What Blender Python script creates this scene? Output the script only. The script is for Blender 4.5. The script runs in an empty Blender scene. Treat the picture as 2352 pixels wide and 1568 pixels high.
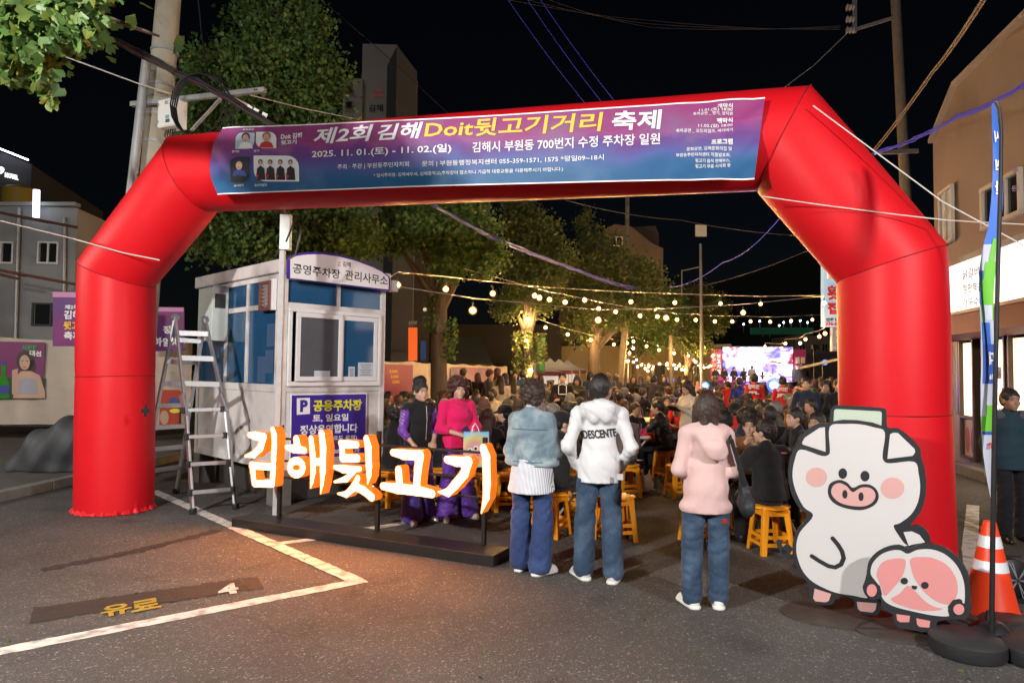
import bpy, math, random
import numpy as np
from math import radians as R, sin, cos, pi
from mathutils import Vector, Matrix
from mathutils.bvhtree import BVHTree
C = bpy.context.scene
COL = C.collection
random.seed(7)
rng = np.random.default_rng(11)

# ---------------------------------------------------------------- camera, world, sun, exposure
CAMZ, PITCH, ROLL, FP = 1.72, math.atan(69 / 1568.), R(0.69), 1568.0
fw = Vector((0, cos(PITCH), sin(PITCH)))
up0 = Vector((0, -sin(PITCH), cos(PITCH)))
rt0 = Vector((1, 0, 0))
rt = rt0 * cos(ROLL) + up0 * sin(ROLL)
up = up0 * cos(ROLL) - rt0 * sin(ROLL)
cd = bpy.data.cameras.new('camera')
cd.lens, cd.sensor_width, cd.clip_end, cd.clip_start = 24.0, 36.0, 2000, 0.05
cam = bpy.data.objects.new('camera', cd)
COL.objects.link(cam)
M3 = Matrix((rt, up, -fw)).transposed()
cam.matrix_world = Matrix.Translation((0, 0, CAMZ)) @ M3.to_4x4()
C.camera = cam

w = bpy.data.worlds.new('World')
C.world = w
w.use_nodes = True
nt = w.node_tree
sky = nt.nodes.new('ShaderNodeTexSky')
sky.sky_type = 'NISHITA'
sky.sun_disc = False
sky.sun_elevation = R(38)
sky.sun_rotation = R(200)
nt.nodes['Background'].inputs[1].default_value = 0.0006
nt.links.new(sky.outputs[0], nt.nodes['Background'].inputs[0])
sd = bpy.data.lights.new('night_fill', 'SUN')
sd.energy, sd.angle, sd.color = 0.22, R(4), (1, .93, .84)  # weak warm directional fill added to lift the dark midground
so = bpy.data.objects.new('night_fill', sd)
so.rotation_euler = (R(58), 0, R(-24))
COL.objects.link(so)
C.view_settings.view_transform = 'Standard'
C.view_settings.look = 'None'
C.view_settings.exposure = 0.0
C.view_settings.gamma = 1
C.view_settings.use_curve_mapping = False
cy = C.cycles
cy.use_denoising = True
cy.max_bounces, cy.diffuse_bounces, cy.glossy_bounces, cy.transmission_bounces, cy.transparent_max_bounces = 5, 3, 3, 4, 12
cy.sample_clamp_indirect = 3.0
cy.sample_clamp_direct = 0.0
cy.caustics_reflective = cy.caustics_refractive = False
cy.use_light_tree = True

# ---------------------------------------------------------------- photo pixel (2352 wide) -> place
def ray(px, py):
    return fw + rt * ((px - 1176) / FP) - up * ((py - 784) / FP)
CP = Vector((0, 0, CAMZ))
def at(px, py, Y):
    d = ray(px, py)
    return CP + d * (Y / d.y)
def G(px, py, z=0.0):
    d = ray(px, py)
    return CP + d * ((z - CAMZ) / d.z)
def gx(px, Y):
    return at(px, 853 + .012 * (px - 1176), Y).x
class Pl:
    """a plane in the place: origin, horizontal direction u, upward direction v"""
    def __init__(s, o, u, v=(0, 0, 1)):
        s.o, s.u = Vector(o), Vector(u).normalized()
        s.v = Vector(v).normalized()
        s.n = s.u.cross(s.v).normalized()      # points towards the viewer when u runs right
    def uv(s, px, py):
        d = ray(px, py)
        t = (s.o - CP).dot(s.n) / d.dot(s.n)
        p = CP + d * t - s.o
        return p.dot(s.u), p.dot(s.v)
    def p(s, u, v, off=0.0):
        return s.o + s.u * u + s.v * v + s.n * off

# ---------------------------------------------------------------- objects
def tag(o, label=None, cat=None, group=None, kind=None):
    if label: o['label'] = label
    if cat: o['category'] = cat
    if group: o['group'] = group
    if kind: o['kind'] = kind
    return o
def empty(name, loc, label, cat, group=None, rz=0.0):
    o = bpy.data.objects.new(name, None)
    o.location = loc
    o.rotation_euler = (0, 0, rz)
    COL.objects.link(o)
    return tag(o, label, cat, group)
def link(name, me, parent=None, loc=None):
    o = bpy.data.objects.new(name, me)
    if loc is not None: o.location = loc
    COL.objects.link(o)
    if parent is not None: o.parent = parent
    return o
def mesh_np(name, V, F, mats, smooth=True, mi=None):
    V = np.asarray(V, dtype=np.float32)
    F = np.asarray(F, dtype=np.int32)
    me = bpy.data.meshes.new(name)
    n = F.shape[1]
    me.vertices.add(len(V)); me.vertices.foreach_set('co', V.ravel())
    me.loops.add(F.size); me.loops.foreach_set('vertex_index', F.ravel())
    me.polygons.add(len(F))
    me.polygons.foreach_set('loop_start', np.arange(len(F), dtype=np.int32) * n)
    me.polygons.foreach_set('loop_total', np.full(len(F), n, dtype=np.int32))
    for m in (mats if isinstance(mats, (list, tuple)) else [mats]): me.materials.append(m)
    if mi is not None: me.polygons.foreach_set('material_index', np.asarray(mi, dtype=np.int32))
    me.polygons.foreach_set('use_smooth', np.full(len(F), smooth, dtype=bool))
    me.update(calc_edges=True)
    return me

class MB:
    def __init__(s): s.v, s.f, s.m = [], [], []
    def poly(s, pts, m=0):
        i = len(s.v); s.v += [tuple(p) for p in pts]; s.f.append(tuple(range(i, i + len(pts)))); s.m.append(m); return s
    def box(s, c, sz, rot=None, m=0, taper=1.0):
        c = Vector(c); i = len(s.v)
        for z in (-1, 1):
            k = 1.0 if z < 0 else taper
            for x, y in ((-1, -1), (1, -1), (1, 1), (-1, 1)):
                q = Vector((x * sz[0] / 2 * k, y * sz[1] / 2 * k, z * sz[2] / 2))
                if rot is not None: q = rot @ q
                s.v.append(tuple(c + q))
        for q in ((3, 2, 1, 0), (4, 5, 6, 7), (0, 1, 5, 4), (1, 2, 6, 5), (2, 3, 7, 6), (3, 0, 4, 7)):
            s.f.append(tuple(i + k for k in q)); s.m.append(m)
        return s
    def bar(s, a, b, w1, w2, m=0, upv=(0, 0, 1)):
        a, b = Vector(a), Vector(b)
        z = (b - a); L = z.length; z.normalize()
        u = Vector(upv)
        if abs(z.dot(u)) > .97: u = Vector((0, 1, 0))
        x = u.cross(z).normalized(); y = z.cross(x)
        return s.box((a + b) / 2, (w1, w2, L), Matrix((x, y, z)).transposed(), m)
    def tube(s, pts, r, n=8, m=0, cap=True):
        pts = [Vector(p) for p in pts]
        rs = r if isinstance(r, (list, tuple)) else [r] * len(pts)
        i0 = len(s.v); px = None
        for k, p in enumerate(pts):
            d = (pts[min(k + 1, len(pts) - 1)] - pts[max(k - 1, 0)]).normalized()
            if px is None:
                px = d.orthogonal().normalized()
            else:
                px = (px - d * px.dot(d)).normalized()
            py = d.cross(px)
            for j in range(n):
                a = 2 * pi * j / n
                s.v.append(tuple(p + (px * cos(a) + py * sin(a)) * rs[k]))
        for k in range(len(pts) - 1):
            for j in range(n):
                a, b = i0 + k * n + j, i0 + k * n + (j + 1) % n
                s.f.append((a, b, b + n, a + n)); s.m.append(m)
        if cap:
            s.f.append(tuple(i0 + j for j in reversed(range(n)))); s.m.append(m)
            s.f.append(tuple(i0 + (len(pts) - 1) * n + j for j in range(n))); s.m.append(m)
        return s
    def lathe(s, c, prof, n=16, m=0, rot=None):
        c = Vector(c); i0 = len(s.v)
        for r, z in prof:
            for j in range(n):
                q = Vector((r * cos(2 * pi * j / n), r * sin(2 * pi * j / n), z))
                if rot is not None: q = rot @ q
                s.v.append(tuple(c + q))
        for k in range(len(prof) - 1):
            for j in range(n):
                a, b = i0 + k * n + j, i0 + k * n + (j + 1) % n
                s.f.append((a, b, b + n, a + n)); s.m.append(m)
        s.f.append(tuple(i0 + j for j in reversed(range(n)))); s.m.append(m)
        s.f.append(tuple(i0 + (len(prof) - 1) * n + j for j in range(n))); s.m.append(m)
        return s
    def ball(s, c, r, n=8, m=0, rot=None):
        r = r if isinstance(r, (tuple, list)) else (r, r, r)
        c = Vector(c); i0 = len(s.v); k = n // 2
        for a in range(k + 1):
            t = pi * a / k
            for j in range(n):
                q = Vector((r[0] * sin(t) * cos(2 * pi * j / n), r[1] * sin(t) * sin(2 * pi * j / n), -r[2] * cos(t)))
                if rot is not None: q = rot @ q
                s.v.append(tuple(c + q))
        for a in range(k):
            for j in range(n):
                p, q = i0 + a * n + j, i0 + a * n + (j + 1) % n
                s.f.append((p, q, q + n, p + n)); s.m.append(m)
        return s
    def prism(s, pts, off, m=0, mside=None):
        """pts: 3D outline, extruded by vector off"""
        i = len(s.v); n = len(pts); off = Vector(off)
        s.v += [tuple(p) for p in pts] + [tuple(Vector(p) + off) for p in pts]
        s.f.append(tuple(range(i, i + n))); s.m.append(m)
        s.f.append(tuple(range(i + 2 * n - 1, i + n - 1, -1))); s.m.append(m)
        for k in range(n):
            l = (k + 1) % n
            s.f.append((i + k, i + n + k, i + n + l, i + l)); s.m.append(m if mside is None else mside)
        return s
    def build(s, name, mats, parent=None, smooth=False, label=None, bevel=0.0, loc=None):
        me = bpy.data.meshes.new(name)
        me.from_pydata(s.v, [], s.f)
        for q in (mats if isinstance(mats, (list, tuple)) else [mats]): me.materials.append(q)
        me.polygons.foreach_set('material_index', s.m)
        me.polygons.foreach_set('use_smooth', [smooth] * len(s.f))
        me.validate(); me.update()
        o = link(name, me, parent, loc)
        if smooth:
            import bmesh
            b = bmesh.new(); b.from_mesh(me)
            for e in b.edges:
                if len(e.link_faces) == 2 and e.calc_face_angle(0) > R(42): e.smooth = False
            b.to_mesh(me); b.free()
        if bevel:
            md = o.modifiers.new('bevel', 'BEVEL'); md.width = bevel; md.segments = 2; md.limit_method = 'ANGLE'
        if label: o['label'] = label
        return o
def copy_tree(o, parent=None):
    c = o.copy(); COL.objects.link(c)
    if parent is not None:
        c.parent = parent; c.matrix_parent_inverse = o.matrix_parent_inverse
    for ch in KIDS(o): copy_tree(ch, c)
    return c
_k = {}
def KIDS(o):
    if o.name not in _k: _k[o.name] = list(o.children)
    return _k[o.name]

# ---------------------------------------------------------------- materials
MC = {}
def mat(name, col, rough=.6, metal=0.0, var=.12, vs=6.0, bump=0.0, bs=60.0, emit=None, es=0.0, spec=.4, coat=0.0, trans=0.0, sheen=0.0, stretch=None, sss=0.0, col2=None, c2s=3.0):
    if name in MC: return MC[name]
    m = bpy.data.materials.new(name); m.use_nodes = True
    t = m.node_tree; N = t.nodes; L = t.links
    b = N['Principled BSDF']
    b.inputs['Roughness'].default_value = rough
    b.inputs['Metallic'].default_value = metal
    b.inputs['Specular IOR Level'].default_value = spec
    b.inputs['Coat Weight'].default_value = coat
    b.inputs['Transmission Weight'].default_value = trans
    b.inputs['Sheen Weight'].default_value = sheen
    if sss:
        b.inputs['Subsurface Weight'].default_value = sss
        b.inputs['Subsurface Radius'].default_value = (.02, .008, .004)
    tc = N.new('ShaderNodeTexCoord'); src = tc.outputs['Object']
    if stretch:
        mp = N.new('ShaderNodeMapping'); mp.inputs['Scale'].default_value = stretch
        L.new(src, mp.inputs[0]); src = mp.outputs[0]
    if var or col2:
        n = N.new('ShaderNodeTexNoise'); n.inputs['Scale'].default_value = vs; n.inputs['Detail'].default_value = 4
        L.new(src, n.inputs['Vector'])
        mx = N.new('ShaderNodeMix'); mx.data_type = 'RGBA'
        lo = tuple(max(0, c * (1 - var * 1.6)) for c in col); hi = tuple(min(1, c * (1 + var * 1.2)) for c in col)
        mx.inputs[6].default_value = (*lo, 1); mx.inputs[7].default_value = (*hi, 1)
        L.new(n.outputs['Fac'], mx.inputs[0]); out = mx.outputs[2]
        if col2:
            n2 = N.new('ShaderNodeTexNoise'); n2.inputs['Scale'].default_value = c2s; n2.inputs['Detail'].default_value = 5
            L.new(src, n2.inputs['Vector'])
            rp = N.new('ShaderNodeMapRange'); rp.inputs[1].default_value = .48; rp.inputs[2].default_value = .66
            L.new(n2.outputs['Fac'], rp.inputs[0])
            m2 = N.new('ShaderNodeMix'); m2.data_type = 'RGBA'; m2.inputs[7].default_value = (*col2, 1)
            L.new(rp.outputs[0], m2.inputs[0]); L.new(out, m2.inputs[6]); out = m2.outputs[2]
        L.new(out, b.inputs['Base Color'])
    else:
        b.inputs['Base Color'].default_value = (*col, 1)
    if bump:
        n3 = N.new('ShaderNodeTexNoise'); n3.inputs['Scale'].default_value = bs; n3.inputs['Detail'].default_value = 3
        L.new(src, n3.inputs['Vector'])
        bm = N.new('ShaderNodeBump'); bm.inputs['Strength'].default_value = bump; bm.inputs['Distance'].default_value = .01
        L.new(n3.outputs['Fac'], bm.inputs['Height']); L.new(bm.outputs[0], b.inputs['Normal'])
    if emit is not None:
        b.inputs['Emission Color'].default_value = (*emit, 1)
        b.inputs['Emission Strength'].default_value = es
    MC[name] = m
    return m
def sub(m, fn):
    """give fn access to a material's tree for extra nodes"""
    t = m.node_tree; fn(t, t.nodes, t.links, t.nodes['Principled BSDF']); return m

# ---------------------------------------------------------------- text laid on a plane
def text_mesh(body, bold=0.0, shear=0.0, width=None, height=None, align='LEFT', extrude=0.0, spacing=1.0, res=2):
    c = bpy.data.curves.new('lettering', 'FONT'); c.body = body; c.offset = bold; c.shear = shear
    c.extrude = extrude; c.resolution_u = res; c.space_character = spacing
    o = bpy.data.objects.new('tmp', c); COL.objects.link(o)
    dg = bpy.context.evaluated_depsgraph_get(); dg.update()
    me = bpy.data.meshes.new_from_object(o.evaluated_get(dg))
    bpy.data.objects.remove(o); bpy.data.curves.remove(c)
    n = len(me.vertices); co = np.zeros(n * 3, np.float32)
    if n == 0: return me
    me.vertices.foreach_get('co', co); co = co.reshape(-1, 3)
    mn, mx = co.min(0), co.max(0)
    co[:, 0] -= mn[0]; co[:, 1] -= mn[1]
    sx = width / max(1e-6, mx[0] - mn[0]) if width else None
    sy = height / max(1e-6, mx[1] - mn[1]) if height else None
    if sx is None: sx = sy
    if sy is None: sy = sx
    co[:, 0] *= sx; co[:, 1] *= sy
    me.vertices.foreach_set('co', co.ravel())
    me.update(); me.name = 'lettering'
    return me
def by_letter(me, x, parent):
    """one object per written character: faces whose spans along the line overlap belong together"""
    P = [list(p.vertices) for p in me.polygons]
    if not P: return [link('lettering', me, parent)]
    sp = sorted((min(x[v] for v in p), max(x[v] for v in p), i) for i, p in enumerate(P)); G_, cur, hi = [], [], -1e9; gap = .02 * (float(np.max(x)) - float(np.min(x))) / 8
    for a, b, i in sp:
        if cur and a > hi + gap * .25: G_.append(cur); cur = []
        cur.append(i); hi = max(hi, b)
    G_.append(cur); V = [tuple(v.co) for v in me.vertices]; out = []
    for g in G_:
        ids = sorted({v for i in g for v in P[i]}); mp = {v: k for k, v in enumerate(ids)}; m2 = bpy.data.meshes.new('letter')
        m2.from_pydata([V[v] for v in ids], [], [[mp[v] for v in P[i]] for i in g]); m2.materials.append(me.materials[0]); m2.update(); out.append(link('letter', m2, parent))
    return out
def put_text(body, pl, p0, p1, hpx, m, parent, off=.004, bold=.012, shear=0.0, name='lettering', warp=None, inv=None, extrude=0.0, spacing=1.0, flip=False, label=None):
    """text whose baseline runs from photo pixel p0 to p1 on plane pl, hpx pixels tall"""
    u0, v0 = pl.uv(*p0); u1, v1 = pl.uv(*p1)
    _, vt = pl.uv(p0[0], p0[1] - hpx)
    w_ = math.hypot(u1 - u0, v1 - v0)
    me = text_mesh(body, bold, shear, w_, abs(vt - v0), extrude=extrude, spacing=spacing)
    n = len(me.vertices)
    if n == 0: return None
    co = np.zeros(n * 3, np.float32); me.vertices.foreach_get('co', co); co = co.reshape(-1, 3)
    du, dv = (u1 - u0) / w_, (v1 - v0) / w_
    x = co[:, 0].copy()
    if flip: x = w_ - x
    U = u0 + x * du; V = v0 + x * dv + co[:, 1]
    out = np.array([pl.p(float(a), float(b), (warp(float(a), float(b)) if warp else 0) + off + float(c)) for a, b, c in zip(U, V, co[:, 2])], np.float32)
    if inv is not None:
        I = np.array(inv); out = out @ I[:3, :3].T + I[:3, 3]
    me.vertices.foreach_set('co', out.ravel().astype(np.float32)); me.update()
    me.materials.clear(); me.materials.append(m)
    if hpx >= 19: return by_letter(me, x, parent)[0]
    o = link(name, me, parent)
    if label: o['label'] = label
    return o

# ---------------------------------------------------------------- signed distance shapes -> one smooth mesh
def rc(a, b, ra, rb, s=(1, 1, 1)): return ('c', np.array(a, float), np.array(b, float), ra, rb, np.array(s, float))
def el(c, r, M=None): return ('e', np.array(c, float), np.array(r, float), M)
def _bounds(p):
    if p[0] == 'c':
        r = max(p[3], p[4]) / p[5]
        return np.minimum(p[1], p[2]) - r, np.maximum(p[1], p[2]) + r
    r = p[2] if p[3] is None else np.full(3, p[2].max())
    return p[1] - r, p[1] + r
def _eval(p, X, Y, Z):
    if p[0] == 'c':
        _, a, b, ra, rb, s = p
        A, B = a * s, b * s; ab = B - A; L2 = max(1e-9, float(ab @ ab))
        x, y, z = X * s[0] - A[0], Y * s[1] - A[1], Z * s[2] - A[2]
        t = np.clip((x * ab[0] + y * ab[1] + z * ab[2]) / L2, 0, 1)
        return np.sqrt((x - t * ab[0]) ** 2 + (y - t * ab[1]) ** 2 + (z - t * ab[2]) ** 2) - (ra + (rb - ra) * t)
    _, c, r, M = p
    x, y, z = X - c[0], Y - c[1], Z - c[2]
    if M is not None:
        x, y, z = (M[0][0] * x + M[0][1] * y + M[0][2] * z, M[1][0] * x + M[1][1] * y + M[1][2] * z, M[2][0] * x + M[2][1] * y + M[2][2] * z)
    return (np.sqrt((x / r[0]) ** 2 + (y / r[1]) ** 2 + (z / r[2]) ** 2) - 1) * r.min()
def net(prims, vox, k=.02, cuts=(), subs=(), disp=None):
    B = [_bounds(p) for p in prims]
    lo = np.min([b[0] for b in B], 0) - 3 * vox - .01
    hi = np.max([b[1] for b in B], 0) + 3 * vox + .01
    n = np.ceil((hi - lo) / vox).astype(int) + 1
    ax = [(lo[i] + vox * np.arange(n[i])).astype(np.float32) for i in range(3)]
    D = np.full(n, .15, np.float32)
    def sl(b, pad):
        i0 = np.clip(np.floor((b[0] - pad - lo) / vox).astype(int), 0, n); i1 = np.clip(np.ceil((b[1] + pad - lo) / vox).astype(int) + 1, 0, n)
        s = tuple(slice(int(i0[i]), int(i1[i])) for i in range(3))
        return s, ax[0][s[0]][:, None, None], ax[1][s[1]][None, :, None], ax[2][s[2]][None, None, :]
    for p, b in zip(prims, B):
        s, X, Y, Z = sl(b, k + 2 * vox)
        d = _eval(p, X, Y, Z).astype(np.float32); S = D[s]
        h = np.clip(.5 + .5 * (S - d) / k, 0, 1)
        D[s] = S * (1 - h) + d * h - k * h * (1 - h)
    X, Y, Z = ax[0][:, None, None], ax[1][None, :, None], ax[2][None, None, :]
    if disp is not None: D = D + disp(X, Y, Z).astype(np.float32)
    for p in subs:
        s, X2, Y2, Z2 = sl(_bounds(p), 2 * vox)
        D[s] = np.maximum(D[s], -_eval(p, X2, Y2, Z2))
    for pt, nn in cuts:
        D = np.maximum(D, (X - pt[0]) * nn[0] + (Y - pt[1]) * nn[1] + (Z - pt[2]) * nn[2])
    D = D.astype(np.float32)
    S = D < 0
    c = [S[i:n[0] - 1 + i, j:n[1] - 1 + j, l:n[2] - 1 + l] for i in (0, 1) for j in (0, 1) for l in (0, 1)]
    cnt = sum(q.astype(np.int8) for q in c)
    act = np.argwhere((cnt > 0) & (cnt < 8))
    ids = np.full(n - 1, -1, np.int32); ids[tuple(act.T)] = np.arange(len(act))
    cs = np.array([(i, j, l) for i in (0, 1) for j in (0, 1) for l in (0, 1)])
    dv = np.stack([D[tuple((act + o).T)] for o in cs], 1)
    P = np.zeros((len(act), 3), np.float64); W = np.zeros(len(act))
    for a in range(8):
        for b in range(a + 1, 8):
            if np.abs(cs[a] - cs[b]).sum() != 1: continue
            m = (dv[:, a] < 0) != (dv[:, b] < 0)
            t = np.where(m, dv[:, a] / np.where(m, dv[:, a] - dv[:, b], 1), 0)
            P += np.where(m[:, None], cs[a] + t[:, None] * (cs[b] - cs[a]), 0); W += m
    V = lo + vox * (act + P / W[:, None])
    F = []
    for d in range(3):
        e = [0, 0, 0]; e[d] = 1
        s0 = S[tuple(slice(0, n[i] - e[i]) for i in range(3))]; s1 = S[tuple(slice(e[i], n[i]) for i in range(3))]
        E = np.argwhere(s0 != s1)
        u, v = (d + 1) % 3, (d + 2) % 3
        ok = (E[:, u] > 0) & (E[:, v] > 0) & (E[:, u] < n[u] - 1) & (E[:, v] < n[v] - 1); E = E[ok]
        if not len(E): continue
        fl = s0[tuple(E.T)]
        def g(a, b):
            q = E.copy(); q[:, u] -= a; q[:, v] -= b; return ids[tuple(q.T)]
        q = np.stack([g(1, 1), g(0, 1), g(0, 0), g(1, 0)], 1)
        q[~fl] = q[~fl][:, ::-1]
        F.append(q)
    return V, np.concatenate(F)
def waves(seed, amp, lam, n=5, zs=1.0):
    r = np.random.default_rng(seed); K = r.normal(size=(n, 3)); K /= np.linalg.norm(K, axis=1)[:, None]
    K *= (2 * pi / lam) * r.uniform(.6, 1.6, (n, 1)); K[:, 2] *= zs; ph = r.uniform(0, 6.28, n)
    def f(X, Y, Z):
        o = 0
        for k, p in zip(K, ph):
            o = o + np.sin(k[0] * X + k[1] * Y + k[2] * Z + p + .8 * np.sin(1.7 * k[1] * X - k[0] * Z + p))
        return o * (amp / n)
    return f
# ================================================================ people
def skin_m(name, c): return mat(name, c, rough=.5, var=.10, vs=9, sss=.12, spec=.35, bump=.05, bs=140)
SKIN = [skin_m('skin_light', (.52, .33, .24)), skin_m('skin_tan', (.42, .25, .165)), skin_m('skin_mid', (.47, .29, .20))]
def hair_m(name, c, rough=.42): return mat(name, c, rough=rough, var=.7, vs=75, stretch=(1, 1, .10), bump=.9, bs=150, spec=.5)
HAIR = [hair_m('hair_black', (.012, .010, .010)), hair_m('hair_dark_brown', (.035, .018, .013)), hair_m('hair_brown', (.075, .028, .016)), hair_m('hair_grey', (.16, .155, .15)), hair_m('hair_reddish', (.06, .017, .014))]
def cloth(name, c, **k):
    d = dict(rough=.85, var=.16, vs=5, bump=.35, bs=45, spec=.2, sheen=.15); d.update(k); return mat(name, c, **d)
BLK = cloth('black_cloth', (.012, .012, .014)); NAVY = cloth('navy_cloth', (.018, .026, .055)); OLIVE = cloth('olive_cloth', (.05, .052, .03))
GREY = cloth('grey_cloth', (.10, .10, .105)); CHAR = cloth('charcoal_cloth', (.035, .035, .04)); WHITE = cloth('white_cloth', (.72, .72, .70))
CREAM = cloth('cream_fleece', (.60, .55, .42), bump=.8, bs=90); MAROON = cloth('maroon_cloth', (.20, .025, .022)); REDC = cloth('red_cloth', (.5, .02, .02))
BRN = cloth('brown_cloth', (.19, .085, .035)); TAUPE = cloth('taupe_cloth', (.13, .10, .085)); BEIGE = cloth('beige_cloth', (.38, .30, .22))
PUFF = mat('black_quilted_nylon', (.014, .014, .016), rough=.45, var=.2, bump=.3, bs=30); BLUEC = cloth('blue_cloth', (.03, .09, .25)); GREENC = cloth('green_cloth', (.02, .09, .05))
PINKC = cloth('pale_pink_cloth', (.62, .36, .36)); JEAN = cloth('denim_trousers', (.03, .055, .10), col2=(.06, .10, .16), c2s=5); JEAN2 = cloth('blue_denim_trousers', (.025, .045, .13), col2=(.04, .07, .18), c2s=4)
DKTR = cloth('dark_trousers', (.016, .016, .02)); SHW = mat('white_shoe', (.70, .70, .66), rough=.5, bump=.2); SHB = mat('black_shoe', (.015, .015, .015), rough=.4); SHS = mat('silver_shoe', (.72, .72, .74), rough=.28, metal=.35, bump=.5, bs=60)
EYE = mat('eye_dark', (.015, .010, .008), rough=.15, var=0); LIPS = mat('lips', (.40, .12, .10), rough=.4, var=0); REDLIP = mat('red_lips', (.42, .02, .03), rough=.35, var=0); BROW = mat('eyebrow', (.03, .02, .018), rough=.8, var=0); EYW = mat('eye_white', (.7, .68, .64), rough=.2, var=0)

def creases(seed, amp, zlo=-9):
    """cloth creases: narrow valleys between soft ridges, slanting, stronger in patches"""
    r = np.random.default_rng(seed); K = []
    for lam, tilt in ((.10, 1.0), (.17, .45), (.075, 1.3)):
        a = r.uniform(0, 6.28); K.append((2 * pi / lam * np.array([cos(a) * .9, sin(a) * .35, .7 * tilt * r.choice((-1, 1))]) * .5, r.uniform(0, 6.28), r.normal(size=3) * 9, r.uniform(0, 6.28)))
    def f(X, Y, Z):
        o = 0
        for k, p, q, p2 in K:
            ph = k[0] * X + k[1] * Y + k[2] * Z + p + .9 * np.sin(7 * X + 5 * Z + p2) + .6 * np.sin(11 * Z - 9 * Y + p)
            msk = np.clip(.5 + .9 * np.sin(q[0] * X + q[1] * Y + q[2] * Z + p2), 0, 1)
            o = o + amp * msk * ((1 - np.abs(np.sin(ph))) ** 2.2 - .25)
        return o
    return f
def rotz(a):
    c, s = cos(a), sin(a); return np.array([[c, -s, 0], [s, c, 0], [0, 0, 1.]])
def rotx(a):
    c, s = cos(a), sin(a); return np.array([[1, 0, 0], [0, c, -s], [0, s, c]])

def joints(base='stand', arms='down', lean=0.0, sw=.175):
    J = {}
    if base == 'stand':
        J.update(pel=(0, 0, .95), che=(0, .0, 1.27), nek=(0, -.015, 1.44), hed=(0, .015, 1.585))
        for s in (-1, 1):
            J['sh', s] = (s * sw, -.015, 1.368); J['hi', s] = (s * .088, 0, .90); J['kn', s] = (s * .105, .02, .50); J['an', s] = (s * .115, -.03, .09); J['ft', s] = (s * .14, 1)
    else:
        J.update(pel=(0, 0, .56), che=(0, .04 + lean * .3, .87), nek=(0, .05 + lean * .5, 1.035), hed=(0, .085 + lean * .62, 1.175))
        for s in (-1, 1):
            J['sh', s] = (s * sw, .045 + lean * .45, .965); J['hi', s] = (s * .09, .04, .545); J['kn', s] = (s * .14, .42, .50); J['an', s] = (s * .13, .38, .09); J['ft', s] = (s * .15, 1)
    for s in (-1, 1):
        x, y, z = J['sh', s]
        A = {'down': ((s * .235, y - .03, z - .28), (s * .25, y + .05, z - .53)),
             'pocket': ((s * .305, y - .09, z - .27), (s * .20, y + .08, z - .46)),
             'folded': ((s * .26, y + .03, z - .27), (-s * .06, y + .23, z - .27)),
             'front': ((s * .25, y + .0, z - .28), (s * .05, y + .23, z - .34)),
             'table': ((s * .26, y + .16, z - .22), (s * .12, y + .36, z - .23)),
             'lap': ((s * .23, y + .04, z - .27), (s * .12, y + .26, z - .38)),
             'phone': ((s * .23, y + .08, z - .27), (s * .05, y + .30, z - .12)),
             'eat': ((s * .25, y + .15, z - .22), (s * .06, y + .27, z + .02))}[arms]
        J['el', s], J['wr', s] = A
    return J

def hand(J, s, fine, curl=.5, d=None):
    """palm, four unequal fingers, thumb; hangs on in the forearm's direction"""
    wr = np.array(J['wr', s]); eb = np.array(J['el', s])
    d = (wr - eb) / np.linalg.norm(wr - eb) if d is None else np.array(d, float) / np.linalg.norm(d)
    side = np.cross(d, (0, 0, 1.)); nn = np.linalg.norm(side)
    side = np.array([1., 0, 0]) if nn < .3 else side / nn
    nrm = np.cross(side, d)
    P = [rc(wr, wr + d * .075, .026, .031)]
    if not fine: return P + [rc(wr + d * .08, wr + d * .14 - nrm * .03, .024, .015)]
    for i, (o, L) in enumerate(((-.028, .070), (-.009, .080), (.010, .075), (.028, .058))):
        a = wr + d * .075 + side * o; b = a + d * L * .5 - nrm * L * .12 * curl; c = b + d * L * .45 - nrm * L * .45 * curl
        P += [rc(a, b, .0095, .009), rc(b, c, .009, .0075)]
    t0 = wr + d * .03 - side * .026 * s; t1 = t0 + d * .03 - side * .026 * s; t2 = t1 + d * .035 - side * .004 * s - nrm * .01
    return P + [rc(t0, t1, .013, .011), rc(t1, t2, .011, .009)]

HS = 1.08
def elh(c, r, M): return el(c, np.array(r, float) * HS, M)
def face_frame(J, yaw, nod):
    M = rotz(yaw) @ rotx(nod)          # head local (x right, y forward, z up) -> body
    h = np.array(J['hed'], float)
    return M, (lambda p: h + M @ (np.array(p, float) * HS)), M.T
def head_prims(J, yaw, nod, female):
    M, f, MI = face_frame(J, yaw, nod)
    k = .95 if female else 1.0
    P = [elh(f((0, -.012, .028)), (.076 * k, .094 * k, .088 * k), MI), elh(f((0, .026, -.038)), (.060 * k, .062 * k, .072 * k), MI),
         rc(f((0, .082, -.004)), f((0, .101, -.030)), .008, .0125), elh(f((0, .068, -.088)), (.024, .020, .020), MI),
         elh(f((0, .080, -.060)), (.025, .014, .013), MI), elh(f((-.034, .066, -.028)), (.024, .02, .022), MI), elh(f((.034, .066, -.028)), (.024, .02, .022), MI),
         rc(f((-.032, .076, .024)), f((.032, .076, .024)), .012, .012)]
    for s in (-1, 1): P.append(elh(f((s * .076 * k, -.006, -.012)), (.010, .020, .030), MI))
    return P
def head_subs(J, yaw, nod):
    M, f, MI = face_frame(J, yaw, nod)
    return [elh(f((s * .031, .098, .004)), (.017, .016, .010), MI) for s in (-1, 1)]

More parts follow.
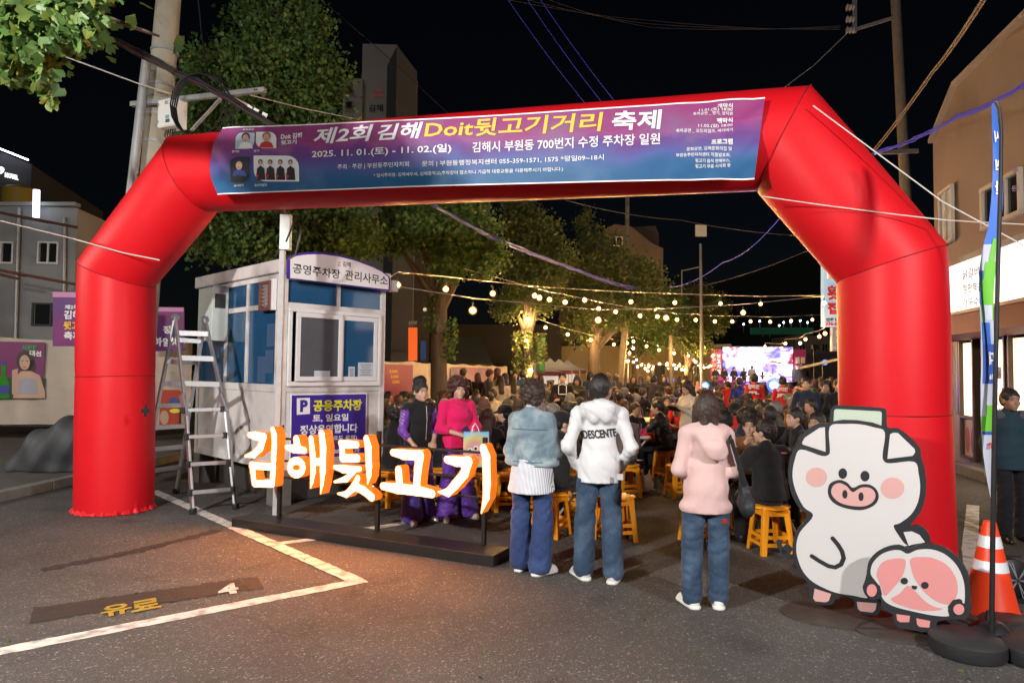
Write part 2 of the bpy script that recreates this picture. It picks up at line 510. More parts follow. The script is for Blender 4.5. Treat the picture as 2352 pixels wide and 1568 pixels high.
def hair_net(J, yaw, nod, style, vox, seed=0, female=False):
    M, f, MI = face_frame(J, yaw, nod)
    P, S, k = [], [], .015
    P.append(elh(f((0, -.018, .034)), (.084, .101, .096), MI))
    face = elh(f((0, .105, -.045)), (.073, .085, .098), MI)
    amp, lam = .008, .022
    if style == 'short':
        P += [elh(f((0, -.045, .0)), (.079, .070, .085), MI)]
        S += [face, elh(f((0, .05, -.09)), (.2, .105, .075), MI), elh(f((.085, .012, -.05)), (.03, .05, .06), MI), elh(f((-.085, .012, -.05)), (.03, .05, .06), MI)]; amp = .008
        S += [elh(f((0, -.03, -.145)), (.2, .2, .085), MI)]
    elif style == 'bob':
        P += [elh(f((0, -.03, -.02)), (.093, .088, .120), MI), rc(f((-.065, -.01, .0)), f((-.082, .0, -.125)), .042, .026), rc(f((.065, -.01, .0)), f((.082, .0, -.125)), .042, .026), rc(f((-.03, -.06, .0)), f((-.035, -.085, -.15)), .05, .032), rc(f((.03, -.06, .0)), f((.035, -.085, -.15)), .05, .032)]
        S += [elh(f((0, .105, -.06)), (.062, .085, .11), MI)]; amp = .004; lam = .012
    elif style == 'curly':
        P += [elh(f((0, -.022, .035)), (.108, .112, .112), MI)]
        for a in range(9): P.append(elh(f((.085 * sin(a * .7 + seed), -.03 - .05 * cos(a * .7), .03 + .07 * cos(a * 1.3 + seed))), (.045, .045, .045), MI))
        S += [elh(f((0, .115, -.045)), (.058, .078, .088), MI)]; amp = .022; lam = .045
    elif style == 'bouffant':
        P += [elh(f((0, -.02, .055)), (.125, .118, .115), MI), elh(f((0, .035, .09)), (.09, .07, .05), MI), rc(f((-.09, -.01, .04)), f((-.10, -.01, -.05)), .045, .03), rc(f((.09, -.01, .04)), f((.10, -.01, -.05)), .045, .03), elh(f((0, -.06, -.03)), (.09, .06, .08), MI)]
        S += [elh(f((.006, .115, -.045)), (.066, .085, .082), MI)]; amp = .016; lam = .04
    elif style == 'updo':
        P += [elh(f((0, -.03, .12)), (.075, .08, .055), MI), elh(f((-.03, -.05, .14)), (.045, .05, .04), MI), elh(f((.03, .0, .11)), (.05, .05, .03), MI)]
        S += [face, elh(f((0, .0, -.16)), (.2, .2, .09), MI)]; amp = .012; lam = .03
    elif style == 'long':
        P += [rc(f((0, -.05, .0)), np.array(J['nek']) + (0, -.075, -.16), .085, .085, (1, 1.5, 1)), rc(f((-.07, -.01, .0)), f((-.085, .0, -.20)), .04, .03), rc(f((.07, -.01, .0)), f((.085, .0, -.20)), .04, .03)]
        S += [elh(f((0, .11, -.06)), (.062, .08, .12), MI)]; amp = .006; lam = .02
    elif style == 'ponytail':
        P += [elh(f((0, -.115, .0)), (.03, .03, .035), MI), rc(f((0, -.13, -.01)), f((0, -.145, -.15)), .035, .018)]
        S += [face, elh(f((0, .01, -.15)), (.2, .2, .085), MI)]; amp = .005
    elif style in ('cap', 'beanie'):
        P = [elh(f((0, -.012, .042)), (.092, .108, .094), MI)]
        cut = f((0, 0, .005 if style == 'cap' else -.01)); nd = M @ np.array([0, -.12 if style == 'cap' else -.35, -1.])
        V, F = net(P + ([rc(f((-.04, .09, .025)), f((.04, .09, .025)), .02, .02), rc(f((-.035, .15, .012)), f((.035, .15, .012)), .014, .014), rc(f((0, .08, .022)), f((0, .15, .012)), .02, .012)] if style == 'cap' else []), vox, .01, cuts=[(cut, nd)])
        return V, F
    dz = waves(seed + 5, amp * 1.4, lam, 7, .35 if style in ('bob', 'long', 'short', 'ponytail') else 1)
    return net(P, vox, k, subs=S, disp=dz)

def person(label,  group=None, base='stand', arms='down', J=None, H=1.70, vox=.016, skin=0, top=BLK, bot=DKTR, shoe=SHB, hair=0, style='short', yaw=0.0, nod=0.0,
           female=False, face=False, hem=None, sleeve='long', bulk=1.0, flare=0.0, fine=False, fold=.006, lean=0.0, extra_top=(), lips=None, seed=1, body_vox=None, hood=False, collar=True, name='person', hang=0.0, hair_mat=None, leg=1.0, hdir=None, crease=1.0, tcut=None):
    J = J or joints(base, arms, lean, .160 if female else .178)
    a = lambda k: np.array(J[k], float)
    r = empty(name, (0, 0, 0), label, 'person', group)
    pel, che, nek, hed = a('pel'), a('che'), a('nek'), a('hed')
    # body: one continuous figure
    P = head_prims(J, yaw, nod, female)
    P += [rc(nek - (0, 0, .03), hed - (0, .02, .06), .054 if not female else .047, .05), rc(pel, che, .105, .115, (1, 1.35, 1)), rc(che, nek, .10, .05, (1, 1.2, 1))]
    for s in (-1, 1):
        P += [rc(a(('sh', s)), a(('el', s)), .043, .036), rc(a(('el', s)), a(('wr', s)), .036, .024), rc(a(('sh', s)), nek - (0, 0, .02), .045, .04),
              rc(a(('hi', s)), a(('kn', s)), .072, .05), rc(a(('kn', s)), a(('an', s)), .048, .033), rc(a(('an', s)), a(('an', s)) + (0, .10, -.05), .03, .025)]
        P += hand(J, s, fine, d=(hdir or {}).get(s))
    bv = body_vox or vox
    V, F = net(P, bv, .018, subs=head_subs(J, yaw, nod) if face else ())
    link('body', mesh_np('body', V, F, SKIN[skin]), r)
    # top garment
    up_ = (nek - pel) / np.linalg.norm(nek - pel)
    B = bulk; T = []
    wst = pel + up_ * .14
    T += [rc(wst, che, .128 * B, .140 * B, (1, 1.38, 1)), rc(pel, wst, .155 * B + hang * .4, .135 * B, (1, 1.22, 1)), rc(che, nek - up_ * .05, .12 * B, .075, (1, 1.25, 1))]
    if female: T += [el(che + (0, .085, -.02), (.115, .055, .07))]
    for s in (-1, 1):
        sh, eb, wr = a(('sh', s)), a(('el', s)), a(('wr', s))
        T += [rc(nek + (s * .03, -.005, -.03), sh, .050, .055 * B)]
        if sleeve == 'none': T += [rc(sh, sh + (s * .0, 0, -.03), .058 * B, .056)]
        else:
            T += [rc(sh, eb, .056 * B, .050 * B)]
            if sleeve == 'long': T += [rc(eb, eb + (wr - eb) * .97, .051 * B, .037 * B)]
            else: T += [rc(eb, eb + (wr - eb) * .35, .050 * B, .045 * B)]
    if collar: T += [rc(nek - (0, .0, .02), nek + (0, -.005, .015), .066, .060)]
    if hood: T += [el(nek + (0, -.075, -.035), (.115, .055, .075)), el(nek + (0, -.055, .015), (.10, .06, .05)), el(nek + (0, -.095, -.09), (.07, .035, .06))]
    T += list(extra_top)
    hz = hem if hem is not None else float(pel[2]) - (.10 if base == 'stand' else .04)
    if base == 'stand' or hem is not None:
        T += [rc(pel, (pel[0], pel[1] + .005, hz - .05), .158 * B + hang * .4, .166 * B + hang, (1, 1.22, 1))]
    cuts = [((0, 0, hz), (0, 0, -1.))]
    dsp = None
    if fold:
        w1, w2 = waves(seed, fold * 1.5, .20, 5, .7), waves(seed + 3, fold * .55, .07, 5, .9)
        cr = creases(seed + 40, fold * .75 * crease)
        dsp = lambda X, Y, Z: w1(X, Y, Z) * .7 + w2(X, Y, Z) * .5 + cr(X, Y, Z)
    V, F = net(T, vox, .045, cuts=cuts, disp=dsp)
    jk = link('jacket', mesh_np('jacket', V, F, top), r)
    # trousers
    T = [rc(pel + (0, 0, .02), pel - (0, 0, .04), .122, .128, (1, 1.15, 1))]
    for s in (-1, 1):
        hi, kn, an = a(('hi', s)), a(('kn', s)), a(('an', s))
        T += [rc(hi, kn, .088 * min(leg, 1.12), .070 * leg), rc(kn, an + (0, 0, .0), .070 * leg + flare * .3, .058 * leg + flare)]
        if base == 'stand': T += [el(hi + (0, -.045, -.01), (.078, .058, .085))]
    zc = min(J['an', -1][2], J['an', 1][2]) - (.03 if not flare else .065)
    c5 = creases(seed + 60, .006)
    w3, w4 = waves(seed + 9, .008, .12, 5, 1.6), waves(seed + 12, .005, .05, 4, 2.2)
    tc_ = tcut or (hz + .035 if base == 'stand' else 9)
    V, F = net(T, vox, .02, cuts=[((0, 0, zc), (0, 0, -1.)), ((0, 0, tc_), (0, 0, 1.))], disp=lambda X, Y, Z: w3(X, Y, Z) * .8 + w4(X, Y, Z) * .5 + c5(X, Y, Z))
    link('trousers', mesh_np('trousers', V, F, bot), r)
    # shoes
    for s in (-1, 1):
        an = a(('an', s)); d = np.array([J['ft', s][0] * .5 if abs(J['ft', s][0]) < 5 else 0, J['ft', s][1], 0]); d /= np.linalg.norm(d)
        gz = an[2] - .09
        V, F = net([rc(an + (0, 0, -.035) - d * .03, an + d * .16 + (0, 0, -.057), .045, .034, (1, 1, 1)), rc(an + (0, 0, -.03), an + (0, 0, .03), .046, .042), rc(an - d * .035 + (0, 0, -.07), an + d * .175 + (0, 0, -.075), .040, .036)],
                   min(vox, .012), .012, cuts=[((0, 0, gz + .001), (0, 0, -1.))])
        link('shoe', mesh_np('shoe', V, F, shoe), r)
    V, F = hair_net(J, yaw, nod, style, min(vox, .012), seed, female)
    link('cap' if style == 'cap' else 'beanie' if style == 'beanie' else 'hair', mesh_np('hair', V, F, hair_mat or HAIR[hair]), r)
    if style == 'cap':
        V, F = hair_net(J, yaw, nod, 'short', min(vox, .012), seed, female); k0 = hed[2] + .02
        link('hair', mesh_np('hair', V * .99 + hed * .01, F, HAIR[hair]), r)
    if face:
        M, f, MI = face_frame(J, yaw, nod); RM = Matrix(M.tolist())
        for s in (-1, 1):
            m = MB(); m.ball(f((s * .031, .0795, .004)), (.0135, .007, .0062), 10, 1, RM); m.ball(f((s * .031, .0835, .0045)), (.0062, .0042, .0056), 8, 0, RM)
            m.tube([f((s * .046, .078, .008)), f((s * .031, .0865, .0115)), f((s * .016, .085, .006))], .0018, 5, 0)
            m.build('eye', [EYE, EYW], r, True)
            m = MB(); m.tube([f((s * .050, .073, .026)), f((s * .034, .0885, .031)), f((s * .014, .0895, .025))], [.0018, .0034, .0026], 6); m.build('eyebrow', BROW, r, True)
        m = MB(); m.ball(f((0, .0885, -.0565)), (.022, .007, .0045), 10, 0, RM); m.ball(f((0, .0885, -.0655)), (.018, .0075, .0055), 10, 0, RM)
        m.build('mouth', lips or LIPS, r, True)
    return r, J
def place(r, x, y, ang, H=1.70, base=1.70, z=0.0):
    r.location = (x, y, z); r.rotation_euler = (0, 0, R(ang)); k = H / base; r.scale = (k, k, k); return r
def snap_text(body, tgt, origin, ux, uz, w_, h_, m, parent, dirn, name='lettering', bold=.02, shear=0.0, off=.003, subdiv=2):
    """print on cloth: flat letters laid on the cloth's own surface"""
    me = text_mesh(body, bold, shear, w_, h_, res=4)
    import bmesh
    b = bmesh.new(); b.from_mesh(me); bmesh.ops.triangulate(b, faces=b.faces[:])
    for _ in range(subdiv): bmesh.ops.subdivide_edges(b, edges=[e for e in b.edges if e.calc_length() > .025], cuts=1)
    bmesh.ops.triangulate(b, faces=b.faces[:])
    tm = tgt.data; tree = BVHTree.FromPolygons([v.co.copy() for v in tm.vertices], [tuple(p.vertices) for p in tm.polygons])
    o, ux, uz, dn = Vector(origin), Vector(ux), Vector(uz), Vector(dirn)
    for v in b.verts:
        p = o + ux * v.co.x + uz * v.co.y - dn * .5
        h = tree.ray_cast(p, dn)[0]
        v.co = (h if h is not None else p + dn * .5) - dn * off
    b.to_mesh(me); b.free(); me.materials.clear(); me.materials.append(m)
    return by_letter(me, np.array([v.co.x for v in me.vertices]), parent)
# ================================================================ materials of the place
def lit(name, col, es, base=(.8, .8, .8), rough=.4): return mat(name, base, rough=rough, var=0, emit=col, es=es)
ASPH = mat('asphalt', (.076, .073, .070), rough=.82, var=.22, vs=1.3, spec=.35)
def _asph(t, N, L, b):
    tc = N.new('ShaderNodeTexCoord')
    base = b.inputs['Base Color'].links[0].from_socket
    v = N.new('ShaderNodeTexVoronoi'); v.inputs['Scale'].default_value = 85
    L.new(tc.outputs['Object'], v.inputs['Vector'])
    cr = N.new('ShaderNodeMapRange'); cr.inputs[1].default_value = .55; cr.inputs[2].default_value = 1.0
    L.new(v.outputs['Color'], cr.inputs[0])
    sp = N.new('ShaderNodeMix'); sp.data_type = 'RGBA'; sp.blend_type = 'ADD'; sp.inputs[7].default_value = (.26, .24, .22, 1)
    pw = N.new('ShaderNodeMath'); pw.operation = 'POWER'; pw.inputs[1].default_value = 3
    L.new(cr.outputs[0], pw.inputs[0]); L.new(pw.outputs[0], sp.inputs[0]); L.new(base, sp.inputs[6])
    n = N.new('ShaderNodeTexNoise'); n.inputs['Scale'].default_value = 140; n.inputs['Detail'].default_value = 2; L.new(tc.outputs['Object'], n.inputs['Vector'])
    ml = N.new('ShaderNodeMix'); ml.data_type = 'RGBA'; ml.blend_type = 'MULTIPLY'; ml.inputs[0].default_value = 1
    rm = N.new('ShaderNodeMapRange'); rm.inputs[1].default_value = .3; rm.inputs[2].default_value = .7; rm.inputs[3].default_value = .45; rm.inputs[4].default_value = 1.55
    L.new(n.outputs['Fac'], rm.inputs[0]); L.new(sp.outputs[2], ml.inputs[6]); L.new(rm.outputs[0], ml.inputs[7])
    n2 = N.new('ShaderNodeTexNoise'); n2.inputs['Scale'].default_value = .45; n2.inputs['Detail'].default_value = 6; L.new(tc.outputs['Object'], n2.inputs['Vector'])
    r2 = N.new('ShaderNodeMapRange'); r2.inputs[1].default_value = .35; r2.inputs[2].default_value = .68; r2.inputs[3].default_value = .72; r2.inputs[4].default_value = 1.2
    L.new(n2.outputs['Fac'], r2.inputs[0])
    m2 = N.new('ShaderNodeMix'); m2.data_type = 'RGBA'; m2.blend_type = 'MULTIPLY'; m2.inputs[0].default_value = 1
    L.new(ml.outputs[2], m2.inputs[6]); L.new(r2.outputs[0], m2.inputs[7]); L.new(m2.outputs[2], b.inputs['Base Color'])
    wz = N.new('ShaderNodeTexNoise'); wz.inputs['Scale'].default_value = 1.7; wz.inputs['Detail'].default_value = 6; L.new(tc.outputs['Object'], wz.inputs['Vector'])
    wm_ = N.new('ShaderNodeMix'); wm_.data_type = 'RGBA'; wm_.inputs[0].default_value = .35; L.new(tc.outputs['Object'], wm_.inputs[6]); L.new(wz.outputs['Color'], wm_.inputs[7])
    vc = N.new('ShaderNodeTexVoronoi'); vc.feature = 'DISTANCE_TO_EDGE'; vc.inputs['Scale'].default_value = .42; L.new(wm_.outputs[2], vc.inputs['Vector'])
    rc_ = N.new('ShaderNodeMapRange'); rc_.inputs[1].default_value = .0; rc_.inputs[2].default_value = .006; rc_.inputs[3].default_value = .82; L.new(vc.outputs['Distance'], rc_.inputs[0])
    m3 = N.new('ShaderNodeMix'); m3.data_type = 'RGBA'; m3.blend_type = 'MULTIPLY'; m3.inputs[0].default_value = 1; L.new(m2.outputs[2], m3.inputs[6]); L.new(rc_.outputs[0], m3.inputs[7])
    n4 = N.new('ShaderNodeTexNoise'); n4.inputs['Scale'].default_value = 1.1; n4.inputs['Detail'].default_value = 3; n4.inputs['Distortion'].default_value = 1.2; L.new(tc.outputs['Object'], n4.inputs['Vector'])
    r4 = N.new('ShaderNodeMapRange'); r4.inputs[1].default_value = .60; r4.inputs[2].default_value = .72; r4.inputs[3].default_value = 1; r4.inputs[4].default_value = .62; L.new(n4.outputs['Fac'], r4.inputs[0])
    m5 = N.new('ShaderNodeMix'); m5.data_type = 'RGBA'; m5.blend_type = 'MULTIPLY'; m5.inputs[0].default_value = 1; L.new(m3.outputs[2], m5.inputs[6]); L.new(r4.outputs[0], m5.inputs[7]); L.new(m5.outputs[2], b.inputs['Base Color'])
    bm = N.new('ShaderNodeBump'); bm.inputs['Strength'].default_value = .9; bm.inputs['Distance'].default_value = .006
    L.new(v.outputs['Distance'], bm.inputs['Height']); L.new(bm.outputs[0], b.inputs['Normal'])
sub(ASPH, _asph)
DPATCH = mat('dark_asphalt_patch', (.034, .029, .026), rough=.8, var=.3, vs=40, bump=.6, bs=90)
PAINT = mat('white_road_paint', (.62, .60, .56), rough=.7, var=.12, vs=12, bump=.6, bs=80, col2=(.30, .28, .26), c2s=9)
YPAINT = mat('yellow_road_paint', (.36, .26, .035), rough=.7, var=.25, vs=14, bump=.6, bs=80)
CONC = mat('concrete', (.24, .23, .20), rough=.85, var=.15, vs=4, bump=.3, bs=30, col2=(.15, .145, .13), c2s=2.5)
KERB = mat('kerb_concrete', (.17, .16, .15), rough=.9, var=.25, vs=7, bump=.5, bs=35)
GALV = mat('galvanised_steel', (.36, .37, .38), rough=.5, metal=.5, var=.15, vs=14)
ALU = mat('aluminium', (.52, .53, .55), rough=.42, metal=.85, var=.08, vs=20)
BLKP = mat('black_plastic', (.014, .014, .016), rough=.45, var=.1)
CABLE = mat('black_cable', (.010, .010, .012), rough=.5, var=0)
ROPE = mat('white_rope', (.62, .60, .56), rough=.8, var=.2, vs=60)
RED = mat('red_arch_fabric', (.60, .006, .013), rough=.5, var=.04, vs=3, spec=.25, sheen=.0, bump=.35, bs=2.2)
RUST = mat('rusty_pipe', (.12, .045, .03), rough=.8, var=.3, vs=20)

# ================================================================ ground and paint
g = MB(); g.poly([(-260, -60, 0), (260, -60, 0), (260, 420, 0), (-260, 420, 0)])
tag(g.build('asphalt_ground', ASPH), kind='structure')
def strip(name, pts, wd, m, z=.004, jag=.006, step=.05):
    """painted strip along ground points with slightly worn edges"""
    mb = MB(); P = [Vector((p[0], p[1], z)) for p in pts]
    for a, b in zip(P, P[1:]):
        d = (b - a); L = d.length; d.normalize(); s = Vector((-d.y, d.x, 0)); n = max(2, int(L / step)); prev = None
        for k in range(n + 1):
            c = a + d * (L * k / n); q = (c + s * (wd / 2 + random.uniform(-jag, jag)), c - s * (wd / 2 + random.uniform(-jag, jag)))
            if prev: mb.poly([prev[1], q[1], q[0], prev[0]])
            prev = q
    return mb.build(name, m)
def gp(px, py): return G(px, py)
A0, A1 = gp(-330, 1568), gp(838, 1332)
dA = (gp(0, 1496) - A1).normalized()
tag(strip('parking_line', [A1 + dA * 8, A1], .135, PAINT), kind='structure')
tag(strip('parking_line', [gp(352, 1128), gp(545, 1214), gp(818, 1334)], .135, PAINT, z=.0082), kind='structure')
tag(strip('parking_line', [gp(640, 1248), gp(722, 1238)], .11, PAINT, z=.0045), kind='structure')
tag(strip('parking_line', [gp(832, 1216), gp(1066, 1180)], .13, PAINT), kind='structure')
tag(strip('parking_line', [gp(955, 1146), gp(1066, 1176)], .13, PAINT, z=.0085), kind='structure')
tag(strip('asphalt_patch', [gp(72, 1413), gp(300, 1380), gp(560, 1342), gp(598, 1337)], .34, DPATCH, jag=.018, step=.03), kind='structure')
tag(strip('asphalt_patch', [gp(95, 1310), gp(330, 1262), gp(500, 1218)], .13, DPATCH, z=.0036, jag=.03), kind='structure')
gpl = Pl((0, 0, 0), (A1 - gp(0, 1496)), (0, 0, 1))
ud = (A1 - gp(0, 1496)).normalized(); vd = Vector((-ud.y, ud.x, 0))
def ground_text(body, p, w_, h_, m, z, name, bold=.03, du=0):
    me = text_mesh(body, bold, 0, w_, h_); n = len(me.vertices); co = np.zeros(n * 3, np.float32); me.vertices.foreach_get('co', co); co = co.reshape(-1, 3)
    o = gp(*p); vr = (Vector((o.x, o.y, 0)).normalized() * .75 + vd * .25).normalized(); out = np.array([tuple(o + ud * float(x) + vr * float(y) + Vector((0, 0, z))) for x, y, _ in co], np.float32)
    me.vertices.foreach_set('co', out.ravel()); me.update(); me.materials.clear(); me.materials.append(m)
    return tag(link(name, me), kind='structure')
ground_text('4', (503, 1371), .15, .27, PAINT, .009, 'painted_number', .05)
ground_text('유', (232, 1421), .19, .25, YPAINT, .009, 'painted_lettering', .035)
ground_text('료', (302, 1409), .19, .25, YPAINT, .009, 'painted_lettering', .035)
# pavement with kerb on the left
k0, k1 = gp(-140, 1180), gp(330, 1072)
dk = (k1 - k0).normalized(); nk = Vector((-dk.y, dk.x, 0))
m = MB(); e0, e1 = k0 - dk * 8, k1 + dk * 3
m.prism([e0, e1, e1 + nk * 14, e0 + nk * 14], (0, 0, .12))
tag(m.build('pavement', mat('pavement_concrete', (.085, .08, .075), rough=.9, var=.25, vs=3, bump=.4, bs=25)), kind='structure')
L = (e1 - e0).length; n = int(L / 1.0)
for k in range(n):
    a = e0 + dk * (L * k / n + .004); b = e0 + dk * (L * (k + 1) / n - .004)
    m = MB(); m.prism([a - nk * .15, b - nk * .15, b - nk * .002, a - nk * .002], (0, 0, .135)); tag(m.build('kerb_stone', KERB, bevel=.012), kind='structure')

# ================================================================ street lamps behind the camera (they light the foreground)
def street_lamp(x, y, hgt, W, label, aim, col=(1, .96, .90), rad=.16):
    r = empty('street_lamp', (x, y, 0), label, 'street lamp', 'street lamps behind the viewer')
    MB().tube([(0, 0, 0), (0, 0, hgt)], [.09, .06], 10).build('pole', GALV, r, True)
    d = (Vector(aim) - Vector((x, y, 0))); d.z = 0; d.normalize()
    MB().bar((0, 0, hgt - .05), d * 1.1 + Vector((0, 0, hgt + .1)), .05, .05).build('arm', GALV, r)
    hd = MB().box(d * 1.3 + Vector((0, 0, hgt + .14)), (.5, .5, .08)).build('lamp_head', GALV, r)
    l = bpy.data.lights.new('lamp_light', 'SPOT'); l.energy = W; l.color = col; l.shadow_soft_size = rad; l.spot_size = R(168); l.spot_blend = .6
    o = bpy.data.objects.new('lamp_light', l); o.parent = r; o.location = d * 1.3 + Vector((0, 0, hgt + .02))
    t = Vector(aim) - (Vector((x, y, 0)) + o.location)
    o.rotation_euler = t.to_track_quat('-Z', 'Y').to_euler(); COL.objects.link(o)
street_lamp(-5.6, -1.0, 4.15, 4000, 'tall steel street lamp at the roadside on the parking side behind the viewer', (0, 6.5, 1.6))
street_lamp(5.0, -1.6, 4.0, 2050, 'shorter steel street lamp on the shop side behind the viewer', (1, 6.5, 1.6), (1, .95, .93))

street_lamp(-13.0, 5.5, 4.6, 1350, 'unseen fill lamp added off to the left to brighten the stalls', (-7, 16, 1.2), (1, .90, .80))  # unseen lamp added to brighten the stalls and walls at the left

# ================================================================ inflatable arch
LA = Vector((gx(266, 8.35), 8.35, 0)); RA = Vector((gx(2087, 5.85), 5.85, 0))
ua = (RA - LA).normalized(); na = ua.cross(Vector((0, 0, 1))).normalized()   # towards the viewer
AR = .46
def aplane(px, py):
    p = Pl(LA, ua); return p.uv(px, py)
cl = [(0, .0), (0, 3.02), None, None, None, None]
W8 = (RA - LA).length
u_k1, _ = aplane(447, 380); u_k2, _ = aplane(1800, 330)
zb = 4.02; zb2 = 3.86
path = [(.06, .02), (.045, .5), (.01, 1.6), (-.015, 2.3), (-.03, 2.86), (u_k1, zb), (u_k1 + .5, zb), ((u_k1 + u_k2) / 2, (zb + zb2) / 2 - .02), (u_k2 - .4, zb2), (u_k2, zb2), (W8 - .13, 2.68), (W8 - .13, 2.1), (W8 - .12, 1.4), (W8 - .10, .5), (W8 - .09, .02)]
RAD = [.425] * 5 + [.45, .46, .46, .46, .45] + [.425] * 5
def arch_seg(pts, name='arch_tube', r0=AR):
    """tube section with mitred ends, puffed a little between the seams"""
    pass
P3 = [LA + ua * u + Vector((0, 0, z)) for u, z in path]
NR = 40
def ringset():
    dirs = [(P3[i + 1] - P3[i]).normalized() for i in range(len(P3) - 1)]
    out = []
    for i, p in enumerate(P3):
        if i == 0: n_ = dirs[0]; t = dirs[0]
        elif i == len(P3) - 1: n_ = dirs[-1]; t = dirs[-1]
        else: n_ = (dirs[i - 1] + dirs[i]).normalized(); t = dirs[i - 1]
        out.append((p, n_, t, AR))
    return out
RS = ringset()
def tube_between(i, j, nseg, name, pleat=0.0, m=RED, puff=.012):
    p0, n0, _, _ = RS[i]; p1, n1, _, _ = RS[j]
    d = (p1 - p0).normalized(); L = (p1 - p0).length
    x = na; y = d.cross(x).normalized()
    V = []
    for k in range(nseg + 1):
        t = k / nseg
        for a in range(NR):
            th = 2 * pi * a / NR
            rr = (RAD[i] * (1 - t) + RAD[j] * t) * (1 + puff * math.sin(pi * min(1, max(0, t))) ** .4) * (1 + .006 * sin(3 * th + 4 * t + i) + .004 * sin(7 * th - 3 * t))
            if pleat: rr *= 1 + pleat * (1 if False else (0))
            off = (x * cos(th) + y * sin(th)) * rr
            # meet the mitre planes at both ends
            s0 = -(off.dot(n0)) / d.dot(n0); s1 = -(off.dot(n1)) / d.dot(n1)
            V.append(tuple(p0 + off + d * (s0 * (1 - t) + (L + s1) * t)))
    F = [(k * NR + a, k * NR + (a + 1) % NR, (k + 1) * NR + (a + 1) % NR, (k + 1) * NR + a) for k in range(nseg) for a in range(NR)]
    return V, F
arch = empty('inflatable_arch', LA, 'huge red inflatable arch spanning the road with a festival banner on its beam', 'inflatable arch')
for i, j, ns in ((0, 2, 10), (2, 4, 8), (4, 5, 14), (5, 9, 30), (9, 10, 14), (10, 12, 8), (12, 14, 10)):
    V, F = tube_between(i, j, ns, 'arch_tube')
    V = np.array(V) - np.array(LA)
    o = link('arch_tube', mesh_np('arch_tube', V, F, RED), arch)
SEAM = mat('seam_thread_red', (.22, .003, .006), rough=.8, var=0)
for i in (2, 4, 5, 9, 10, 12):
    p, n_, t_, _ = RS[i]; y_ = t_.cross(na).normalized(); ring = []
    for a in range(49):
        th = 2 * pi * a / 48; off = (na * cos(th) - y_ * sin(th)) * (RAD[i] * 1.001 + .001); ring.append(tuple(p + off + t_ * (-(off.dot(n_)) / t_.dot(n_)) - LA))
    MB().tube(ring, .0045, 5, cap=False).build('stitched_seam', SEAM, arch, True)
for e in (0, 14):      # gathered skirt at each foot, closing cap
    p, n_, _, _ = RS[e]; mb = MB(); q = p - LA; K = 120
    ring = []
    for a in range(K):
        th = 2 * pi * a / K; f = 1 + .02 * sin(31 * th) + .015 * sin(17 * th + 1)
        ring.append(((AR - .03) * cos(th), (AR - .03) * sin(th), (AR * 1.005 * f)))
    def P(a, r, z): th = 2 * pi * a / K; return (q.x + r * cos(th), q.y + r * sin(th), z)
    for a in range(K):
        b = (a + 1) % K; wa, wb = [.009 * sin(23 * 2 * pi * q_ / K) + .006 * sin(37 * 2 * pi * q_ / K + 1) + .004 * sin(9 * 2 * pi * q_ / K) for q_ in (a, b)]
        mb.poly([P(a, .417, .16), P(b, .417, .16), P(b, AR * .90 + wb, .06), P(a, AR * .90 + wa, .06)])
        mb.poly([P(a, AR * .90 + wa, .06), P(b, AR * .90 + wb, .06), P(b, AR * .97 + 1.6 * wb, .008), P(a, AR * .97 + 1.6 * wa, .008)])
    mb.build('gathered_skirt', RED, arch, True)
pc = Pl(LA + na * (AR + .012), ua)
u, v = pc.uv(334, 943); m = MB(); q = pc.p(u, v)
m.box(q - LA, (.035, .006, .13), Matrix((ua, -na, Vector((0, 0, 1)))).transposed()); m.box(q - LA + na * .003, (.11, .006, .045), Matrix((ua, -na, Vector((0, 0, 1)))).transposed())
m.build('tape_cross', BLKP, arch)
# banner on the beam
BN = Pl(LA + na * (AR + .035) + Vector((0, 0, 0)), ua)
c_tl, c_bl, c_tr, c_br = BN.uv(508, 293), BN.uv(499, 446), BN.uv(1757, 224), BN.uv(1733, 409)
BANM = mat('festival_banner_print', (.2, .05, .2), rough=.5, var=0, spec=.3)
def _ban(t, N, L, b):
    at_ = N.new('ShaderNodeAttribute'); at_.attribute_name = 'uvb'
    sx = N.new('ShaderNodeSeparateXYZ'); L.new(at_.outputs['Vector'], sx.inputs[0])
    n = N.new('ShaderNodeTexNoise'); n.inputs['Scale'].default_value = 2.2; n.inputs['Detail'].default_value = 5; L.new(at_.outputs['Vector'], n.inputs['Vector'])
    ad = N.new('ShaderNodeMath'); ad.operation = 'MULTIPLY_ADD'; ad.inputs[1].default_value = .55; L.new(n.outputs['Fac'], ad.inputs[0]); L.new(sx.outputs[1], ad.inputs[2])
    cr = N.new('ShaderNodeValToRGB'); e = cr.color_ramp.elements
    e[0].position = .22; e[0].color = (.012, .085, .21, 1); e[1].position = 1.3; e[1].color = (.25, .04, .16, 1)
    for p, c in ((.45, (.02, .10, .24, 1)), (.62, (.07, .10, .30, 1)), (.80, (.12, .045, .22, 1)), (.98, (.27, .05, .20, 1))):
        q = e.new(p); q.color = c
    L.new(ad.outputs[0], cr.inputs[0])
    n2 = N.new('ShaderNodeTexNoise'); n2.inputs['Scale'].default_value = 1.1; n2.inputs['Detail'].default_value = 6; L.new(at_.outputs['Vector'], n2.inputs['Vector'])
    r2 = N.new('ShaderNodeMapRange'); r2.inputs[1].default_value = .5; r2.inputs[2].default_value = .75; r2.inputs[4].default_value = .5; L.new(n2.outputs['Fac'], r2.inputs[0])
    mx = N.new('ShaderNodeMix'); mx.data_type = 'RGBA'; mx.inputs[7].default_value = (.12, .22, .36, 1); L.new(r2.outputs[0], mx.inputs[0]); L.new(cr.outputs[0], mx.inputs[6])
    L.new(mx.outputs[2], b.inputs['Base Color'])
sub(BANM, _ban)
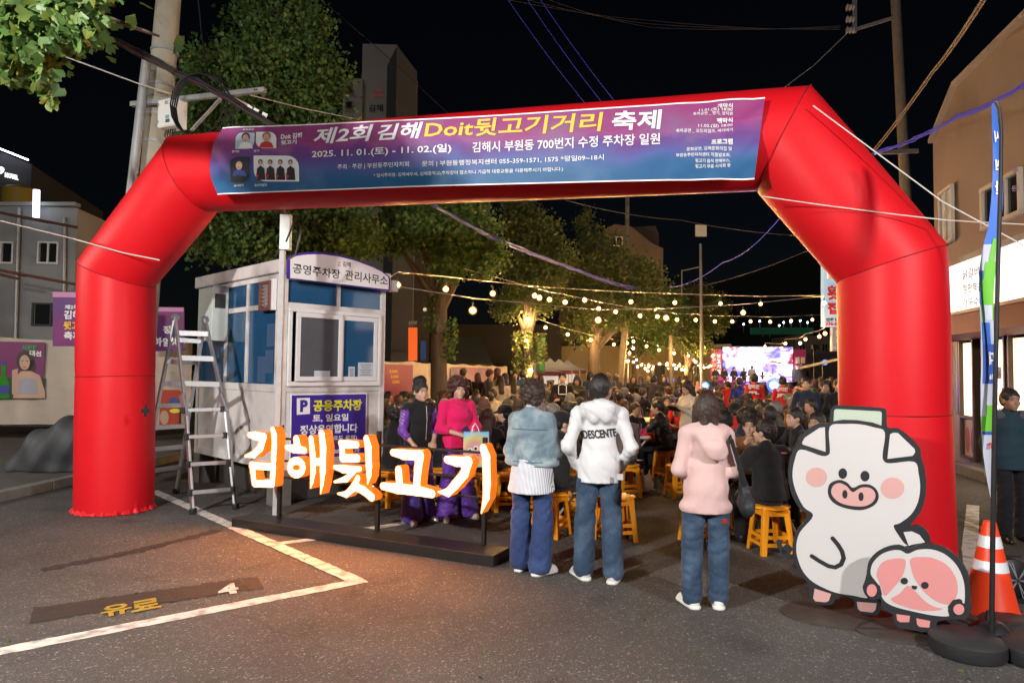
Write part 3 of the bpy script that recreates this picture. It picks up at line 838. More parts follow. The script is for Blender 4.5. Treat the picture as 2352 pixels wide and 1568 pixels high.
def bwarp(u, v):
    cv = (v - 3.98) / .62
    e1 = max(0, 1 - abs(u - c_br[0]) / .9); e0 = max(0, 1 - abs(u - c_bl[0]) / .5)
    return -.05 * cv * cv * (1 if v > 3.98 else .4) + .010 * sin(u * 3.1 + v * 2) * .5 + .02 * e1 * sin((u - v * 1.6) * 13) + .012 * e0 * sin((u + v) * 15)
banner = empty('festival_banner', (0, 0, 0), 'long purple and blue festival banner tied across the beam of the red arch', 'banner')
nu, nv = 160, 16
V, UVv = [], []
for i in range(nu + 1):
    for j in range(nv + 1):
        s, t = i / nu, j / nv
        ub = c_bl[0] + (c_br[0] - c_bl[0]) * s; vb = c_bl[1] + (c_br[1] - c_bl[1]) * s + .02 * sin(pi * s)
        ut = c_tl[0] + (c_tr[0] - c_tl[0]) * s; vt = c_tl[1] + (c_tr[1] - c_tl[1]) * s - .03 * sin(pi * s)
        uu = ub + (ut - ub) * t - .12 * sin(pi * t) * (1 - s) ** 12 - .0 * s; vv = vb + (vt - vb) * t
        V.append(tuple(BN.p(uu, vv, bwarp(uu, vv)))); UVv.append((s * 7, t, 0))
F = [(i * (nv + 1) + j, (i + 1) * (nv + 1) + j, (i + 1) * (nv + 1) + j + 1, i * (nv + 1) + j + 1) for i in range(nu) for j in range(nv)]
me = mesh_np('banner_sheet', V, F, BANM); at2 = me.attributes.new('uvb', 'FLOAT_VECTOR', 'POINT'); at2.data.foreach_set('vector', np.array(UVv, np.float32).ravel())
bo = link('banner_sheet', me, banner)
PW = mat('printed_white', (.78, .78, .80), rough=.5, var=0); PY = mat('printed_yellow', (.85, .50, .045), rough=.5, var=0)
PBK = mat('printed_black', (.02, .02, .025), rough=.5, var=0); PRED = mat('printed_red', (.50, .03, .03), rough=.5, var=0)
def edge_strip(a, b, w_=.012):
    m = MB(); pr = None
    for k in range(61):
        uu = a[0] + (b[0] - a[0]) * k / 60; s = k / 60; vv = a[1] + (b[1] - a[1]) * s + (.02 if a is c_bl else -.03) * sin(pi * s)
        q = (BN.p(uu, vv - w_ / 2, bwarp(uu, vv) + .004), BN.p(uu, vv + w_ / 2, bwarp(uu, vv) + .004))
        if pr: m.poly([pr[0], q[0], q[1], pr[1]])
        pr = q
    m.build('hem_rope', PW, banner)
edge_strip(c_bl, c_br); edge_strip(c_tl, c_tr)
bt = lambda s, p0, p1, h, m=PW, bold=.012, shear=0, **k: put_text(s, BN, p0, p1, h, m, banner, off=.007, bold=bold, shear=shear, warp=bwarp, **k)
bt('제2회', (720, 332), (858, 324), 37, bold=.022, shear=.2)
bt('김해', (868, 324), (972, 318), 37, bold=.022, shear=.2)
bt('Doit뒷고기거리', (975, 318), (1386, 302), 40, PY, .018, .10)
bt('축제', (1406, 301), (1521, 297), 44, bold=.024, shear=.08)
bt('2025. 11. 01.(토) - 11. 02.(일)', (716, 366), (1037, 353), 21, bold=.016)
bt('김해시 부원동 700번지 수정 주차장 일원', (1085, 351), (1516, 332), 24, bold=.012)
bt('주최 · 주관 | 부원동주민자치회', (775, 391), (940, 385), 13, bold=.006)
bt('문의 | 부원동행정복지센터 055-359-1571, 1575 *평일09~18시', (970, 385), (1387, 370), 14, bold=.006)
bt('* 임시주차장: 김해세무서, 김해중학교(주차장이 협소하니 가급적 대중교통을 이용해주시기 바랍니다.)', (858, 409), (1293, 394), 10, bold=.004)
for s, x0, y, x1, h, bd in (('개막식', 1648, 248, 1683, 10, .02), ('11.01.(토) 18:00', 1606, 256, 1683, 8, .01), ('축하공연 _ 영기, 양지원', 1592, 264, 1683, 8, .008), ('폐막식', 1646, 281, 1683, 12, .03), ('11.02.(일) 18:00', 1604, 292, 1683, 9, .01), ('축하공연 _ 오드리걸즈, 싸이버거', 1553, 304, 1683, 9, .008),
                         ('프로그램', 1634, 331, 1683, 12, .03), ('문화공연, 김해문화의집 및', 1577, 345, 1681, 9, .008), ('부원동주민자치센터 작품발표회,', 1553, 359, 1678, 9, .008), ('뒷고기 음식 판매부스,', 1597, 372, 1677, 9, .008), ('뒷고기 무료 시식회 등', 1597, 384, 1678, 9, .008)):
    bt(s, (x0, y + 2), (x1, y), h, bold=bd)
bt('축하공연', (557, 300), (582, 299), 4, bold=.02); bt('양지원', (534, 352), (550, 351), 6, bold=.02); bt('영기', (584, 351), (596, 350), 6, bold=.02)
bt('싸이버거', (537, 430), (560, 429), 6, bold=.02); bt('오드리걸즈', (585, 429), (614, 428), 6, bold=.02)
bt('Doit 김해', (645, 321), (693, 318), 14, bold=.03); bt('뒷고기', (645, 333), (681, 331), 10, bold=.03)
def bpoly(pts, m, off, name='printed_picture', parent=banner, pl=BN, warp=bwarp):
    mb = MB(); uvs = [pl.uv(*p) for p in pts]; mb.poly([pl.p(u, v, (warp(u, v) if warp else 0) + off) for u, v in uvs]); return mb.build(name, m, parent)
def epts(cx, cy, rx, ry, n=20, rot=0): return [(cx + rx * cos(2 * pi * k / n) * cos(rot) - ry * sin(2 * pi * k / n) * sin(rot), cy + rx * cos(2 * pi * k / n) * sin(rot) + ry * sin(2 * pi * k / n) * cos(rot)) for k in range(n)][::-1]
def leafpts(x0, y0, x1, y1, r=.45, flip=False):
    """rounded on two opposite corners"""
    w_, h_ = x1 - x0, y1 - y0; a = min(w_, h_) * r; P = []
    def arc(cx, cy, s, n=6): return [(cx + a * cos(s + pi / 2 * k / n), cy + a * sin(s + pi / 2 * k / n)) for k in range(n + 1)]
    if not flip: P = arc(x0 + a, y0 + a, pi) + [(x1, y0)] + arc(x1 - a, y1 - a, 0) + [(x0, y1)]
    else: P = [(x0, y0)] + arc(x1 - a, y0 + a, -pi / 2) + [(x1, y1)] + arc(x0 + a, y1 - a, pi / 2)
    return P[::-1]
PSK = mat('printed_skin', (.55, .36, .27), rough=.5, var=0); PHR = mat('printed_hair', (.05, .03, .025), rough=.5, var=0); PBL = mat('printed_blue', (.04, .07, .30), rough=.5, var=0); PORG = mat('printed_orange_hair', (.35, .13, .04), rough=.5, var=0)
for (x0, y0, x1, y1, fl, bg) in ((541, 305, 585, 343, False, mat('printed_pale_blue', (.45, .55, .68), var=0)), (588, 303, 635, 341, True, PW), (531, 361, 574, 419, False, PBK), (584, 358, 687, 417, True, PW)):
    bpoly(leafpts(x0, y0, x1, y1, .45, fl), bg, .007)
for cx, cy, s, hc, cc in ((566, 318, 1, PHR, PW), (613, 316, 1, PORG, PRED), (552, 381, 1, PHR, PBL)):
    bpoly([(cx - 17, cy + 24), (cx + 17, cy + 24), (cx + 12, cy + 13), (cx + 4, cy + 9), (cx - 4, cy + 9), (cx - 12, cy + 13)], cc, .010)
    bpoly(epts(cx, cy - 3, 9.5, 9.5), hc, .012); bpoly(epts(cx, cy + 1, 7, 9.5), PSK, .014); bpoly(epts(cx, cy + 5, 2.4, 1), PRED, .016)
for cx in (600, 622, 645, 668):
    bpoly([(cx - 10, 414), (cx + 11, 414), (cx + 9, 388), (cx, 381), (cx - 8, 388)], PBK, .010); bpoly(epts(cx, 373, 5, 6), PHR, .012); bpoly(epts(cx, 375, 3.4, 5), PSK, .014); bpoly([(cx - 10, 398), (cx - 3, 405), (cx - 9, 414)], PRED, .012)

# ropes
def rope(name, pts, r, m, label, cat='rope', group=None, sag=0.0):
    P = []
    for a, b in zip(pts, pts[1:]):
        a, b = Vector(a), Vector(b)
        for k in range(13):
            t = k / 12; P.append(a.lerp(b, t) - Vector((0, 0, sag * 4 * t * (1 - t) * (b - a).length)))
    o = MB().tube(P, r, 5).build(name, m, None, True); return tag(o, label, cat, group)
fr = lambda px, py, off=.02: BN.p(*BN.uv(px, py), off - .03)
rope('guy_rope', [at(-40, 497, 7.2), fr(167, 548), fr(280, 580), fr(365, 597)], .0065, ROPE, 'white guy rope wound round the left leg of the red arch', group='guy ropes of the arch')
rope('guy_rope', [fr(1750, 450), fr(1950, 478), fr(2175, 505), at(2420, 518, 4.6)], .0045, ROPE, 'white guy rope running level across the right shoulder of the red arch', group='guy ropes of the arch', sag=.004)
rope('guy_rope', [fr(1868, 242), fr(2000, 340), fr(2165, 462), at(2400, 590, 5.2)], .005, ROPE, 'white guy rope slanting down from the top right corner of the red arch', group='guy ropes of the arch')

# ================================================================ glowing letter sign
SG = Pl(G(622, 1191, .10), G(1099, 1258, .10) - G(622, 1191, .10))
SG.o = SG.o - SG.v * 0
zx = lambda X, Y: (545.5 + X * .26855, 918.7 + Y * .26855)
GLY = {'first': [[(140, 292, 26), (190, 300, 36), (262, 312, 36)], [(262, 312, 36), (235, 400, 36), (180, 455, 32), (105, 472, 12)], [(338, 250, 28), (352, 300, 34), (352, 400, 33), (347, 500, 30), (345, 570, 24)],
                 [(162, 550, 34), (180, 700, 30)], [(160, 552, 32), (345, 565, 30)], [(345, 565, 32), (335, 700, 32)], [(185, 705, 30), (335, 706, 32)]],
       'second': [[(538, 330, 36), (550, 385, 38)], [(452, 396, 20), (520, 410, 36), (612, 424, 28)], 'ring', [(665, 325, 30), (678, 450, 33), (683, 600, 33), (672, 690, 20), (660, 745, 7)], [(755, 285, 36), (768, 400, 38), (765, 600, 36), (758, 710, 20), (746, 792, 7)], [(690, 520, 32), (760, 520, 32)]],
       'third': [[(915, 360, 26), (980, 372, 34), (1055, 375, 30)], [(930, 380, 32), (932, 480, 32)], [(932, 488, 34), (1060, 490, 34)], [(865, 565, 20), (940, 582, 34), (1080, 580, 24)], [(1030, 600, 26), (965, 665, 28), (862, 690, 10)], [(1135, 325, 32), (1152, 400, 38), (1158, 560, 36), (1158, 640, 26), (1145, 710, 7)],
                 [(1062, 660, 30), (1030, 735, 34), (965, 795, 28), (892, 790, 9)], [(1030, 725, 34), (1110, 762, 36), (1182, 820, 36)]],
       'fourth': [[(1360, 440, 30), (1450, 458, 42), (1585, 465, 44)], [(1590, 470, 48), (1575, 580, 42), (1565, 710, 38)], [(1410, 590, 38), (1418, 710, 38)], [(1275, 725, 32), (1400, 745, 44), (1560, 762, 44), (1695, 790, 36)]],
       'fifth': [[(1820, 500, 32), (1900, 516, 42), (2000, 520, 44)], [(2000, 520, 46), (1970, 620, 44), (1890, 715, 42), (1830, 778, 36), (1745, 775, 8)], [(2130, 405, 38), (2155, 480, 42), (2160, 700, 42), (2155, 820, 36), (2112, 955, 7)]]}
FACE = lit("letter_face_light", (1.0, .27, .04), 112.0); RIM = lit('letter_rim_light', (1.0, .52, .07), 1.7); SIDE = mat('letter_side_orange', (.70, .16, .015), rough=.18, var=0, coat=.5, emit=(1.0, .22, .015), es=.85)
BASEM = mat('black_steel_base', (.018, .014, .012), rough=.42, var=.3, vs=8, bump=.2, bs=30)
sgn = empty('letter_sign', SG.o - Vector((0, 0, .10)), 'glowing orange brush letter sign on a long low black base', 'sign')
bpy.context.view_layer.update()
inv = Matrix.Translation(-(SG.o - Vector((0, 0, .10))))
scl = (SG.uv(700, 1100)[0] - SG.uv(699, 1100)[0])
for gi, (nm, strokes) in enumerate(GLY.items()):
    P = []
    for st in strokes:
        if st == 'ring':
            q = [(540 + 56 * cos(2 * pi * k / 14), 568 + 58 * sin(2 * pi * k / 14), 31) for k in range(15)]
        else: q = st
        for (x0, y0, r0), (x1, y1, r1) in zip(q, q[1:]):
            a, b = SG.uv(*zx(x0, y0)), SG.uv(*zx(x1, y1))
            s0 = abs(SG.uv(*zx(x0, y0 - r0))[1] - a[1]) * 1.03; s1 = abs(SG.uv(*zx(x1, y1 - r1))[1] - b[1]) * 1.03
            P.append(rc((a[0], 0, a[1]), (b[0], 0, b[1]), s0, s1, (1.12, .02, 1)))
    V, F = net(P, .0075, .012, cuts=[((0, .055, 0), (0, 1., 0)), ((0, -.055, 0), (0, -1., 0))]) if False else (None, None)
    # flat-ended shapes: signed distance in the sign plane, cut front and back
    P2 = [('c', p[1], p[2], p[3], p[4], np.array([1.12, 0.0001, 1.0])) for p in P]
    lo = np.min([np.minimum(p[1], p[2]) - .1 for p in P], 0); hi = np.max([np.maximum(p[1], p[2]) + .1 for p in P], 0)
    vx = .008; nx, nz = int((hi[0] - lo[0]) / vx) + 1, int((hi[2] - lo[2]) / vx) + 1
    ys = np.array([-.072, -.064, -.056, -.03, .0, .03, .056, .064, .072])
    X = (lo[0] + vx * np.arange(nx))[:, None]; Z = (lo[2] + vx * np.arange(nz))[None, :]
    D = np.full((nx, nz), .15)
    for p in P2:
        d = _eval(('c', np.array([p[1][0], 0, p[1][2]]), np.array([p[2][0], 0, p[2][2]]), p[3], p[4], np.array([1.12, 1, 1.0])), X, 0.0, Z)
        h = np.clip(.5 + .5 * (D - d) / .012, 0, 1); D = D * (1 - h) + d * h - .012 * h * (1 - h)
    S = D < 0
    # marching squares style outline through surface nets in 2D
    cxy = {}
    V2 = []; idx = -np.ones((nx - 1, nz - 1), int)
    cs2 = [(0, 0), (1, 0), (1, 1), (0, 1)]
    for i, j in np.argwhere((S[:-1, :-1].astype(int) + S[1:, :-1] + S[1:, 1:] + S[:-1, 1:]) % 4 != 0):
        pp = []
        for a in range(4):
            b = (a + 1) % 4; da, db = D[i + cs2[a][0], j + cs2[a][1]], D[i + cs2[b][0], j + cs2[b][1]]
            if (da < 0) != (db < 0):
                t = da / (da - db); pp.append((cs2[a][0] + t * (cs2[b][0] - cs2[a][0]), cs2[a][1] + t * (cs2[b][1] - cs2[a][1])))
        idx[i, j] = len(V2); c_ = np.mean(pp, 0); V2.append((lo[0] + vx * (i + c_[0]), lo[2] + vx * (j + c_[1])))
    # inner grid vertices
    gid = -np.ones((nx, nz), int)
    for i, j in np.argwhere(S): gid[i, j] = len(V2); V2.append((lo[0] + vx * i, lo[2] + vx * j))
    T = []
    def add(a, b, c_):
        if min(a, b, c_) >= 0: T.append((a, b, c_))
    edges = []
    for i in range(1, nx - 1):
        for j in range(1, nz - 1):
            s = S[i, j]
            if s:
                # fan of the vertex's four cells
                for (ci, cj), n1, n2 in (((i, j), (i + 1, j), (i, j + 1)), ((i - 1, j), (i, j + 1), (i - 1, j)), ((i - 1, j - 1), (i - 1, j), (i, j - 1)), ((i, j - 1), (i, j - 1), (i + 1, j))):
                    cv = idx[ci, cj]
                    if cv >= 0:
                        # triangle(s) between vertex, cell point and inside neighbours
                        if S[n1]: T.append((gid[i, j], gid[n1], cv))
                        else:
                            # edge to n1 crosses: neighbour cell point across that edge
                            pass
            for (n1, cA, cB) in (((i + 1, j), (i, j - 1), (i, j)), ((i, j + 1), (i - 1, j), (i, j))):
                if S[n1] != s:
                    a, b = idx[cA], idx[cB]
                    v_ = gid[i, j] if s else gid[n1]
                    T.append((v_, a, b)); edges.append((a, b))
            # full inside quads
            if S[i, j] and S[i + 1, j] and S[i + 1, j + 1] and S[i, j + 1]:
                T.append((gid[i, j], gid[i + 1, j], gid[i + 1, j + 1])); T.append((gid[i, j], gid[i + 1, j + 1], gid[i, j + 1]))
    # complete mixed cells: inside-inside edges of mixed cells with the cell point
    T2 = [t for t in T if not (t[2] < len(V2) and False)]
    for i, j in np.argwhere(idx >= 0):
        q = [(i, j), (i + 1, j), (i + 1, j + 1), (i, j + 1)]
        for a in range(4):
            A_, B_ = q[a], q[(a + 1) % 4]
            if S[A_] and S[B_]: T2.append((gid[A_], gid[B_], idx[i, j]))
    seen = set(); TT = []
    for t in T2:
        ks = tuple(sorted(t))
        if ks in seen or len(set(ks)) < 3: continue
        seen.add(ks)
        (x0, z0), (x1, z1), (x2, z2) = V2[t[0]], V2[t[1]], V2[t[2]]
        TT.append(t if (x1 - x0) * (z2 - z0) - (x2 - x0) * (z1 - z0) > 0 else (t[0], t[2], t[1]))
    V2 = np.array(V2); nV = len(V2); I3 = np.array(inv)
    def lift(off): 
        q = np.array([tuple(SG.p(float(a), float(b), off)) for a, b in V2]); return q @ I3[:3, :3].T + I3[:3, 3]
    Dv = np.array([D[min(nx - 1, int(round((a - lo[0]) / vx))), min(nz - 1, int(round((b - lo[2]) / vx)))] for a, b in V2]); TA = np.array(TT)
    ltr = link('letter', mesh_np('letter', lift(.058), TA, [FACE, RIM], False, (Dv[TA].mean(1) > -.019).astype(int)), sgn)
    # shell: side walls and back
    Vs = np.concatenate([lift(.066), lift(-.06)]); ed = np.array(edges)
    gc = V2.mean(0)
    FQ = np.stack([ed[:, 0], ed[:, 1], ed[:, 1] + nV, ed[:, 0] + nV], 1)
    link('letter_side', mesh_np('letter_side', Vs, FQ, SIDE, True), ltr)
    link('letter_back', mesh_np('letter_back', lift(-.06), np.array(TT)[:, ::-1], SIDE, False), ltr)
bx0, bx1 = SG.uv(563, 1200)[0] - .02, SG.uv(1160, 1270)[0] - .03
def sgbox(u0, u1, v0, v1, d0, d1, name, m, bev=.004):
    mb = MB(); a = [SG.p(u0, v0, d0), SG.p(u1, v0, d0), SG.p(u1, v0, d1), SG.p(u0, v0, d1)]
    mb.prism([p - sgn.location for p in a], (0, 0, v1 - v0)); return mb.build(name, m, sgn, bevel=bev)
sgbox(bx0, bx1, -.10, -.001, -.16, .17, 'base', BASEM)
for px in (622, 850, 1098):
    u = SG.uv(px, 1225)[0]; sgbox(u - .02, u + .02, 0, 1.0, -.135, -.095, 'post', BASEM)
for v in (.86, .62, .44): sgbox(bx0 + .32, bx1 - .28, v - .012, v + .012, -.092, -.072, 'rail', BASEM)
for o in [o for o in sgn.children]: pass
# ================================================================ parking booth
MB_BOOTH = mat('booth_panel', (.66, .64, .63), rough=.5, var=.10, vs=5, bump=.12, bs=25, col2=(.40, .38, .37), c2s=2)
PVC = mat('white_pvc', (.72, .72, .72), rough=.35, var=.04)
GLS = mat('tinted_glass', (.02, .085, .19), rough=.06, var=.2, vs=2, spec=.7)
GLS2 = mat('window_glass', (.10, .105, .12), rough=.07, var=.1, spec=.7)
BLUS = mat('sign_blue', (.045, .02, .28), rough=.4, var=0); WHS = mat('sign_white', (.80, .80, .80), rough=.4, var=.02); YES = mat('sign_yellow', (.72, .72, .02), rough=.4, var=0)
bc = Vector((gx(640, 8.6), 8.6, 0))
ang = math.atan2(.714, .70)
booth = empty('parking_booth', bc, 'grey white parking attendant booth with blue tinted side windows and a white sliding front window', 'booth', None, ang)
FPl = Pl(bc, (cos(ang), sin(ang), 0)); SPl = Pl(bc + Vector((-sin(ang), cos(ang), 0)) * 2.6, (sin(ang), -cos(ang), 0))
BI = Matrix.Rotation(-ang, 4, 'Z') @ Matrix.Translation(-bc)
def bb(x0, x1, y0, y1, z0, z1, name, m=MB_BOOTH, bev=.006, par=None):
    return MB().box(((x0 + x1) / 2, (y0 + y1) / 2, (z0 + z1) / 2), (x1 - x0, y1 - y0, z1 - z0)).build(name, m, par or booth, bevel=bev)
BW, BD, Z0, Z1 = 1.58, 2.6, .44, 2.93
bb(0, BW, 0, .06, Z0, 1.42, 'wall_panel'); bb(0, .06, .062, BD, Z0, 1.42, 'wall_panel'); bb(BW - .06, BW, .062, BD, Z0, Z1, 'wall_panel'); bb(.062, BW - .062, BD - .06, BD, Z0, Z1, 'wall_panel')
bb(.06, BW - .06, .06, BD - .06, Z0 + .002, Z0 + .06, 'floor_panel')
bb(-.012, .10, -.012, .10, Z0, Z1, 'corner_post'); bb(BW - .07, BW + .012, -.012, .07, Z0, Z1, 'corner_post'); bb(-.012, .08, BD - .08, BD + .012, Z0, Z1, 'corner_post')
bb(-.06, BW + .06, -.06, BD + .06, Z1 + .002, 3.10, 'roof', bev=.015)
bb(-.008, .066, .10, BD - .08, 1.422, 1.52, 'rail'); bb(-.008, .066, .10, BD - .08, 2.49, 2.56, 'rail'); bb(-.008, .066, .10, BD - .08, 2.86, 2.928, 'rail')
bb(-.006, .064, .10, BD, Z0 + .0, Z0 + .10, 'base_rail'); bb(.10, BW - .07, -.008, .064, Z0, Z0 + .10, 'base_rail')
for y in (.94, 1.62): bb(-.007, .064, y - .03, y + .03, 1.522, 2.858, 'mullion')
for y0, y1 in ((.10, .91), (.97, 1.59), (1.65, BD - .08)):
    bb(.02, .035, y0, y1, 1.522, 2.488, 'window_pane', GLS, 0); bb(.02, .035, y0, y1, 2.562, 2.858, 'window_pane', GLS, 0)
bb(.10, BW - .07, -.008, .064, 2.50, 2.57, 'rail'); bb(.10, BW - .07, -.008, .064, 2.86, 2.928, 'rail'); bb(.80, .86, -.007, .064, 2.572, 2.858, 'mullion')
for x0, x1 in ((.10, .80), (.86, BW - .07)): bb(x0, x1, .02, .035, 2.572, 2.858, 'window_pane', GLS, 0)
bb(.10, BW - .07, -.008, .064, 1.422, 1.50, 'rail')
# white sliding window
wx0, wx1, wz0, wz1 = .10, 1.50, 1.50, 2.50
wf = bb(wx0, wx1, -.05, -.01, wz0, wz0 + .06, 'window_frame', PVC)
for a in ((wx0, wx1, wz1 - .05, wz1), (wx0, wx0 + .05, wz0 + .061, wz1 - .051), (wx1 - .05, wx1, wz0 + .061, wz1 - .051)): bb(a[0], a[1], -.05, -.01, a[2], a[3], 'window_frame', PVC)
def sash(x0, x1, y, g, t=.06):
    f = MB(); z0, z1 = wz0 + .064, wz1 - .054
    for a in ((x0, x1, z0, z0 + t), (x0, x1, z1 - t, z1), (x0, x0 + t, z0 + t, z1 - t), (x1 - t, x1, z0 + t, z1 - t)): f.box(((a[0] + a[1]) / 2, y, (a[2] + a[3]) / 2), (a[1] - a[0], .03, a[3] - a[2]))
    s_ = f.build('sash', PVC, booth, bevel=.004)
    MB().box(((x0 + x1) / 2, y, (z0 + z1) / 2), (x1 - x0 - 2 * t, .008, z1 - z0 - 2 * t)).build('window_pane', g, s_)
sash(.19, .86, -.068, GLS2); sash(.84, 1.44, -.034, GLS)
bb(1.46, 1.50, -.052, -.012, wz0 + .061, wz1 - .051, 'window_frame', PVC)
PAP = mat('paper_notice', (.50, .58, .66), rough=.7, var=.05)
for x, z, w_, h_ in ((1.13, 1.60, .25, .22), (.98, 1.61, .10, .15)):
    p = bb(x, x + w_, -.047, -.045, z, z + h_, 'paper_notice', PAP, 0)
    for k in range(7):
        MB().box((x + w_ / 2, -.0478, z + h_ - .03 - k * h_ * .11), (w_ * (.75 - .1 * (k % 3)), .0006, .006)).build('text_line', PBK, p)
bb(.45, .68, -.082, -.080, 1.60, 1.70, 'paper_notice', PAP, 0)
# notices and glow behind side windows, neon reflections are left to the glass
for y, z, h_ in ((.25, 2.0, .30), (.28, 1.66, .30), (.5, 1.54, .34)): bb(.012, .018, y - .1, y + .12, z, z + h_, 'paper_notice', mat('paper_behind_glass', (.05, .10, .20), rough=.5, var=.1), 0)
ds = lambda s, p0, p1, h, m, b=.02, pl=FPl, off=.0: put_text(s, pl, p0, p1, h, m, booth, off=off, bold=b, inv=BI)
# louvre vent on the side wall, meter box, roof dome
LV = mat('brown_vent', (.16, .06, .055), rough=.5, var=.1)
v_ = MB()
for a in ((.12, .42, 2.46, 2.50), (.12, .42, 2.80, 2.84), (.12, .16, 2.50, 2.80), (.38, .42, 2.50, 2.80)): v_.box((-.05, (a[0] + a[1]) / 2, (a[2] + a[3]) / 2), (.09, a[1] - a[0], a[3] - a[2]))
vo = v_.build('vent_frame', LV, booth, bevel=.004)
MB().box((-.012, .27, 2.65), (.01, .22, .30)).build('vent_back', WHS, vo)
for k in range(6): MB().box((-.05, .27, 2.53 + k * .05), (.05, .22, .008), Matrix.Rotation(R(35), 3, 'Y')).build('slat', mat('vent_slat', (.45, .42, .42), var=.05), vo)
bb(-.075, -.02, .06, .115, 2.46, 2.86, 'vent_flange', PVC)
mbx = bb(-.24, -.015, 1.52, 2.02, 2.10, 2.86, 'meter_box', mat('meter_box_paint', (.52, .58, .55), rough=.4, var=.05), bev=.008)
MB().box((-.13, 1.77, 2.87), (.28, .56, .015)).build('box_roof', GALV, mbx)
MB().box((-.13, 2.028, 2.5), (.2, .006, .7)).build('box_door', mat('meter_box_paint', (.52, .58, .55)), mbx); 
MB().box((-.132, 1.5175, 2.66), (.15, .006, .2)).build('meter_window', mat('meter_glass', (.05, .05, .05), rough=.15, var=0), mbx, bevel=.01)
MB().ball((.45, 1.7, 3.10), (.30, .62, .14), 20).build('roof_dome', WHS, booth, True)
for x, y in ((.1, .1), (BW - .1, .1), (.1, BD - .1), (BW - .1, BD - .1)): MB().box((x, y, .22), (.22, .22, .44)).build('concrete_block', KERB, booth)
MB().box((.9, 1.3, .2), (1.3, 2.2, .38)).build('plinth', mat('dark_plinth', (.05, .045, .04), var=.3), booth)
# arched name board on the roof edge
SGB = Pl(bc + Vector((sin(ang), -cos(ang), 0)) * .12, (cos(ang), sin(ang), 0))
top = [(658, 592), (672, 584), (700, 580), (735, 580), (775, 586), (815, 597), (850, 611), (875, 624), (890, 637), (892, 645)]
out = [(658, 640)] + top + [(891, 669)]
nb = empty('name_board', (0, 0, 0), 'white arched name board with purple rim and black Korean lettering on the booth roof edge', 'sign')
def plate(pts, pl, th, m, parent, name, off=0.0):
    mb = MB(); P = [pl.p(*pl.uv(*p), off) for p in pts]; mb.prism(P[::-1], pl.n * -th if False else pl.n * th); return mb.build(name, m, parent)
plate(out, SGB, .05, BLUS, nb, 'board', 0)
cxm, cym = 775, 628
inn = [(cxm + (x - cxm) * .965, cym + (y - cym) * .90 + .5) for x, y in out]
plate(inn, SGB, .004, WHS, nb, 'face', .051)
ns = lambda s, p0, p1, h, m=PBK, b=.012: put_text(s, SGB, p0, p1, h, m, nb, off=.0565, bold=b)
ns('공영주차장', (667, 628), (776, 642), 23, b=.016); ns('관리사무소', (787, 643), (885, 657), 23, b=.016); ns('김해', (782, 613), (800, 615), 12, b=.02); ns('가야', (770, 606), (778, 607), 5, PRED, .03); ns('왕도', (770, 612), (778, 613), 5, PRED, .03)
MB().box((BW + .14, -.0, 2.93), (.10, .1, .16)).build('junction_box', PVC, booth)
# P notice board on the front wall
PS = Pl(bc + Vector((sin(ang), -cos(ang), 0)) * .016, (cos(ang), sin(ang), 0))
pb = empty('parking_notice', (0, 0, 0), 'blue and white parking notice board with yellow lettering fixed under the booth window', 'sign')
plate([(667, 905), (841, 902), (839, 1044), (664, 1060)], PS, .015, WHS, pb, 'board')
plate([(669, 907.5), (839, 904.5), (837, 1042), (666, 1057.5)], PS, .003, BLUS, pb, 'face', .016)
PS2 = lambda s, p0, p1, h, m, b=.02: put_text(s, PS, p0, p1, h, m, pb, off=.0215, bold=b)
plate([(680, 914), (710, 913), (710, 950), (680, 952)], PS, .002, WHS, pb, 'panel', .0192)
PS2('P', (687, 946), (705, 945), 28, BLUS, .06)
PS2('공용주차장', (717, 945), (829, 942), 27, YES, .034); PS2('토, 일요일', (716, 970), (798, 967), 19, WHS, .03); PS2('정상운영합니다', (687, 998), (819, 992), 22, WHS, .03); PS2('(주차요금 무료도 운영)', (690, 1016), (818, 1010), 13, WHS, .02); PS2('시설안내과', (745, 1041), (825, 1037), 9, WHS, .02)

def wire(px, r, m, label, group='overhead cables', name='overhead_cable', sag=0.0, n=10, cat='cable', wob=0.0):
    """cable through (pixel x, pixel y, distance) points"""
    pts = [at(*p) for p in px]; P = []
    for a, b in zip(pts, pts[1:]):
        for k in range(n + (b is pts[-1])):
            t = k / n; P.append(a.lerp(b, t) - Vector((0, 0, sag * 4 * t * (1 - t))) + Vector((0, 0, random.uniform(-wob, wob))))
    return tag(MB().tube(P, r, 6).build(name, m, None, True), label, cat, group)

# grey lamp post beside the booth corner
lp = G(633, 1189)
post = empty('booth_lamp_post', lp, 'thin grey post with a small warm lamp on top at the booth corner', 'lamp post')
MB().box((0, 0, 1.55), (.058, .058, 3.1)).build('post', mat('post_paint', (.42, .41, .41), var=.12, vs=20), post)
MB().box((.03, 0, 3.32), (.12, .09, .42)).build('cable_box', mat('meter_box_paint', (.52, .58, .55)), post, bevel=.006)
MB().tube([(0, 0, 3.1), (.0, 0, 3.86)], .022, 8).build('upper_pole', GALV, post, True)
BULB = lit('warm_bulb_light', (1.0, .56, .20), 5200)
GLB = bpy.data.materials.new('bulb_halo_glow'); GLB.use_nodes = True  # orange halo painted as a glowing see-through shell round each bulb
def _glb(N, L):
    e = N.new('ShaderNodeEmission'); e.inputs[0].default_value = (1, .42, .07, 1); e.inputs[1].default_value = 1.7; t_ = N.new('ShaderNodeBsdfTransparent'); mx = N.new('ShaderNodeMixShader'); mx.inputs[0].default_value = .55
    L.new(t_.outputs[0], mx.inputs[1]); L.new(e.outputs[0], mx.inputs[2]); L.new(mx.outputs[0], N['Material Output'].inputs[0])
_glb(GLB.node_tree.nodes, GLB.node_tree.links)
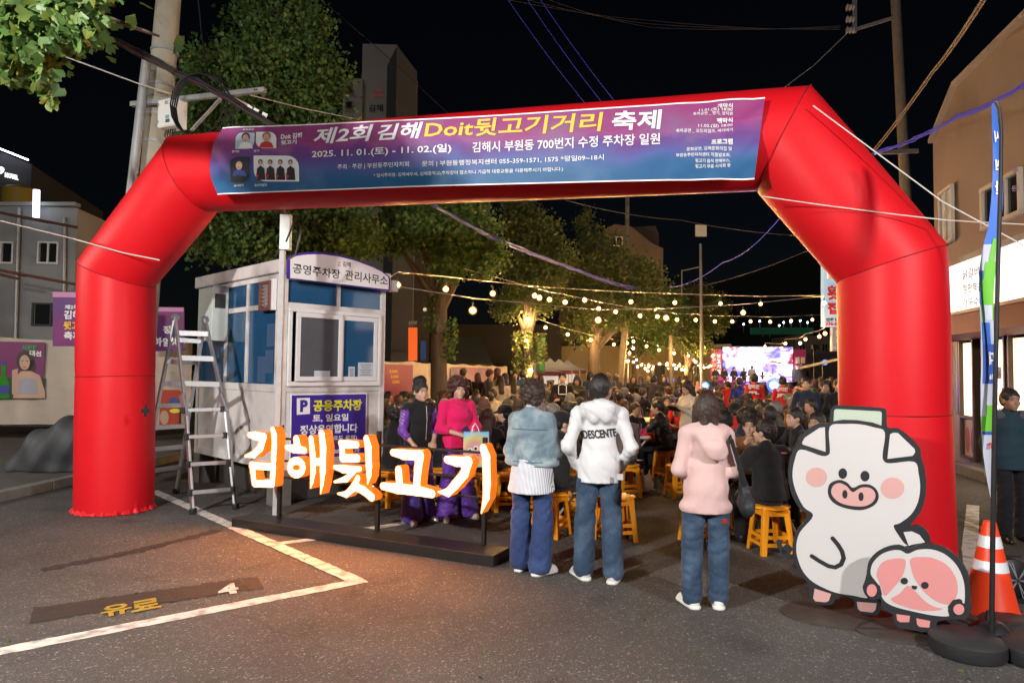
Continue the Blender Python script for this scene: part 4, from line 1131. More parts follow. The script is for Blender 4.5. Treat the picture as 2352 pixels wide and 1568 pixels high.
MB().ball((.02, -.03, 3.9), .022, 10).build('lamp', lit('warm_lamp_light', (1., .55, .2), 420), post, True)
tag(MB().tube([lp + Vector(p) for p in ((.05, -.04, 3.2), (.16, -.05, 3.5), (.22, -.03, 3.35), (.15, 0, 3.05), (.06, 0, 3.0))], .012, 6).build('cable_coil', CABLE, None, True), 'loose black cable loop on the booth lamp post', 'cable')

# ================================================================ ladder
lad = empty('step_ladder', (0, 0, 0), 'tall aluminium folding ladder standing between the red arch leg and the booth', 'ladder')
fl, fr_, al_, ar_ = G(443, 1180), G(541, 1168), at(402.7, 729, 8.80), at(470.8, 734, 8.98)
rl, rr_ = G(318, 1150), G(404, 1132)
kL, kR = fl.lerp(al_, .48), fr_.lerp(ar_, .48)
kL += (al_ - fl).normalized() * 0; midL, midR = at(428, 955, 8.35), at(519, 945, 8.6)
MB().bar(fl, midL, .028, .075).bar(midL, at(417, 905, 8.4), .028, .075).build('outer_rail', ALU, lad, bevel=.004); MB().bar(fr_, midR, .028, .075).bar(midR, at(505, 905, 8.65), .028, .075).build('outer_rail', ALU, lad, bevel=.004)
MB().bar(at(425, 930, 8.45), al_, .026, .065).build('rail', ALU, lad, bevel=.004); MB().bar(at(514, 925, 8.65), ar_, .026, .065).build('rail', ALU, lad, bevel=.004)
mrl, mrr = rl.lerp(al_, .5), rr_.lerp(ar_, .5)
MB().bar(rl, al_, .026, .065).build('rear_rail', ALU, lad, bevel=.004); MB().bar(rr_, ar_, .026, .065).build('rear_rail', ALU, lad, bevel=.004)
for y0, y1 in ((766, 768), (824, 826), (882, 884)):
    tL = (y0 - 729) / (1180 - 729.); tR = (y1 - 734) / (1168 - 734.)
    a, b = al_.lerp(at(425, 930, 8.45), (y0 - 729) / 201.), ar_.lerp(at(514, 925, 8.65), (y1 - 734) / 191.)
    MB().bar(a, b, .03, .07).build('rung', ALU, lad, bevel=.004)
for (x0, y0, d0), (x1, y1, d1) in (((421, 942, 8.35), (511, 939, 8.6)), ((429, 1003, 8.25), (517, 999, 8.52)), ((433, 1066, 8.17), (524, 1061, 8.44)), ((437, 1131, 8.08), (534, 1123, 8.36))):
    a, b = at(x0, y0, d0), at(x1, y1, d1); MB().bar(a, b, .03, .045).build('rung', ALU, lad, bevel=.003)
    for p in (a, b): MB().box(p, (.05, .055, .075)).build('hinge_clamp', BLKP, lad, bevel=.006)
for k in range(1, 8):
    t = k / 8.3; a, b = al_.lerp(rl, t), ar_.lerp(rr_, t); MB().bar(a, b, .028, .06).build('rung', ALU, lad, bevel=.003)
for p in (fl, fr_, rl, rr_): MB().box(p + Vector((0, 0, .035)), (.06, .09, .07)).build('rubber_foot', BLKP, lad, bevel=.01)
for p in (al_, ar_): MB().lathe(p, [(.05, -.02), (.05, .02)], 14, rot=Matrix.Rotation(R(90), 3, 'Y') @ Matrix.Rotation(R(20), 3, 'X')).build('hinge', ALU, lad, True)

# ================================================================ cartoon pig board and companion board
pgl = Pl(at(1830, 1390, 5.10) * 1, (at(2230, 1400, 4.62) - at(1830, 1390, 5.10)) * Vector((1, 1, 0)))
BEDG = mat('board_black', (.020, .022, .026), rough=.45, var=.05, bump=.05); BWH = mat('board_white', (.56, .54, .54), rough=.42, var=.03, vs=2)
BPK = mat('board_pale_pink', (.58, .33, .31), rough=.42, var=.02); BGR = mat('board_pale_green', (.44, .51, .42), rough=.42, var=.02); BPK2 = mat('board_rose', (.62, .25, .25), rough=.42, var=.02)
zp = lambda X, Y: (1751.3 + X * .4509, 861.3 + Y * .4509)
def zpts(L_): return [zp(*p) for p in L_]
def smooth(pts, n=4):
    o = []; N_ = len(pts)
    for i in range(N_):
        p0, p1, p2, p3 = [np.array(pts[(i + k) % N_], float) for k in (-1, 0, 1, 2)]
        for k in range(n):
            t = k / n; o.append(tuple(.5 * ((2 * p1) + (p2 - p0) * t + (2 * p0 - 5 * p1 + 4 * p2 - p3) * t * t + (3 * p1 - p0 - 3 * p2 + p3) * t ** 3)))
    return o
def board(name, pl, outline, th, label, cat):
    r = empty(name, (0, 0, 0), label, cat); plate(outline, pl, -th, BEDG, r, 'board', 0)
    return r
def fill(pl, pts, m, parent, off, name='printed_shape'): 
    mb = MB(); mb.poly([pl.p(*pl.uv(*p), off) for p in pts][::-1]); o = mb.build(name, m, parent)
    if (o.data.polygons[0].normal).dot(pl.n) < 0: o.data.flip_normals()
    return o
def stroke(pl, pts, w_, m, parent, off, name='printed_line'):
    u = [pl.uv(*p) for p in pts]; mb = MB(); n = len(u); pr = None; rad = w_ * .4509 * 4.8 / 1568 / 2
    for i in range(n):
        a, b = u[max(i - 1, 0)], u[min(i + 1, n - 1)]; d = math.hypot(b[0] - a[0], b[1] - a[1]); nx_, ny_ = -(b[1] - a[1]) / d * rad, (b[0] - a[0]) / d * rad
        q = (pl.p(u[i][0] + nx_, u[i][1] + ny_, off), pl.p(u[i][0] - nx_, u[i][1] - ny_, off))
        if pr: mb.poly([pr[0], pr[1], q[1], q[0]])
        pr = q
    for e in (u[0], u[-1]): mb.poly([pl.p(e[0] + rad * cos(2 * pi * k / 14), e[1] + rad * sin(2 * pi * k / 14), off + .0004) for k in range(14)])
    return mb.build(name, m, parent)
pig_out = [(345, 185), (365, 157), (420, 154), (600, 166), (632, 186), (637, 265), (690, 270), (745, 308), (802, 370), (808, 415), (826, 470), (835, 560), (826, 640), (800, 705), (755, 762), (800, 765), (840, 795), (860, 850), (868, 960), (800, 1090), (640, 1150), (608, 1160), (600, 1200), (575, 1222), (500, 1214), (468, 1190), (460, 1140), (382, 1122), (368, 1152), (340, 1170), (268, 1163), (238, 1135), (234, 1062), (195, 1020), (163, 950), (152, 880), (170, 800), (226, 716), (190, 680), (150, 610), (132, 530), (133, 460), (150, 395), (183, 345), (190, 318), (235, 272), (290, 244), (338, 242)]
pig = board('pig_cutout_board', pgl, smooth(zpts(pig_out), 3), .035, 'tall flat cut-out board of a white cartoon pig with a pale green hat', 'cut-out board')
f_ = lambda L_, m, off=.002, sm=0, name='printed_shape': fill(pgl, smooth(zpts(L_)) if sm else zpts(L_), m, pig, off, name)
f_([(343, 262), (420, 248), (500, 250), (570, 266), (623, 290), (612, 400), (618, 435), (650, 448), (772, 440), (795, 500), (803, 575), (790, 650), (755, 710), (700, 752), (668, 770), (718, 850), (735, 868), (640, 880), (560, 935), (535, 1000), (530, 1050), (540, 1130), (460, 1120), (370, 1105), (270, 1060), (215, 1010), (185, 950), (172, 880), (190, 800), (258, 715), (210, 670), (170, 590), (153, 510), (165, 430), (195, 378), (300, 410), (335, 405), (344, 380)], BWH, .002, 1, 'body_print')
f_([(365, 178), (375, 172), (600, 184), (608, 192), (606, 256), (560, 240), (480, 228), (410, 226), (362, 234)], BGR, name='hat_print')
f_([(202, 342), (215, 318), (290, 268), (318, 264), (322, 390), (204, 352)], BWH, name='ear_print'); f_([(650, 300), (668, 292), (690, 294), (775, 375), (778, 392), (765, 410), (636, 426)], BWH, name='ear_print')
f_([(718, 798), (760, 794), (800, 812), (828, 850), (760, 862), (745, 868)], BWH, name='arm_print')
E_ = lambda cx, cy, rx, ry: [(cx + rx * cos(2 * pi * k / 28), cy + ry * sin(2 * pi * k / 28)) for k in range(28)]
f_(E_(275, 519, 54, 50), BPK, .004, name='cheek_print'); f_(E_(662, 574, 60, 54), BPK, .004, name='cheek_print')
f_(E_(409, 500, 22, 27), BEDG, .004, name='eye_print'); f_(E_(522, 513, 23, 27), BEDG, .004, name='eye_print')
f_([(333, 590), (345, 550), (390, 532), (430, 545), (460, 572), (500, 556), (545, 556), (580, 580), (592, 620), (570, 660), (510, 685), (440, 680), (380, 660), (345, 630)], BEDG, .004, 1, 'snout_print')
f_([(350, 590), (362, 560), (395, 548), (430, 565), (460, 594), (500, 572), (545, 572), (570, 592), (575, 620), (555, 650), (510, 667), (440, 662), (390, 645), (360, 618)], BPK, .006, 1, 'snout_print')
f_(E_(420, 605, 13, 22), BEDG, .008, name='nostril_print'); f_(E_(502, 617, 13, 22), BEDG, .008, name='nostril_print')
stroke(pgl, zpts([(358, 830), (385, 862), (405, 895), (414, 930), (400, 962), (370, 977), (335, 970), (290, 945), (252, 920)]), 22, BEDG, pig, .004, 'arm_line')
f_([(266, 1085), (350, 1112), (338, 1148), (320, 1155), (270, 1150), (258, 1135)], BPK, name='foot_print'); f_([(480, 1152), (582, 1160), (575, 1195), (560, 1207), (500, 1200), (486, 1188)], BPK, name='foot_print')
stroke(pgl, zpts([(158, 925), (130, 930), (108, 918), (112, 885), (128, 868), (142, 885), (128, 908), (100, 900), (86, 870), (82, 850)]), 26, BEDG, pig, -.02, 'tail')
PLT = mat('steel_foot_plate', (.085, .07, .062), rough=.55, metal=.4, var=.35, vs=9)
def plate_disc(cx, cy, rx, r, th, label):
    c = G(cx, cy); o = MB().lathe((0, 0, .001), [(r, 0), (r, th)], 40).build('foot_plate', PLT, None, True, bevel=.002); o.location = c; return tag(o, label, 'base plate')
pd = MB().lathe((0, 0, .001), [(.50, 0), (.50, .012)], 48).build('foot_plate', PLT, pig, True, loc=G(1958, 1412)); pd.scale = (1, .62, 1)
gl = Pl(at(2075, 1400, 4.62), (at(2232, 1400, 4.38) - at(2075, 1400, 4.62)) * Vector((1, 1, 0)))
meat_out = [(530, 1010), (540, 950), (575, 905), (630, 875), (690, 865), (745, 882), (800, 862), (860, 858), (930, 880), (990, 925), (1035, 985), (1055, 1050), (1060, 1150), (1065, 1185), (1045, 1230), (1015, 1243), (960, 1240), (900, 1252), (888, 1262), (880, 1300), (850, 1310), (785, 1300), (700, 1285), (672, 1262), (662, 1215), (610, 1185), (600, 1140), (560, 1142), (525, 1120), (510, 1080), (520, 1050)]
ham = board('ham_cutout_board', gl, smooth(zpts(meat_out), 3), .03, 'low flat cut-out board of a pink round ham slice with small feet', 'cut-out board')
h_ = lambda L_, m, off=.002, sm=0, name='printed_shape': fill(gl, smooth(zpts(L_)) if sm else zpts(L_), m, ham, off, name)
h_([(552, 1010), (560, 960), (600, 915), (650, 893), (700, 890), (740, 908), (790, 888), (860, 886), (925, 908), (980, 955), (1015, 1015), (1030, 1080), (1028, 1160), (1005, 1140), (975, 1150), (945, 1195), (950, 1225), (870, 1222), (760, 1200), (660, 1172), (612, 1135), (600, 1080), (575, 1045)], BWH, .002, 1, 'rim_print')
h_([(583, 1010), (600, 965), (640, 938), (722, 934), (725, 985), (700, 1040), (650, 1100), (622, 1120), (605, 1075), (590, 1040)], BPK2, .004, 1, 'meat_print')
h_([(755, 935), (800, 924), (870, 930), (940, 965), (985, 1030), (994, 1100), (975, 1145), (940, 1165), (880, 1145), (820, 1095), (775, 1030), (760, 985)], BPK2, .004, 1, 'meat_print')
h_([(655, 1138), (700, 1110), (740, 1070), (780, 1100), (830, 1150), (880, 1178), (920, 1187), (880, 1197), (800, 1195), (700, 1168)], BPK2, .004, 1, 'meat_print')
h_(E_(723, 1046, 18, 17), BEDG, .006, name='eye_print'); h_(E_(828, 1068, 19, 18), BEDG, .006, name='eye_print'); h_([(760, 1068), (790, 1072), (786, 1086), (775, 1090), (763, 1084)], BEDG, .006, name='mouth_print')
h_(E_(558, 1094, 26, 32), BPK2, .006, name='hand_print'); h_(E_(1001, 1190, 28, 28), BPK2, .006, name='hand_print'); 
stroke(gl, zpts([(530, 1062), (558, 1050), (590, 1075), (598, 1110), (590, 1128)]), 20, BEDG, ham, .005, 'outline'); stroke(gl, zpts([(962, 1215), (958, 1180), (980, 1152), (1005, 1148)]), 20, BEDG, ham, .005, 'outline')
h_([(682, 1215), (752, 1224), (748, 1256), (700, 1256), (686, 1245)], BPK2, name='foot_print'); h_([(784, 1236), (855, 1250), (850, 1284), (800, 1280), (788, 1268)], BPK2, name='foot_print')
pd = MB().lathe((0, 0, .001), [(.42, 0), (.42, .012)], 48).build('foot_plate', PLT, ham, True, loc=G(2112, 1452)); pd.scale = (1, .55, 1)

# ================================================================ feather flag on a black cross base, cone
fb = G(2276, 1482)
flag = empty('feather_flag', fb, 'tall narrow blue white and green feather flag on a curved black pole', 'flag')
base = MB()
for a in range(4):
    d = Vector((cos(a * pi / 2 + .5), sin(a * pi / 2 + .5), 0)); base.lathe(d * .27, [(.20, .002), (.21, .02), (.21, .09), (.18, .115)], 24); base.bar(d * .02 + Vector((0, 0, .055)), d * .2 + Vector((0, 0, .055)), .28, .10)
base.build('cross_base', mat('black_rubber', (.022, .022, .024), rough=.55, var=.1, bump=.2, bs=50), flag, True)
MB().lathe((0, 0, .10), [(.12, 0), (.07, .05), (.03, .06), (.022, .12)], 20).build('base_hub', BLKP, flag, True)
pp = [(2276, 1470), (2279, 1200), (2284, 900), (2291, 600), (2297, 400), (2298, 300), (2294, 250), (2286, 233), (2278, 236)]
dpt = fb.y
MB().tube([at(x + 1.5, y, dpt - .09) - fb for x, y in pp], [.015, .015, .014, .013, .012, .011, .010, .008, .006], 8).build('pole', BLKP, flag, True)
FPL = Pl(fb, (1, 0.12, 0)); 
lft = [(236, 2279), (300, 2275), (420, 2273), (520, 2272), (620, 2257), (700, 2249), (780, 2245), (880, 2245), (960, 2250), (1040, 2259), (1100, 2269), (1152, 2279)]
rgt = lambda y: np.interp(y, [236, 250, 300, 400, 600, 900, 1152], [2284, 2294, 2297, 2296, 2290.5, 2283.5, 2280])
lf = lambda y: np.interp(y, [a[0] for a in lft], [a[1] for a in lft])
FM = {}
for nm, c in (('blue', (.035, .13, .50)), ('white', (.40, .43, .52)), ('green', (.12, .42, .03)), ('deep_blue', (.03, .08, .36)), ('pale', (.45, .50, .60))): FM[nm] = mat('flag_' + nm, c, rough=.6, var=.08, vs=4)
def fwarp(u, v): return .02 * sin(v * 4.5 + u * 8) + .012 * sin(u * 26 + v * 1.7)
def fband(y0, y1, c, a=0., b=1., off=0., name='flag_cloth', n=None):
    n = n or max(2, int((y1 - y0) / 12)); K = 6; V = []; F = []
    for i in range(n + 1):
        y = y0 + (y1 - y0) * i / n; x0, x1 = lf(y), rgt(y)
        for k in range(K + 1):
            x = x0 + (x1 - x0) * (a + (b - a) * k / K); u, v = FPL.uv(x, y); V.append(tuple(FPL.p(u, v, fwarp(u, v) + off) - fb))
    for i in range(n):
        for k in range(K): q = i * (K + 1) + k; F.append((q, q + K + 1, q + K + 2, q + 1))
    return link(name, mesh_np(name, V, F, FM[c]), flag)
fband(236, 560, 'blue'); fband(560, 1152, 'white')
fband(548, 600, 'green', .55, .85, .004, 'bottle_print'); fband(600, 640, 'green', .35, .98, .004, 'bottle_print'); fband(640, 735, 'green', .15, .98, .004, 'bottle_print'); fband(700, 735, 'pale', .2, .9, .006, 'bottle_print'); fband(620, 700, 'blue', .0, .30, .004, 'print_band'); fband(740, 790, 'blue', .1, .75, .005, 'logo_print'); fband(790, 880, 'deep_blue', .1, .95, .005, 'logo_print'); fband(955, 990, 'green', 0, 1, .004, 'print_band'); fband(930, 955, 'green', .3, 1, .004, 'print_band'); fband(990, 997, 'deep_blue', 0, 1, .005, 'print_band')
for s, x0, y, x1, h, c, fl in (('시', 2277, 330, 2291, 26, PW, 1), ('원', 2276, 395, 2290, 24, PW, 1), ('한', 2276, 450, 2291, 30, PW, 1), ('대', 2262, 838, 2280, 30, PW, 1), ('69', 2262, 872, 2276, 12, PW, 0), ('m', 2267, 1030, 2280, 14, PRED, 0)):
    put_text(s, FPL, (x0, y), (x1, y - 2), h, c, flag, off=.012, bold=.03, warp=fwarp, inv=Matrix.Translation(-fb), flip=bool(fl))
cn = G(2277, 1425)
cone = empty('traffic_cone', cn, 'orange traffic cone with two silver reflective bands beside the feather flag', 'traffic cone')
ORG = mat('cone_orange', (.75, .05, .012), rough=.4, var=.08); REFL = mat('reflective_band', (.75, .77, .80), rough=.3, var=.05, metal=.2)
MB().lathe((0, 0, 0), [(.25, .002), (.255, .02), (.24, .035)], 8).build('base', ORG, cone, bevel=.01)
pr_ = [(.19, .036), (.175, .10), (.155, .16)]
MB().lathe((0, 0, 0), [(.20, .03), (.165, .10), (.085, .48), (.042, .69), (.036, .70)], 28).build('cone_body', ORG, cone, True)
for z0, z1 in ((.36, .43), (.52, .60)):
    rr = lambda z: np.interp(z, [.10, .48, .69], [.165, .085, .042]) + .002
    MB().lathe((0, 0, 0), [(rr(z0), z0), (rr(z1), z1)], 28).build('reflective_band', REFL, cone, True)
# air blower behind the arch foot
bl = G(2318, 1375)
blw = empty('air_blower', bl, 'small black air blower feeding the red arch behind the cone', 'blower')
MB().lathe((0, 0, .17), [(.10, -.09), (.15, -.06), (.15, .06), (.10, .09)], 20, rot=Matrix.Rotation(R(90), 3, 'X')).build('fan_housing', BLKP, blw, True); MB().box((-.12, 0, .10), (.2, .12, .12)).build('outlet', BLKP, blw, bevel=.01); MB().box((0, 0, .02), (.3, .22, .03)).build('foot', BLKP, blw); MB().bar((-.05, -.0, .33), (.09, 0, .33), .03, .02).build('handle', BLKP, blw)
for k in range(6): MB().bar((.14 * cos(k), -.095, .17 + .14 * sin(k)), (-.14 * cos(k), -.095, .17 - .14 * sin(k)), .006, .006).build('guard_wire', GALV, blw)

# ================================================================ left utility poles and their fittings
Yp = 10.5
def pole(name, a, b, ra, rb, m, label, cat='utility pole', n=18, group=None):
    r = empty(name, (a.x, a.y, 0), label, cat, group); o = Vector((a.x, a.y, 0)); d = (b - a) / (b.z - a.z); f0 = a - d * a.z - o
    MB().tube([f0, b - o], [ra + (ra - rb) * .3, rb], n).build('pole_shaft', m, r, True); return r, o
cp, co_ = pole('utility_pole', at(357, 366, Yp), at(392, -60, Yp), .215, .175, mat('pole_concrete', (.36, .33, .26), rough=.85, var=.15, vs=6, bump=.25, bs=40, col2=(.26, .24, .19), c2s=2), 'thick concrete utility pole rising behind the left end of the arch beam')
for y in (120, 200, 268, 330):
    p = at(357 + (366 - y) * .087, y, Yp) - co_; MB().lathe(p, [(.206, -.018), (.206, .018)], 18).build('steel_band', GALV, cp, True)
sp, so_ = pole('steel_pole', at(306, 399, 10.1), at(337, 135, 10.1), .072, .066, GALV, 'thin galvanised steel pole strapped beside the concrete utility pole', 'pole')
for y in (160, 215, 260): MB().bar(at(337 - (y - 135) * .118, y, 10.1) - so_, at(372 - (y - 135) * .09, y + 8, Yp) - so_, .04, .03).build('clamp', GALV, sp)
ca = empty('crossarm', (0, 0, 0), 'galvanised crossarm with diagonal brace bolted to the concrete utility pole', 'crossarm')
MB().bar(at(302, 240, 10.25), at(609, 207, 9.6), .07, .07).build('arm', GALV, ca, bevel=.004); MB().bar(at(508, 226, 9.75), at(440, 300, 10.0), .05, .02).build('brace', GALV, ca)
for k in range(4): MB().ball(at(395 + k * 6 if k < 2 else 575 + k * 5, 227 if k < 2 else 206, 9.85 if k < 2 else 9.6), .013, 8).build('bolt', BLKP, ca)
bx = at(397, 265, 10.05)
ebx = empty('equipment_box', bx, 'white metal equipment box strapped high on the concrete utility pole', 'equipment box', None, R(-22))
WB = mat('white_box_paint', (.72, .72, .70), rough=.4, var=.04)
MB().box((0, 0, 0), (.34, .22, .42)).build('case', WB, ebx, bevel=.01); MB().box((0, -.118, 0), (.325, .012, .40)).build('door', WB, ebx, bevel=.004); MB().box((.03, -.126, -.07), (.07, .004, .05)).build('label_plate', mat('label_teal', (.15, .35, .38), var=0), ebx); MB().box((.04, -.126, -.13), (.08, .004, .05)).build('label_plate', mat('label_dark', (.08, .07, .07), var=0), ebx)
for z in (-.13, .13): MB().box((-.15, -.128, z), (.015, .02, .045)).build('latch', GALV, ebx)
tm = text_mesh('DC', .02, 0, .07, .055); tm.materials.clear(); tm.materials.append(PBK); o = link('lettering', tm, ebx); o.location = (-.02, -.127, .12); o.rotation_euler = (R(90), 0, 0)
for k in range(5): MB().tube([(-.12 + k * .045, 0, -.21), (-.13 + k * .05, -.02, -.30), (-.10 + k * .04, .05, -.42)], .010, 6).build('cable_tail', CABLE, ebx, True)
# black cable bundle
for k in range(5):
    wire([(225 + k * 2, 70 + k * 3, 9.2), (330, 118 + k * 4, 9.9), (400, 158 + k * 3, 9.8), (470, 190 + k * 3, 9.6), (545, 232 + k * 3, 9.2), (640, 292 + k * 3, 8.7)], .014, CABLE if k != 3 else mat('dark_red_cable', (.08, .015, .015), var=0), 'black cable of the thick bundle passing the concrete pole', 'cable bundle at the concrete pole', n=4, wob=.012)
wire([(490, 208, 9.5), (525, 220, 9.4), (550, 232, 9.3), (573, 243, 9.2)], .016, mat('pink_cable', (.55, .36, .33), var=0), 'pinkish cable spliced into the black bundle', None)
for k in range(4):
    c = at(452, 240, 9.6); P = [c + Vector(((.42 + k * .02) * cos(t / 16 * 2 * pi) * .9 + .02 * k, .05 * k, (.46 + k * .015) * sin(t / 16 * 2 * pi))) for t in range(17)]
    tag(MB().tube(P, .012, 5, cap=False).build('cable_coil', CABLE, None, True), 'large black cable loop hanging at the crossarm by the white box', 'cable', 'cable loops at the crossarm')
for x, y in ((573, 243), (608, 260), (588, 250)): tag(MB().box(at(x, y + 4, 9.15), (.07, .02, .05), Matrix.Rotation(.5, 3, 'Y')).build('cable_tag', WHS), 'small white tag clipped on the black cable bundle', 'tag', 'white cable tags')
wire([(-20, 78, 8), (140, 127, 9), (320, 193, 9.8), (400, 218, 10.2)], .009, ROPE, 'thin pale cable sloping down to the concrete pole from the left', None, name='overhead_cable')
wire([(455, 0, 10), (462, 70, 10), (470, 130, 9.9), (478, 200, 9.6)], .010, CABLE, 'black cable dropping from above to the crossarm', None, sag=-.02)
wire([(560, 215, 10), (700, 250, 12), (850, 280, 14)], .009, ROPE, 'thin grey cable leaving the crossarm in front of the big tree', None)
wire([(750, 10, 20), (900, 140, 22), (1030, 262, 24)], .010, CABLE, 'thin black cable crossing the sky beside the tall building', None)
BLW = mat('blue_lit_cable', (.10, .10, .55), rough=.3, var=0, emit=(.08, .06, 1.0), es=.08); DKC = mat('dark_cable', (.05, .05, .07), rough=.5, var=0)
# right pole
rp, ro = pole('utility_pole', at(2075, 345, 21), at(2055, -40, 21), .165, .14, mat('pole_brown_concrete', (.20, .17, .13), rough=.85, var=.2, vs=5), 'concrete utility pole with transformer arms behind the right shoulder of the arch')
MB().bar(at(2062, 38, 21) - ro, at(1965, 68, 21) - ro, .09, .09).build('arm', GALV, rp); MB().bar(at(1963, -10, 21) - ro, at(1963, 75, 21) - ro, .10, .10).build('arm', GALV, rp); MB().bar(at(2020, 350, 20.8) - ro, at(2108, 347, 20.8) - ro, .10, .12).build('arm', GALV, rp)
for y in (18, 45, 70): MB().lathe(at(1953, y, 20.9) - ro, [(.04, -.12), (.11, -.1), (.05, -.05), (.11, 0), (.05, .05), (.10, .1), (.04, .12)], 10, rot=Matrix.Rotation(R(90), 3, 'Y')).build('insulator', mat('porcelain', (.4, .38, .38), rough=.2, var=0), rp, True)
for k in range(2): wire([(2190 + 8 * k + 70, -8, 9), (2140 + 6 * k, 165, 14), (2005 + 6 * k, 345, 20)], .018, mat('brown_cable', (.22, .16, .10), var=0), 'pale brown overhead cable rising steeply to the upper right corner', 'paired overhead cables at the right', sag=.05)
for k in range(3): wire([(1960, 366 - k * 2, 19), (2080, 330 - k * 3, 16), (2200, 270 - k * 3, 12), (2352, 200 - k * 4, 9), (2420, 170 - k * 4, 8)], .014, BLW, 'violet lit cable sagging across the beige building', 'violet cables at the right', sag=.04, wob=.02)
for k, (a, b) in enumerate((((1160, -10, 24), (1350, 245, 24)), ((1205, -10, 24), (1390, 245, 24)), ((1235, -10, 24), (1420, 243, 24)))): wire([a, b], .012, BLW, 'faint violet cable sloping down behind the beam', 'three violet cables over the beam', sag=.1)
for k in range(3): wire([(1140 + 60 * k, -6 + 3 * k, 22), (1500, 48 + k * 8, 26), (1930, 68 - 4 * k, 24)], .010, DKC, 'faint overhead cable across the dark sky', 'faint overhead cables in the sky', sag=.1)
wire([(1953, 70, 20.9), (1870, 150, 20), (1783, 215, 18)], .012, ROPE, 'thin cable slanting from the insulators down to the beam', None)
for k in range(5): wire([(995 + k * 2, 470 + k, 12), (1130, 540 + k * 2, 15), (1290, 605 + k, 19), (1420, 650 + k * 2, 24), (1500, 668 + k, 28), (1525, 690, 29)], .016, BLW if k % 2 else DKC, 'cable of the violet lit bundle descending behind the arch beam', 'violet lit cable bundle', sag=.02, wob=.03, n=8)
wire([(1530, 660, 27), (1660, 603, 22), (1790, 502, 17)], .012, BLW, 'violet cable rising to the right shoulder of the arch', None, sag=.2)
wire([(1300, 460, 20), (1560, 505, 24), (1860, 542, 24)], .012, DKC, 'looped overhead cable under the arch beam', None, sag=.1)
wire([(1490, 668, 28), (1640, 650, 26), (1890, 560, 22)], .012, DKC, 'dark cable crossing the view of the hill', None, sag=.1)
# middle poles
mp, mo = pole('utility_pole', at(1425, 868, 28), at(1438, 735, 28), .16, .14, mat('pole_brown_concrete', (.20, .17, .13)), 'brown concrete pole in the crowd carrying string lights')
mp2, mo2 = pole('utility_pole', at(1440, 600, 40), at(1441, 455, 40), .14, .12, CONC, 'grey pole rising behind the trees in front of the brown apartment house')
mp3, mo3 = pole('lamp_pole', at(1612, 840, 40), at(1609, 560, 40), .10, .08, GALV, 'thin pole with a rectangular sign near the stage')
tag(MB().box(at(1610, 530, 40), (.66, .05, .68)).build('notice_sign', WHS), 'small white rectangular sign hanging over the crowd', 'sign')
MB().bar(at(1566, 620, 40) - mo3, at(1566, 690, 40) - mo3, .05, .05).bar(at(1566, 622, 40) - mo3, at(1612, 612, 40) - mo3, .05, .05).build('lamp_arm', GALV, mp3)
mp4, mo4 = pole('utility_pole', at(1541, 880, 36), at(1540, 770, 36), .13, .12, mat('pole_brown_concrete', (.20, .17, .13)), 'shorter brown pole beside the speaker tower')

# ================================================================ string lights
SOCK = BLKP
def icob(c, r):
    m = MB(); m.ball(c, r, 10); return m
bulb_me = None
globe_me = None
def string(label, pts, d0, d1, wtop=8, r=.055, kw=None, n=1):
    """pts: photo pixels of the bulbs"""
    global bulb_me, globe_me
    x0, x1 = pts[0][0], pts[-1][0]; o = at(pts[0][0], pts[0][1], d0); rt_ = empty('string_light', o, label, 'string lights', 'festoon light strings over the crowd')
    tops = []
    for i, (x, y) in enumerate(pts):
        t = i / max(1, len(pts) - 1) if abs(x1 - x0) < 1 else (x - x0) / (x1 - x0); d = 1 / ((1 - t) / d0 + t / d1)
        c = at(x, y, d); tops.append(c + Vector((0, 0, .20)))
        if bulb_me is None:
            m = MB(); m.ball((0, 0, 0), 1.0, 10); bo_ = m.build('bulb', BULB, rt_, True); bulb_me = bo_.data; ob = bo_
        else: ob = link('bulb', bulb_me, rt_)
        ob.location = c - o; ob.scale = (r * .46,) * 3
        if globe_me is None: m = MB(); m.ball((0, 0, 0), 1.0, 14); gb = m.build('halo_globe', GLB, ob, True); globe_me = gb.data
        else: gb = link('halo_globe', globe_me, ob)
        gb.scale = (2.1,) * 3  # wide shell that gives the bulb its painted halo
        MB().tube([c + Vector((0, 0, r * .8)) - o, c + Vector((0, 0, r + .06)) - o], .018, 6).build('socket', SOCK, rt_); MB().tube([c + Vector((0, 0, r + .05)) - o, c + Vector((0, 0, .2)) - o], .004, 4).build('hanger', CABLE, rt_)
    W = list(tops)
    if kw: W = [at(*kw[0])] + W + ([at(*kw[1])] if len(kw) > 1 else [])
    P = []
    for a, b in zip(W, W[1:]):
        for k in range(4): P.append(a.lerp(b, k / 4) - Vector((0, 0, .0)))
    P.append(W[-1]); MB().tube([p - o for p in P], .009, 5).build('wire', mat('pale_wire', (.34, .31, .27), var=0), rt_, True)
string('string of warm bulbs leaving the booth name board at its upper corner', [(914, 655), (1024, 664), (1132, 674), (1239, 684), (1343, 689), (1449, 693), (1550, 695), (1655, 697), (1747, 698), (1893, 694)], 10.2, 20, kw=((895, 637, 9.9), (1990, 685, 20)))
string('string of warm bulbs sagging lowest in front of the first tree', [(1086, 713), (1374, 735), (1530, 730), (1707, 718), (1893, 696)], 11, 19, kw=((895, 655, 9.9),), r=.07)
string('string of warm bulbs slanting from the first tree towards the brown pole', [(1228, 679), (1262, 688), (1298, 694), (1375, 709), (1414, 716), (1470, 725), (1510, 727), (1555, 734), (1598, 735), (1642, 738), (1682, 738), (1724, 738), (1769, 739), (1817, 737), (1866, 734), (1915, 729)], 17, 34, kw=((1065, 617, 15),), r=.075)
string('string of warm bulbs from the wrapped tree trunk to the brown pole', [(1214, 737), (1253, 752), (1304, 768), (1357, 781), (1410, 791)], 23, 27, r=.07)
